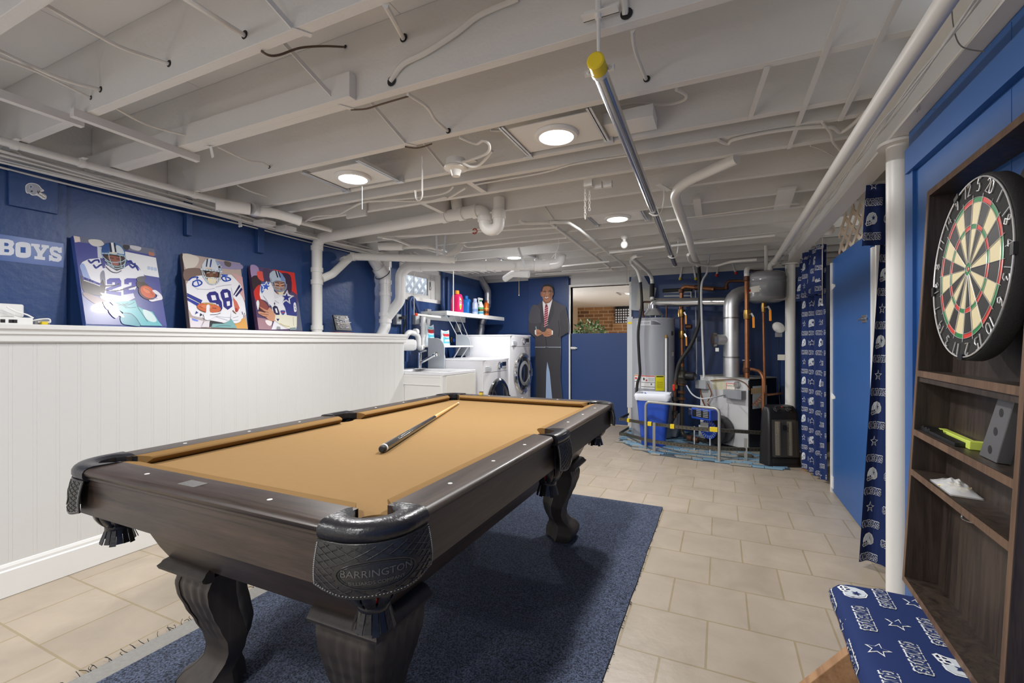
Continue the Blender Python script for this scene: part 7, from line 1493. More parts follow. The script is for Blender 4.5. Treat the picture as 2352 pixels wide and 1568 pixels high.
# circulator and iron pipes
YC = 5.6
cr = thing('circulator_pump', 'dark circulator pump on iron pipe between heater and boiler', 'pump', onY(1566, 870, YC))
m = MB().tube(fillet([onY(1567, 842, YC), onY(1566, 1000, YC), onY(1620, 1012, YC-.25)], .06, 6), .024, 12); m.build('iron_pipe', IRON, cr)
m = MB().lathe([(.03, -.08), (.05, -.07), (.045, -.03), (.06, 0), (.045, .03), (.05, .07), (.03, .08)], onY(1567, 866, YC), 18); m.build('pump_body', IRON, cr)
p = onY(1567, 864, YC); m = MB().lathe([(.045, .03), (.048, .05), (.048, .14), (.04, .15), (0, .15)], p, 18, (.95, -.3, .05)); m.build('pump_motor', BLACK, cr)
m = MB()
for v in (882, 900, 915): m.piece(); m.lathe([(.026, -.015), (.042, -.013), (.042, .013), (.026, .015)], onY(1566, v, YC), 14)
m.build('flange', COPPER_OLD, cr)
m = MB()
for k_ in range(2): m.piece(); q_ = onY(1585+k_*14, 1006+k_*4, YC-.1-.08*k_); m.lathe([(.026, -.03), (.036, -.025), (.036, .025), (.026, .03)], q_, 12, (1, -.4, 0))
m.build('iron_fitting', COPPER_OLD, cr)
YG = 5.45
gp = thing('gas_hose', 'black insulated pipe curving down to a red-handled valve by the bin', 'pipe', onY(1550, 900, YG))
pts = crom([onY(1604, 606, 5.75), onY(1607, 640, 5.75), onY(1608, 700, 5.72), onY(1606, 740, 5.7), onY(1588, 790, 5.65), onY(1562, 830, 5.6), onY(1554, 860, 5.5), onY(1552, 878, YG)], 6)
MB().tube(pts, .022, 12).build('insulated_run', BLACK_RUB, gp)
m = MB().tube([onY(1551, 872, YG), onY(1549, 960, YG)], .016, 12); m.build('pipe_run', COPPER_OLD, gp)
m = MB().lathe([(.018, -.03), (.028, -.02), (.028, .02), (.018, .03)], onY(1550, 888, YG), 12); m.build('valve_body', BRASS, gp)
p = onY(1548, 890, YG-.03); m = MB().box(p-V((.014, .012, .035)), p+V((.010, .012, .035))); m.build('valve_handle', REDP, gp, bev=.005, smooth=0)
m = MB()
for v in (916, 948): m.piece(); m.lathe([(.016, -.025), (.03, -.02), (.03, .02), (.016, .025)], onY(1550, v, YG), 12)
m.build('fitting', IRON, gp)
wv_ = thing('supply_pipe', 'white pipe snaking under the joists into the black boiler hose', 'pipe', onZ(1560, 480, 2.08))
MB().tube(crom([onZ(1692, 364, 2.125), onZ(1630, 392, 2.115), onZ(1580, 416, 2.11), onZ(1553, 442, 2.10), onZ(1556, 472, 2.09), onZ(1578, 535, 2.06), onZ(1592, 583, 2.02), onY(1604, 608, 5.75)], 7), .030, 14).build('pipe_run', PIPE_WHITE, wv_)
m = MB(); coupling(m, onZ(1591, 580, 2.03), (onZ(1592, 583, 2.02)-onZ(1578, 535, 2.06)), .030, .03); m.build('pipe_coupling', PIPE_WHITE, wv_)
YH = WYc-.3
t = thing('insulated_pipe', 'white and black insulated pipe dropping onto the water heater', 'pipe', onY(1497, 640, WYc))
MB().tube(fillet([onZ(1452, 592, 2.06), onZ(1490, 625, 2.02), onY(1498, 640, WYc), onY(1498, 688, WYc-.05)], .05), .022, 12).build('pipe_run', PIPE_WHITE, t)
MB().tube([onY(1498, 652, WYc-.02), onY(1497.5, 682, WYc-.045)], .030, 12).build('foam_sleeve', BLACK_RUB, t)
m = MB().tube(fillet([onY(1494, 693, WYc-.1), onY(1476, 693, WYc-.12), onY(1477, 722, WYc-.12), onY(1480, 730, WYc-.12)], .02), .012, 10); m.build('copper_elbow', COPPER_OLD, t)
t = thing('vent_hose', 'white hose with black lower half hanging in front of the water heater', 'hose', onY(1462, 800, YH))
MB().tube(crom([onZ(1475, 585, 2.08), onZ(1456, 590, 2.06), onY(1449, 602, YH), onY(1464, 622, YH), onY(1471, 648, YH)], 6), .018, 12).build('white_hose', PIPE_WHITE, t)
MB().tube(crom([onY(1471, 646, YH), onY(1474, 700, YH), onY(1466, 760, YH), onY(1468, 820, YH), onY(1470, 858, YH), onY(1464, 880, YH-.0), onY(1462, 905, YH-.02)], 6), .016, 12).build('black_hose', BLACK_RUB, t)
t = thing('plastic_bag', 'clear plastic sleeve of papers hanging beside the far doorway', 'bag', onY(1470, 700, FARY-.08))
bag = [(1452, 632), (1478, 632), (1492, 655), (1508, 662), (1500, 700), (1490, 714), (1446, 712), (1448, 660)]
MB().prism([onY(u, v, FARY-.05) for u, v in bag], (0, -.03, 0)).build('sleeve', mat('clear_film', (.75, .78, .80, 1), .15, alpha=.32), t, smooth=0)
MB().prism([onY(u, v, FARY-.062) for u, v in ((1466, 662), (1500, 668), (1496, 708), (1462, 706))], (0, -.006, 0)).build('papers', mat('old_papers', rgb(196, 190, 166), .7), t, smooth=0)
# conduit, cords and wall oddments
solo(MB().tube(crom([onZ(1629, 583, 2.06), onY(1626, 605, 5.4), onY(1624, 625, 5.4), onY(1612, 650, 5.4), onY(1611, 700, 5.4), onY(1614, 790, 5.35), onY(1617, 868, 5.28)], 6), .011, 8), 'armoured_cable', LGREY, 'pale armoured cable running down from the joists to the boiler box', 'cable')
solo(MB().tube(crom([onY(1597, 660, 6.0), onY(1599, 760, 6.0), onY(1600, 850, 6.0), onY(1597, 862, 6.0)], 5), .006, 6), 'hanging_cable', LGREY, 'thin pale cord hanging behind the black insulated pipe', 'cord')
solo(MB().tube(crom([onY(1577, 885, 5.5), onY(1590, 905, 5.4), onY(1610, 915, 5.3), onY(1640, 912, 5.25), onP(1672, 905, FR, bn_)], 6), .008, 8), 'flex_conduit', LGREY, 'flexible conduit looping from the pump to the boiler control', 'cable')
for i, (u0, v0, u1, v1, c_) in enumerate(((1562, 641, 1569, 618, YELLOWP), (1598, 641, 1590, 616, YELLOWP), (1646, 633, 1653, 612, REDP), (1690, 628, 1678, 609, REDP))):
    a, b = onY(u0, v0, 6.285), onY(u1, v1, 6.29); t = thing('pipe_stub', ['pipe stub with yellow cap above the copper riser', 'second yellow capped pipe stub beside the black hose', 'white tipped red stub pipe hanging over the flue', 'slanting red tipped stub pipe nearest the expansion tank'][i], 'pipe stub', a)
    MB().tube([a, b+V((0, 0, .1))], .013, 10).build('stub', PIPE_WHITE, t); MB().tube([a-V((0, 0, .012)), a+V((0, 0, .02))], .017, 10).build('end_cap', c_, t)
m = MB(); 
for k_ in range(3): a, b = onY(1525, 671+k_*9, 6.345), onY(1587, 670+k_*9, 6.345); m.cyl(a, b, .008, 8)
m.cyl(onY(1587, 668, 6.345), onY(1588, 690, 6.345), .008, 8); solo(m, 'wire_rack', WHITEP, 'white wire rack on the wall above the horizontal flue', 'rack')
m = MB().cyl(onY(1525, 691, 6.05), onY(1587, 686, 6.05), .007, 8); m = MB().box(onY(1522, 672, 6.35)+V((0, -.001, 0)), onY(1590, 660, 6.32)); solo(m, 'dark_bundle', BLACK_RUB, 'dark folded bundle lying on the white wire rack', 'bundle', bev=.01)
p = onX(1788, 752, PX2.x+.10); ca_ = thing('carbon_alarm', 'round white plug-in alarm on the blue wall by the far post', 'alarm', onY(1788, 752, 5.6))
q_ = onY(1788, 752, 5.6); MB().lathe([(.0, .035), (.04, .034), (.055, .024), (.058, .0)], q_, 24, (0, -1, 0), sx=.9, sy=1.15).build('alarm_body', WHITEP, ca_); MB().box(q_+V((-.03, 0, -.1)), q_+V((.035, .03, -.05))).build('outlet_box', GREYP, ca_, smooth=0); MB().box(q_+V((-.02, .0, -.04)), q_+V((.02, .08, .04))).build('mount', GREYP, ca_, smooth=0)
MB().tube(crom([q_+V((.0, 0, -.1)), q_+V((-.005, 0, -.4)), q_+V((.01, 0, -.75)), q_+V((.02, -.05, -.9))], 5), .005, 6).build('cord', BLACK_RUB, ca_)
a, b = onY(1786, 814, 5.58), onY(1803, 827, 5.58); solo(MB().box(a, b+V((0, .004, 0))), 'paper_tag', PAPER, 'small paper tag taped low on the blue wall by the far post', 'tag', smooth=0)
# rubbish bin with liner
bcx, bcy = -.69, 5.36
bi = thing('rubbish_bin', 'tall royal blue bin with white liner in front of the water heater', 'bin', (bcx, bcy, .012))
def rr(hx_, hy_, z, r=.05, n=5):
    pts = []
    for sx_, sy_, a_ in ((1, -1, -pi/2), (1, 1, 0), (-1, 1, pi/2), (-1, -1, pi)):
        for i in range(n+1): an = a_+pi/2*i/n; pts.append(V((bcx+sx_*(hx_-r)+r*cos(an), bcy+sy_*(hy_-r)+r*sin(an), z)))
    return pts
m = MB(); m.loft([rr(.125, .10, .012), rr(.175, .145, .56), rr(.185, .155, .565), rr(.185, .155, .58), rr(.170, .140, .58), rr(.12, .095, .03)]); m.build('bin_body', mat('bin_blue', rgb(44, 86, 196), .4), bi, smooth=45)
m = MB(); random.seed(8)
def wob(pts, a_): return [p+V((random.uniform(-a_, a_), random.uniform(-a_, a_), random.uniform(-a_, a_))) for p in pts]
m.loft([wob(rr(.186, .156, .522), .008), wob(rr(.190, .160, .54), .005), wob(rr(.196, .166, .57), .004), wob(rr(.185, .155, .595), .004), wob(rr(.165, .135, .585), .006), wob(rr(.15, .12, .45), .015), wob(rr(.13, .105, .3), .015)], caps=False); m.build('bin_liner', mat('thin_white_film', rgb(226, 230, 240), .35), bi, smooth=70)
# guard rail of slotted steel angle
plan = [onZ(1436, 1003, 0), onZ(1483, 1033, 0), onZ(1502, 1041, 0), onZ(1560, 1052, 0), onZ(1653, 1062, 0), onZ(1715, 1060, 0), onZ(1765, 1058, 0)]
def onPlan(u, v):
    d = ray(u, v); dv_ = V((d.x, d.y))
    best = None
    for a, b in zip(plan, plan[1:]):
        ex, ey = b.x-a.x, b.y-a.y; den = d.x*ey-d.y*ex
        if abs(den) < 1e-9: continue
        t = (a.x*ey-a.y*ex)/den; s_ = (a.x*d.y-a.y*d.x)/den
        if -.08 <= s_ <= 1.08 and t > 0: best = V((d.x*t, d.y*t, HC+d.z*t)); break
    return best
gr = thing('guard_rail', 'low guard rail of slotted steel angle around the boiler', 'railing', (plan[3].x, plan[3].y, 0))
def slot_rail(pts, name='slotted_rail'):
    m = MB(); m.loft([[p+V((0, 0, .016)), p+V((0, .004, .016)), p+V((0, .004, -.016)), p+V((0, 0, -.016))] for p in pts]); m.loft([[p+V((0, 0, .016)), p+V((0, .03, .016)), p+V((0, .03, .013)), p+V((0, .0, .013))] for p in pts])
    for a, b in zip(pts, pts[1:]):
        n_ = int((b-a).length/.035)
        for i in range(n_): c_ = lerp(a, b, (i+.5)/n_); m.obox(c_+V((0, -.0008, 0)), (b-a).normalized()*.006, (0, .0006, 0), (0, 0, .004), 1)
    return m.build(name, [DARKSTEEL, BLACK], gr, smooth=0)
up = [onPlan(u, v) for u, v in ((1438, 964), (1482, 972), (1545, 979), (1600, 985), (1650, 988), (1700, 991), (1758, 995))]
lo_ = [onPlan(u, v) for u, v in ((1438, 998), (1482, 1010), (1500, 1014), (1560, 1022), (1650, 1030), (1700, 1032), (1755, 1033))]
corner = V((up[0].x-.09, up[0].y+.02, up[0].z)); back = V((WXc-WR-.10, WYc+.05, up[0].z+.0))
slot_rail(up); slot_rail(lo_); slot_rail([up[0], corner]); slot_rail([corner, V((back.x+.02, back.y+.2, corner.z))]); slot_rail([lo_[0], V((corner.x, corner.y, lo_[0].z))]); slot_rail([V((corner.x, corner.y, lo_[0].z)), V((back.x+.02, back.y+.2, lo_[0].z))])
m = MB()
for u, v in ((1444, 965), (1492, 973), (1544, 979)): p = onPlan(u, v); m.piece(); m.box((p.x-.02, p.y-.012, p.z-.022), (p.x+.02, p.y+.02, p.z+.022))
p = onPlan(1639, 986); m.piece(); m.box((p.x-.035, p.y-.012, p.z-.022), (p.x+.035, p.y+.02, p.z+.022)); m.build('yellow_clip', YELLOWP, gr, bev=.003, smooth=0)
A_, D_ = onPlan(1483, 1033), onPlan(1652, 1062); zA2, zD2 = onPlan(1483, 922).z, onPlan(1641, 931).z
m = MB().tube(fillet([V((A_.x, A_.y, .0)), V((A_.x, A_.y, zA2)), V((D_.x, D_.y, zA2-.0)), V((D_.x, D_.y, .0))], .05), .014, 12); m.build('tube_frame', mat('dull_zinc', rgb(176, 176, 172), .4, .6), gr)
m = MB()
for u, v, v0 in ((1502, 1041, 975), (1713, 1060, 1012)): m.piece(); p = onPlan(u, v); q_ = onPlan(u, v0); m.box((p.x-.014, p.y-.0, .0), (p.x+.014, p.y+.02, q_.z+.02))
m.build('slotted_post', mat('dull_zinc_post', rgb(166, 166, 162), .4, .6), gr, smooth=0)
m = MB()
for u, v0, v1 in ((1595, 965, 1036), (1631, 988, 1046)): m.piece(); p = onZ(u, v1, 0); m.cyl((p.x, p.y, .012), (p.x, p.y, HC+(PY-v0)/FPX*p.length), .007, 8)
m.build('thin_stake', LGREY, gr)
# radiant heater
H0, H1 = onZ(1766, 1073, 0), onZ(1841, 1074, 0); hu = (H1-H0).normalized(); hn = V((hu.y, -hu.x, 0)); HWd = (H1-H0).length; HH = .575
ht = thing('space_heater', 'black upright infrared heater with two dials by the curtain', 'heater', lerp(H0, H1, .5)-hn*.1)
def hp_(u, d, z): return H0+hu*u-hn*d+V((0, 0, z))
m = MB(); m.loft([[hp_(0, 0, .0), hp_(HWd, 0, .0), hp_(HWd+.01, .1, .0), hp_(HWd-.02, .2, 0), hp_(.02, .2, 0), hp_(-.04, .1, .0)], [hp_(0, .0, .03), hp_(HWd, .0, .03), hp_(HWd+.01, .1, .03), hp_(HWd-.02, .2, .03), hp_(.02, .2, .03), hp_(-.04, .1, .03)],
  [hp_(.012, .025, .30), hp_(HWd-.012, .025, .30), hp_(HWd-.0, .11, .30), hp_(HWd-.03, .19, .30), hp_(.03, .19, .30), hp_(-.025, .11, .30)], [hp_(.015, .03, .50), hp_(HWd-.015, .03, .50), hp_(HWd-.005, .1, .50), hp_(HWd-.04, .17, .50), hp_(.04, .17, .50), hp_(-.02, .1, .50)],
  [hp_(.03, .06, .555), hp_(HWd-.03, .06, .555), hp_(HWd-.02, .1, .565), hp_(HWd-.05, .15, .57), hp_(.05, .15, .57), hp_(.0, .1, .565)]]); m.build('housing', BLACK, ht, bev=.012, smooth=50)
m = MB(); m.loft([[hp_(.035, .004, .10), hp_(HWd-.035, .004, .10), hp_(HWd-.04, .021, .44), hp_(.04, .021, .44)], [hp_(.035, .012, .10), hp_(HWd-.035, .012, .10), hp_(HWd-.04, .029, .44), hp_(.04, .029, .44)]]); m.build('grille_backing', mat('heater_reflector', rgb(92, 90, 86), .4, .6), ht, smooth=0)
m = MB()
for k_ in range(2): m.piece(); m.tube([hp_(.085+.11*k_, .002, .115), hp_(.088+.108*k_, .017, .425)], .024, 14)
m.build('heat_tube', mat('heater_tube', rgb(190, 180, 160), .3, .5), ht)
m = MB()
for i in range(28): z = .105+.0118*i; m.bar(hp_(.035, -.022+.017*(z-.1)/.34, z), hp_(HWd-.035, -.022+.017*(z-.1)/.34, z), .0022, .0022)
for i in range(22): uu = .038+(HWd-.076)*i/21; m.bar(hp_(uu, -.022, .102), hp_(uu, -.005, .436), .0022, .0022, hn)
m.build('wire_grille', mat('grille_grey', rgb(104, 102, 98), .4, .6), ht, smooth=0)
MB().obox(hp_(HWd*.45, -.02, .375), hu*.018, hn*.002, V((0, .0, .022))).build('logo_plate', BLACK, ht, smooth=0)
MB().obox(hp_(HWd/2, -.001, .06), hu*(HWd/2-.035), hn*.006, V((0, 0, .022))).build('lower_vent', BLACK_RUB, ht, bev=.004, smooth=0)
m = MB(); kn = V((hn.x*.75, hn.y*.75, .66)).normalized()
for uu in (.095, .205): m.piece(); m.lathe([(.026, .0), (.026, .012), (.02, .02), (0, .021)], hp_(uu, .045, .535), 20, kn)
m.build('dial', BLACK, ht)
m = MB()
for uu in (.095, .205): m.piece(); c_ = hp_(uu, .045, .535); e1 = kn.orthogonal().normalized(); e2 = kn.cross(e1); m.tube([c_+(e1*cos(t_)+e2*sin(t_))*.031+kn*.004 for t_ in [2*pi*i/24 for i in range(25)]], .0016, 5)
m.build('dial_marking', CHROME, ht)
MB().lathe([(.006, 0), (.005, .006), (0, .008)], hp_(.15, .065, .552), 10, kn).build('red_lamp', REDP, ht)
# grey duct pan behind the bin
p = onY(1540, 990, 5.75); m = MB().prism([onY(u, v, 5.75) for u, v in ((1530, 1002), (1552, 1003), (1566, 955), (1556, 950))], (.02, .1, 0)); solo(m, 'metal_pan', GREYP, 'grey metal pan leaning behind the blue bin', 'pan', smooth=0)
m = MB().lathe([(.0, 0), (.05, .0), (.06, .015), (.045, .03), (0, .034)], onZ(1712, 1049, .012), 9, sx=1.3, sy=.7); solo(m, 'stone', mat('rough_stone', rgb(128, 118, 102), .9, bump=.6, bscale=40, var=.2), 'rough brown stone on the blue tiles by the heater', 'stone')
# =================================================================== CURTAINS AND DOOR ON THE RIGHT
def curtain(name, label, a0, a1, zt_, zb_, folds, amp, cloth_w, top_pull=1.0, ph=0.0, flare=0.0, hem=0.0):
    # a0, a1: plan ends at the foot; the top is drawn together by top_pull towards a1
    a0, a1 = V((a0[0], a0[1], 0)), V((a1[0], a1[1], 0)); d = a1-a0; L_ = d.length; d.normalize(); n = V((d.y, -d.x, 0))
    if n.dot(V((-a0.x, -a0.y, 0))) < 0: n = -n
    def base(u, t):
        t0 = (1-top_pull)*t; uu = t0+(1-t0)*u
        w_ = amp*sin(2*pi*folds*u+ph+.5*sin(t*2.2+u*3))+amp*.35*sin(2*pi*folds*2.3*u+1.3+t)
        return a0+d*L_*uu+n*(w_*(1-.25*t)+flare*(1-t)*.5)+V((0, 0, zb_+(zt_-zb_)*t-hem*(1-t)*u))
    def S(x, y):
        u, t = min(max(x/cloth_w, 0), 1), min(max(y/(zt_-zb_), 0), 1); p = base(u, t); e = 1e-3
        px = base(min(u+e, 1), t)-base(max(u-e, 0), t); py = base(u, min(t+e, 1))-base(u, max(t-e, 0)); N = px.cross(py).normalized()
        if N.dot(n) < 0: N = -N
        return p, N
    m = MB(); m.sheet(lambda a, b: base(a, b), int(14*folds)+8, 24); m.sheet(lambda a, b: base(1-a, b)-n*.002, int(14*folds)+8, 24)
    return m, S
CB = onZ(1848, 1082, 0); CE = onZ(1899, 1112, 0)
m, S = curtain('c', '', (CB.x, CB.y), (CE.x, CE.y), 1.97, .03, 3.5, .026, .86, 1.0, .4)
fabric_pattern(m, S, .86, 1.9, .029, .142, .085)
solo(m, 'patterned_curtain', FABM, 'far navy football-print curtain between the post and blue door', 'curtain', smooth=70)
V0, V1 = onZ(1832, 570, 1.9), onZ(1908, 545, 1.9)
m, S = curtain('v', '', (.728, 5.16), (.745, 4.42), 1.965, 1.56, 4.5, .03, 1.2, 1.0, 1.1, .05)
fabric_pattern(m, S, 1.2, .40, .029, .142, .085, .02)
solo(m, 'curtain_valance', FABM, 'gathered print valance above the far curtain under the beam', 'valance', smooth=70)
m, S = curtain('c2', '', (.66, 2.93), (1.02, 2.86), 1.97, .02, 2.6, .022, .56, .72, 2.2)
fabric_pattern(m, S, .56, 1.93, .030, .145, .086)
solo(m, 'patterned_curtain', FABM, 'near navy football-print curtain behind the white post', 'curtain', smooth=70)
m, S = curtain('v2', '', (.665, 2.90), (1.02, 2.83), 1.968, onY(2000, 566, 2.9).z, 2.2, .02, .56, .95, .6, .03)
fabric_pattern(m, S, .56, .38, .030, .145, .088, .02)
solo(m, 'curtain_valance', FABM, 'print valance above the near curtain beside the white post', 'valance', smooth=70)
# blue door
DHY, DLY, DRX = 4.24, 3.27, .79
dz_ = onX(1950, 573, DRX).z
d2 = thing('door_2', 'bright blue flush door closing the curtained partition', 'door', (DRX+.02, (DHY+DLY)/2, 0)); d2['kind'] = 'structure'
ztl, ztr = onX(1906, 592, DRX).z, onX(1994, 548, DRX).z
MB().box((DRX, DLY, .012), (DRX+.035, DHY, (ztl+ztr)/2)).build('door_leaf', BLUE_BRIGHT, d2, bev=.002, smooth=0)
m = MB()
for v in (663, 908, 1098): p = onX(1906, v, DRX); m.piece(); m.box((DRX-.006, DHY-.035, p.z-.045), (DRX+.001, DHY+.02, p.z+.045)) if v > 1000 else m.prism([(DRX-.004, DHY+.01, p.z-.02), (DRX-.004, DHY-.09, p.z-.005), (DRX-.004, DHY-.09, p.z+.012), (DRX-.004, DHY+.01, p.z+.03)], (.004, 0, 0))
m.build('door_hinge', TRIM, d2, smooth=0)
p = onX(1985, 732, DRX); m = MB().box((DRX-.004, p.y-.05, p.z-.022), (DRX, p.y+.045, p.z+.022)); m.cyl((DRX-.012, p.y-.075, p.z), (DRX-.012, p.y+.05, p.z), .006, 8); m.cyl((DRX-.012, p.y-.01, p.z), (DRX-.035, p.y-.01, p.z-.01), .005, 8); m.build('slide_bolt', STEEL, d2)
jt = MB(); jt.box((DRX-.01, DHY+.004, 0), (DRX+.06, DHY+.035, 1.78)); struct(jt, 'trim_5', TRIM, 'white hinge jamb at the left edge of the blue door', 'trim', smooth=0)
jt = MB(); a = onX(2003, 570, DRX+.01); jt.box((DRX-.0, DLY-.045, 0), (DRX+.07, DLY-.006, a.z)); jt.box((DRX+.012, DLY-.07, 0), (DRX+.06, DLY-.045, a.z+.04)); struct(jt, 'trim_6', TRIM, 'white latch jamb at the right edge of the blue door', 'trim', smooth=0)
# lattice above the door
LXP = DRX+.03; lt_ = MB(); zb3, zt3 = (ztl+ztr)/2+.003, 2.08; y0, y1 = 3.24, 4.16
pitch = .21; k_ = -6
while k_ < 12:
    for s_, dx in ((1, 0), (-1, -.007)):
        # clip each slat to the panel
        ya_ = y0-.1+k_*pitch; pts = []
        for t in [i/40 for i in range(41)]:
            z = zb3+(zt3-zb3)*t; y = ya_+s_*(z-zb3)*1.7
            if y0+.012 <= y <= y1-.012: pts.append((y, z))
        if len(pts) > 3: lt_.bar((LXP+dx, pts[0][0], pts[0][1]), (LXP+dx, pts[-1][0], pts[-1][1]), .034, .007, (1, 0, 0))
    k_ += 1
solo(lt_, 'lattice_panel', mat('cream_lattice', rgb(226, 210, 190), .5), 'cream diagonal lattice above the blue door', 'lattice', smooth=0)
p0, p1 = onX(1968, 455, LXP-.02), onX(1996, 492, LXP-.02); solo(MB().prism([(LXP-.02, p0.y, p0.z), (LXP-.02, p1.y-.05, p0.z+.06), (LXP-.02, p1.y-.05, p1.z-.02), (LXP-.02, p1.y, p1.z)], (.012, 0, 0)), 'corner_board', TRIM, 'white board piece at the top right of the lattice', 'board', smooth=0)
pa, pb2 = onZ(1842, 690, 1.5), None; x_ = CB.x-.03
solo(MB().box((x_+.02, CB.y+.06, .0), (x_+.12, CB.y+.085, onY(1842, 680, CB.y+.06).z)), 'wood_board', mat('bare_pine', rgb(170, 116, 66), .6, var=.15, vscale=8), 'bare brown board standing behind the far curtain edge', 'board', smooth=0)
cdx = onX(1889, 545, .70); q_ = onX(1889, 700, .70); cd_ = solo(MB().tube([V((cdx.x, cdx.y, 1.97)), q_], .003, 6), 'pull_string', mat('string', rgb(206, 190, 160), .8), 'thin pull cord hanging in front of the far curtain', 'cord'); MB().ball(q_, .008, 10).build('cord_bead', WHITEP, cd_)
for u, v0, v1, lab, yy in ((1192, 640, 678, 'short pull string hanging left of the cardboard figure', 5.886), (1440, 560, 652, 'long pull string hanging beside the far doorway', 5.886)):
    a, b = onY(u, v0, yy), onY(u, v1, yy); s_ = solo(MB().cyl((a.x, a.y, JZ), b, .003, 6), 'pull_string', MATS['string'], lab, 'string'); MB().ball(b, .008, 8).build('string_knob', WHITEP, s_)
bl = onX(1902, 526, .73); solo(MB().ball(bl, .045, 16), 'globe_bulb', TRIM, 'frosted globe bulb in shadow above the far curtain', 'bulb')
# =================================================================== DART CABINET AND BENCH
th2 = radians(2.4)
eu = V((-sin(th2), -cos(th2), 0)); ev0 = V((.0500, 0, 1)).normalized(); en = ev0.cross(eu)
if en.x > 0: en = -en
en.normalize(); ev = eu.cross(en); ev = ev if ev.z > 0 else -ev
P0 = V((.537, 1.87, .392)); CW, CH, CD = .638, 1.25, .085
def cp3(u, v, w_=0): return P0+eu*u+ev*v-en*w_      # w into the cabinet
def cbox(mb, u0, u1, v0, v1, w0, w1, mi=0):
    c_ = cp3((u0+u1)/2, (v0+v1)/2, (w0+w1)/2); return mb.obox(c_, eu*(u1-u0)/2, ev*(v1-v0)/2, en*(w1-w0)/2, mi)
dc_ = thing('dart_cabinet', 'tall dark oak dart cabinet with shelves leaning on the blue wall', 'cabinet', cp3(CW/2, 0, CD/2))
T = .019
cbox(MB(), 0, T, 0, CH, .0, CD).build('side_panel', CABWOOD, dc_, bev=.001, smooth=0); cbox(MB(), CW-T, CW, 0, CH, 0, CD).build('side_panel', CABWOOD, dc_, bev=.001, smooth=0)
cbox(MB(), T, CW-T, CH-T, CH, 0, CD).build('top_panel', CABWOOD, dc_, smooth=0); cbox(MB(), T, CW-T, 0, T, 0, CD).build('bottom_panel', CABWOOD, dc_, smooth=0)
cbox(MB(), T, CW-T, T, CH-T, CD-.006, CD).build('back_panel', CABWOOD, dc_, smooth=0)
def vz(u, v): # height along the cabinet of a left edge pixel
    return (onP(u, v, P0, en)-P0).dot(ev)
s1, s2, s3 = vz(2107, 850), vz(2098, 984), vz(2094, 1076)
for s_ in (s1, s2, s3): cbox(MB(), T, CW-T, s_-T, s_, .002, CD-.006).build('shelf', CABWOOD, dc_, smooth=0)
cbox(MB(), T, CW-T, s1-.035, s1-T-.001, .004, .016).build('shelf_rail', CABWOOD, dc_, smooth=0)
m = MB()
for b in ((0, T, 0, CH), (CW-T, CW, 0, CH), (T, CW-T, CH-T, CH), (T, CW-T, 0, T), (T, CW-T, s1-T, s1), (T, CW-T, s2-T, s2), (T, CW-T, s3-T, s3)): m.piece(); cbox(m, b[0]+.0, b[1], b[2], b[3], -.0012, -.0002)
m.build('edge_banding', CABEDGE, dc_, smooth=0)
m = MB()
for u, v in ((2140, 871), (2196, 408)): p = onP(u, v, P0-en*.03, en); uu, vv = (p-P0).dot(eu), (p-P0).dot(ev); m.piece(); cbox(m, uu-.012, uu+.012, vv-.003, vv+.003, .02, .045)
m.build('magnet_catch', LGREY, dc_, smooth=0)
m = MB(); pts = [onP(u, v, P0-en*(CD-.02), en) for u, v in ((2212, 1178), (2212, 1192), (2256, 1205), (2256, 1192))]; m.tube(crom(pts, 3), .0025, 6); m.piece(); c_ = pts[0]; m.obox(c_-en*.012, eu*.008, ev*.014, en*.003); m.build('wire_hook', STEEL, dc_)
# dartboard
bc2 = onP(2225, 618, P0+en*.012, en); DBR = .2255
db = thing('dartboard', 'bristle dartboard with wire numbers mounted in the dark cabinet', 'dartboard', bc2)
def dpt(r, a, l=0): return bc2-eu*0+(-eu*-1*0)+V((0, 0, 0))+( eu*r*sin(a)+ev*r*cos(a))+en*l      # angle clockwise seen from the front
m = MB().lathe([(.0, -.036), (DBR-.004, -.036), (DBR, -.030), (DBR, -.004), (DBR-.003, 0), (.0, 0)], bc2, 72, en); m.build('board_disc', mat('black_sisal', rgb(34, 34, 34), .85, bump=.3, bscale=200), db, smooth=40)
ROT = radians(28); order = [20, 1, 18, 4, 13, 6, 10, 15, 2, 17, 3, 19, 7, 16, 8, 11, 14, 9, 12, 5]
CREAM, GRN, RED_, BLK = (228, 214, 170), (26, 130, 70), (214, 52, 42), (34, 34, 34)
m = MB()
def seg(r0, r1, a0, a1, c_):
    n = 6; vs = [dpt(r0, a0+(a1-a0)*i/n, .0006) for i in range(n+1)]+[dpt(r1, a1-(a1-a0)*i/n, .0006) for i in range(n+1)]; m.add(vs, [list(range(len(vs)))], 0, rgb(*c_))
for i in range(20):
    a0 = ROT+radians(18*i-9); a1 = a0+radians(18); dk_ = i % 2 == 0
    seg(.016, .0975, a0, a1, BLK if dk_ else CREAM); seg(.1085, .160, a0, a1, BLK if dk_ else CREAM); seg(.0975, .1085, a0, a1, RED_ if dk_ else GRN); seg(.160, .1715, a0, a1, RED_ if dk_ else GRN)
seg(.0064, .016, 0, 2*pi*.999, GRN); m.add([dpt(.0064, 2*pi*i/16, .0008) for i in range(16)], [list(range(16))], 0, rgb(*RED_)); 
vs = []
for i in range(24): a = 2*pi*i/24; vs.append(dpt(.016, a, .0005))
m.add(vs, [list(range(24))], 0, rgb(*GRN)); m.build('playing_segments', PRINT_MATT, db, smooth=0)
WIREM = mat('silver_wire', (.80, .80, .80, 1), .3, .6)
m = MB()
for i in range(20): a = ROT+radians(18*i-9); m.tube([dpt(.016, a, .0018), dpt(.180, a, .0018)], .0007, 5)
for r in (.0064, .016, .0975, .1085, .160, .1715): m.tube([dpt(r, 2*pi*i/64, .0018) for i in range(65)], .0006, 5)
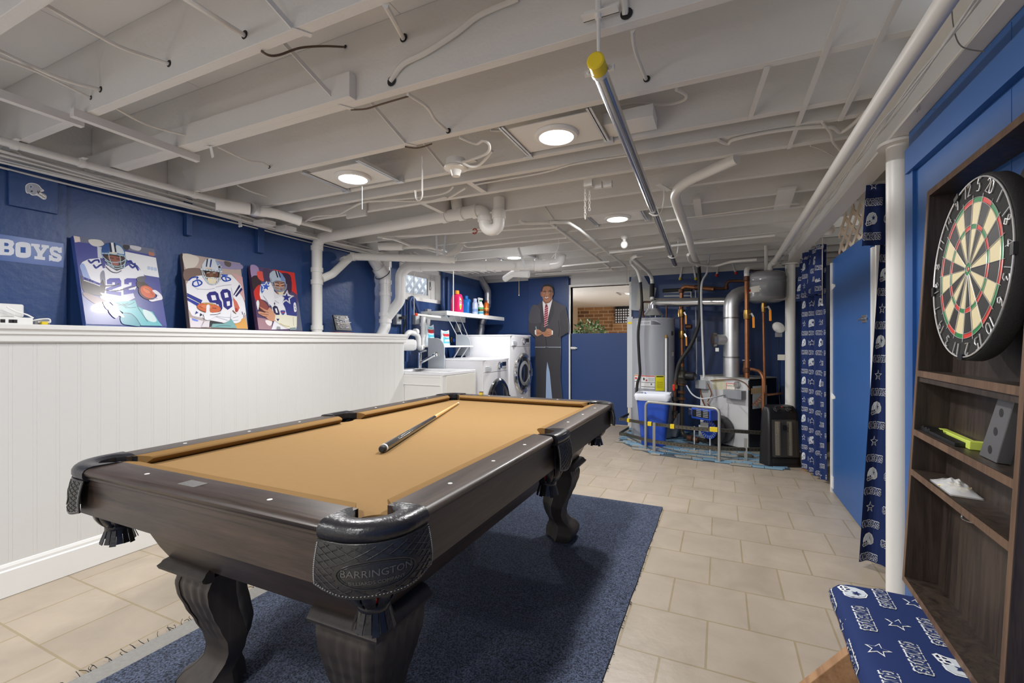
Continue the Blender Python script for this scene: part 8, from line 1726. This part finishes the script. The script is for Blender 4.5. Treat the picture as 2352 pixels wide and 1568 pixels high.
m.build('spider_wire', WIREM, db)
m = MB(); RN = .2175; m.tube([dpt(RN, 2*pi*i/72, .003) for i in range(73)], .0019, 6)
DG = {'0': [[(0, .2), (.2, 0), (.5, .1), (.6, .5), (.5, .9), (.2, 1), (0, .8), (0, .2)]], '1': [[(.25, 0), (.25, 1)]], '2': [[(0, .8), (.2, 1), (.5, .95), (.55, .7), (0, 0), (.6, 0)]], '3': [[(0, .9), (.3, 1), (.55, .8), (.25, .52), (.6, .3), (.4, .02), (0, .08)]], '4': [[(.45, 0), (.45, 1), (0, .35), (.6, .35)]], '5': [[(.55, 1), (.1, 1), (.05, .58), (.4, .62), (.6, .35), (.45, .04), (0, .06)]], '6': [[(.5, .95), (.15, .7), (0, .3), (.25, 0), (.55, .2), (.45, .5), (.1, .42)]], '7': [[(0, 1), (.6, 1), (.25, 0)]], '8': [[(.3, .52), (.05, .75), (.3, 1), (.55, .75), (.3, .52), (0, .25), (.3, 0), (.6, .25), (.3, .52)]], '9': [[(.5, .55), (.15, .5), (.05, .8), (.3, 1), (.52, .8), (.5, .4), (.3, 0)]]}
for i, num in enumerate(order):
    a = ROT+radians(18*i); s_ = str(num); hgt = .030; w_ = .036*len(s_)*.5+.004
    cx0 = -(.6*len(s_)+.15*(len(s_)-1))*hgt*.85/2
    for ch in s_:
        for ln in DG[ch]:
            pts = []
            for x, y in ln:
                X_2 = cx0+x*hgt*.85; Y_2 = RN-.033+y*hgt
                pts.append(bc2+(eu*(X_2*cos(a)+Y_2*sin(a))+ev*(-X_2*sin(a)+Y_2*cos(a)))+en*.003)
            m.tube(pts, .0014, 5)
        cx0 += .75*hgt*.85
m.build('number_ring', WIREM, db)
m = MB()
for a in (-.42, 1.57-.05, 3.14, 4.55): m.piece(); c_ = dpt(RN, a, .003); tt = (eu*cos(a)-ev*sin(a)); rr_ = (eu*sin(a)+ev*cos(a)); m.obox(c_, tt*.013, rr_*.007, en*.0035)
m.build('ring_clip', BLACK, db, smooth=0)
# things on the shelves
def shp(u, v, dep, s_): # pixel onto the shelf top
    return onP(u, v, P0+ev*s_, ev)
def on_shelf(mb, u0, u1, w0, w1, s_, h0, h1, mi=0): return cbox(mb, u0, u1, s_+h0, s_+h1, w0, w1, mi)
def uof(u, v, w_=.04): return (onP(u, v, P0-en*w_, en)-P0).dot(eu)
ua, ub = uof(2140, 985), uof(2226, 1005)
tr = thing('dart_tray', 'yellow-green plastic tray on the upper small shelf', 'tray', cp3((ua+ub)/2, s2, .06)); m = MB(); on_shelf(m, ua+.01, ub+.012, .052, .072, s2, .0005, .014); on_shelf(m, ub-.005, ub+.02, .035, .072, s2, .0005, .022); m.build('tray', mat('lime_plastic', rgb(206, 222, 96), .4), tr, bev=.002, smooth=0)
m = MB()
for i in range(6): on_shelf(m, ua-.005+.013*i, ua+.006+.013*i, .014, .046, s2, .0005, .013+.003*(i % 2))
on_shelf(m, ua+.065, ub-.006, .014, .044, s2, .0005, .010); solo(m, 'dart_case', BLACK, 'black ribbed dart case in front of the yellow-green tray', 'case', bev=.001, smooth=0)
pa_, pb_, pc_, pd_ = [onP(u, v, P0-en*.03, en) for u, v in ((2247, 1054), (2288, 1062), (2330, 925), (2292, 921))]
hb_ = thing('holed_block', 'grey block with three holes leaning on the upper small shelf', 'block', pa_); k0 = (pa_-P0).dot(ev); dz3 = ev*(s2+.001-k0)
q4 = [pa_+dz3, pb_+dz3+ev*((pa_-pb_).dot(ev)), pc_+dz3, pd_+dz3]
MB().prism(q4, -en*.026).build('block', mat('grey_alloy', rgb(122, 122, 124), .4, .5), hb_, bev=.002, smooth=0)
m = MB()
for t in (.16, .46, .76): c_ = lerp(lerp(q4[0], q4[1], .5), lerp(q4[3], q4[2], .5), t); m.piece(); m.lathe([(.010, .0002), (.0001, .0006)], c_, 20, en)
m.build('hole', mat('dark_hole', rgb(34, 34, 36), .6), hb_)
m = MB().box((0, 0, 0), (.0001, .0001, .0001)); m = MB(); m.prism([q4[3], q4[2], q4[2]+ev*.004, q4[3]+ev*.004], -en*.03); m.build('torn_paper_top', RAWWOOD, hb_, smooth=0)
random.seed(6); bgc = onP(2185, 1108, P0-en*.03+ev*s3, en); ub0 = (bgc-P0).dot(eu)
pbg = thing('parts_bag', 'clear crumpled bag of dart tips on the lower small shelf', 'bag', cp3(ub0, s3, .03))
def bagS(a, b):
    x = (a-.5)*.15; y = .006+.066*b; h_ = .004+.024*sin(pi*a)**.7*sin(pi*b)**.7+.006*sin(a*17+b*9)*sin(b*13)*sin(pi*a)*sin(pi*b); return cp3(ub0+x, s3+max(.001, h_), y)
m = MB(); m.sheet(bagS, 22, 12); m.sheet(lambda a, b: cp3(ub0+(a-.5)*.15, s3+.0006, .006+.066*b), 2, 2); m.build('film', mat('crinkled_film', (.86, .87, .88, 1), .15, alpha=.55), pbg, smooth=25)
m = MB()
for i in range(16): c_ = cp3(ub0+random.uniform(-.04, .02), s3+random.uniform(.004, .012), random.uniform(.02, .055)); d_ = V((random.uniform(-1, 1), random.uniform(-1, 1), random.uniform(-.2, .2))).normalized(); m.cyl(c_, c_+d_*.022, .0022, 6)
m.build('dart_tips', mat('ivory_tip', rgb(226, 206, 150), .4), pbg).__setitem__('kind', 'stuff')
# bench with printed cushion
ba, bb_ = onZ(1908, 1332, .388), onZ(2062, 1312, .388)
bdir = eu; bx0 = V((ba.x, ba.y, 0)); BL = 1.55; BWb = .312; bo_ = V((cos(th2), -sin(th2), 0))
bn2 = thing('bench', 'wooden wall bench with navy football-print cushion below the dart cabinet', 'bench', bx0+bdir*.6+bo_*.15)
def bpz(s_, w_, z): return bx0+bdir*s_+bo_*w_+V((0, 0, z))
prof = [(.01, .318), (.0, .330), (-.004, .345), (.002, .366), (.018, .380), (.045, .386), (.12, .389), (.25, .389), (BWb, .388), (BWb, .318)]
m = MB(); rings = []
for s_, k_ in ((-.012, .82), (-.004, .93), (.012, 1.0), (.03, 1.0), (BL, 1.0)):
    rings.append([bpz(s_, .12+(w_-.12)*(1-(1-k_)*.5), .335+(z-.335)*k_) for w_, z in prof])
m.loft(rings)
arc = [0]
for a, b in zip(prof[:-1], prof[1:]): arc.append(arc[-1]+hypot(b[0]-a[0], b[1]-a[1]))
def cushS(x, y):      # x across from the front lip, y along towards the camera
    for i in range(len(prof)-2):
        if x <= arc[i+1]:
            t = (x-arc[i])/(arc[i+1]-arc[i]); w_, z = prof[i][0]+(prof[i+1][0]-prof[i][0])*t, prof[i][1]+(prof[i+1][1]-prof[i][1])*t
            e = V((prof[i+1][0]-prof[i][0], prof[i+1][1]-prof[i][1], 0)).normalized(); nn = bo_*(-e.y)+V((0, 0, e.x)); return bpz(y, w_, z), nn
    return bpz(y, prof[-2][0], prof[-2][1]), V((0, 0, 1))
def pat(x, y): P_, N_ = cushS(x, y); return P_, N_
cushW = arc[-2]; mm2 = MB(); 
def rotS(x, y): return cushS(y, x)      # lettering runs along the bench
fabric_pattern(m, rotS, BL, cushW, .030, .148, .074, .01, .0012)
m.build('seat_cushion', FABM, bn2, smooth=60)
m = MB(); m.loft([[bpz(.0, .012, .317), bpz(.0, BWb, .317), bpz(.0, BWb, .285), bpz(.0, .012, .285)], [bpz(BL, .012, .317), bpz(BL, BWb, .317), bpz(BL, BWb, .285), bpz(BL, .012, .285)]]); m.build('seat_board', RAWWOOD, bn2, smooth=0)
m = MB(); a, b = onZ(1978, 1490, .27), onZ(1880, 1580, .19)
for s_ in (.20, 1.35):
    m.piece(); m.bar(bpz(s_, .06, .284), bpz(s_, -.13, .045), .08, .036, bdir); m.piece(); m.bar(bpz(s_, .22, .285), bpz(s_, .30, .0), .08, .034, bdir)
m.build('leg', RAWWOOD, bn2, bev=.002, smooth=0)
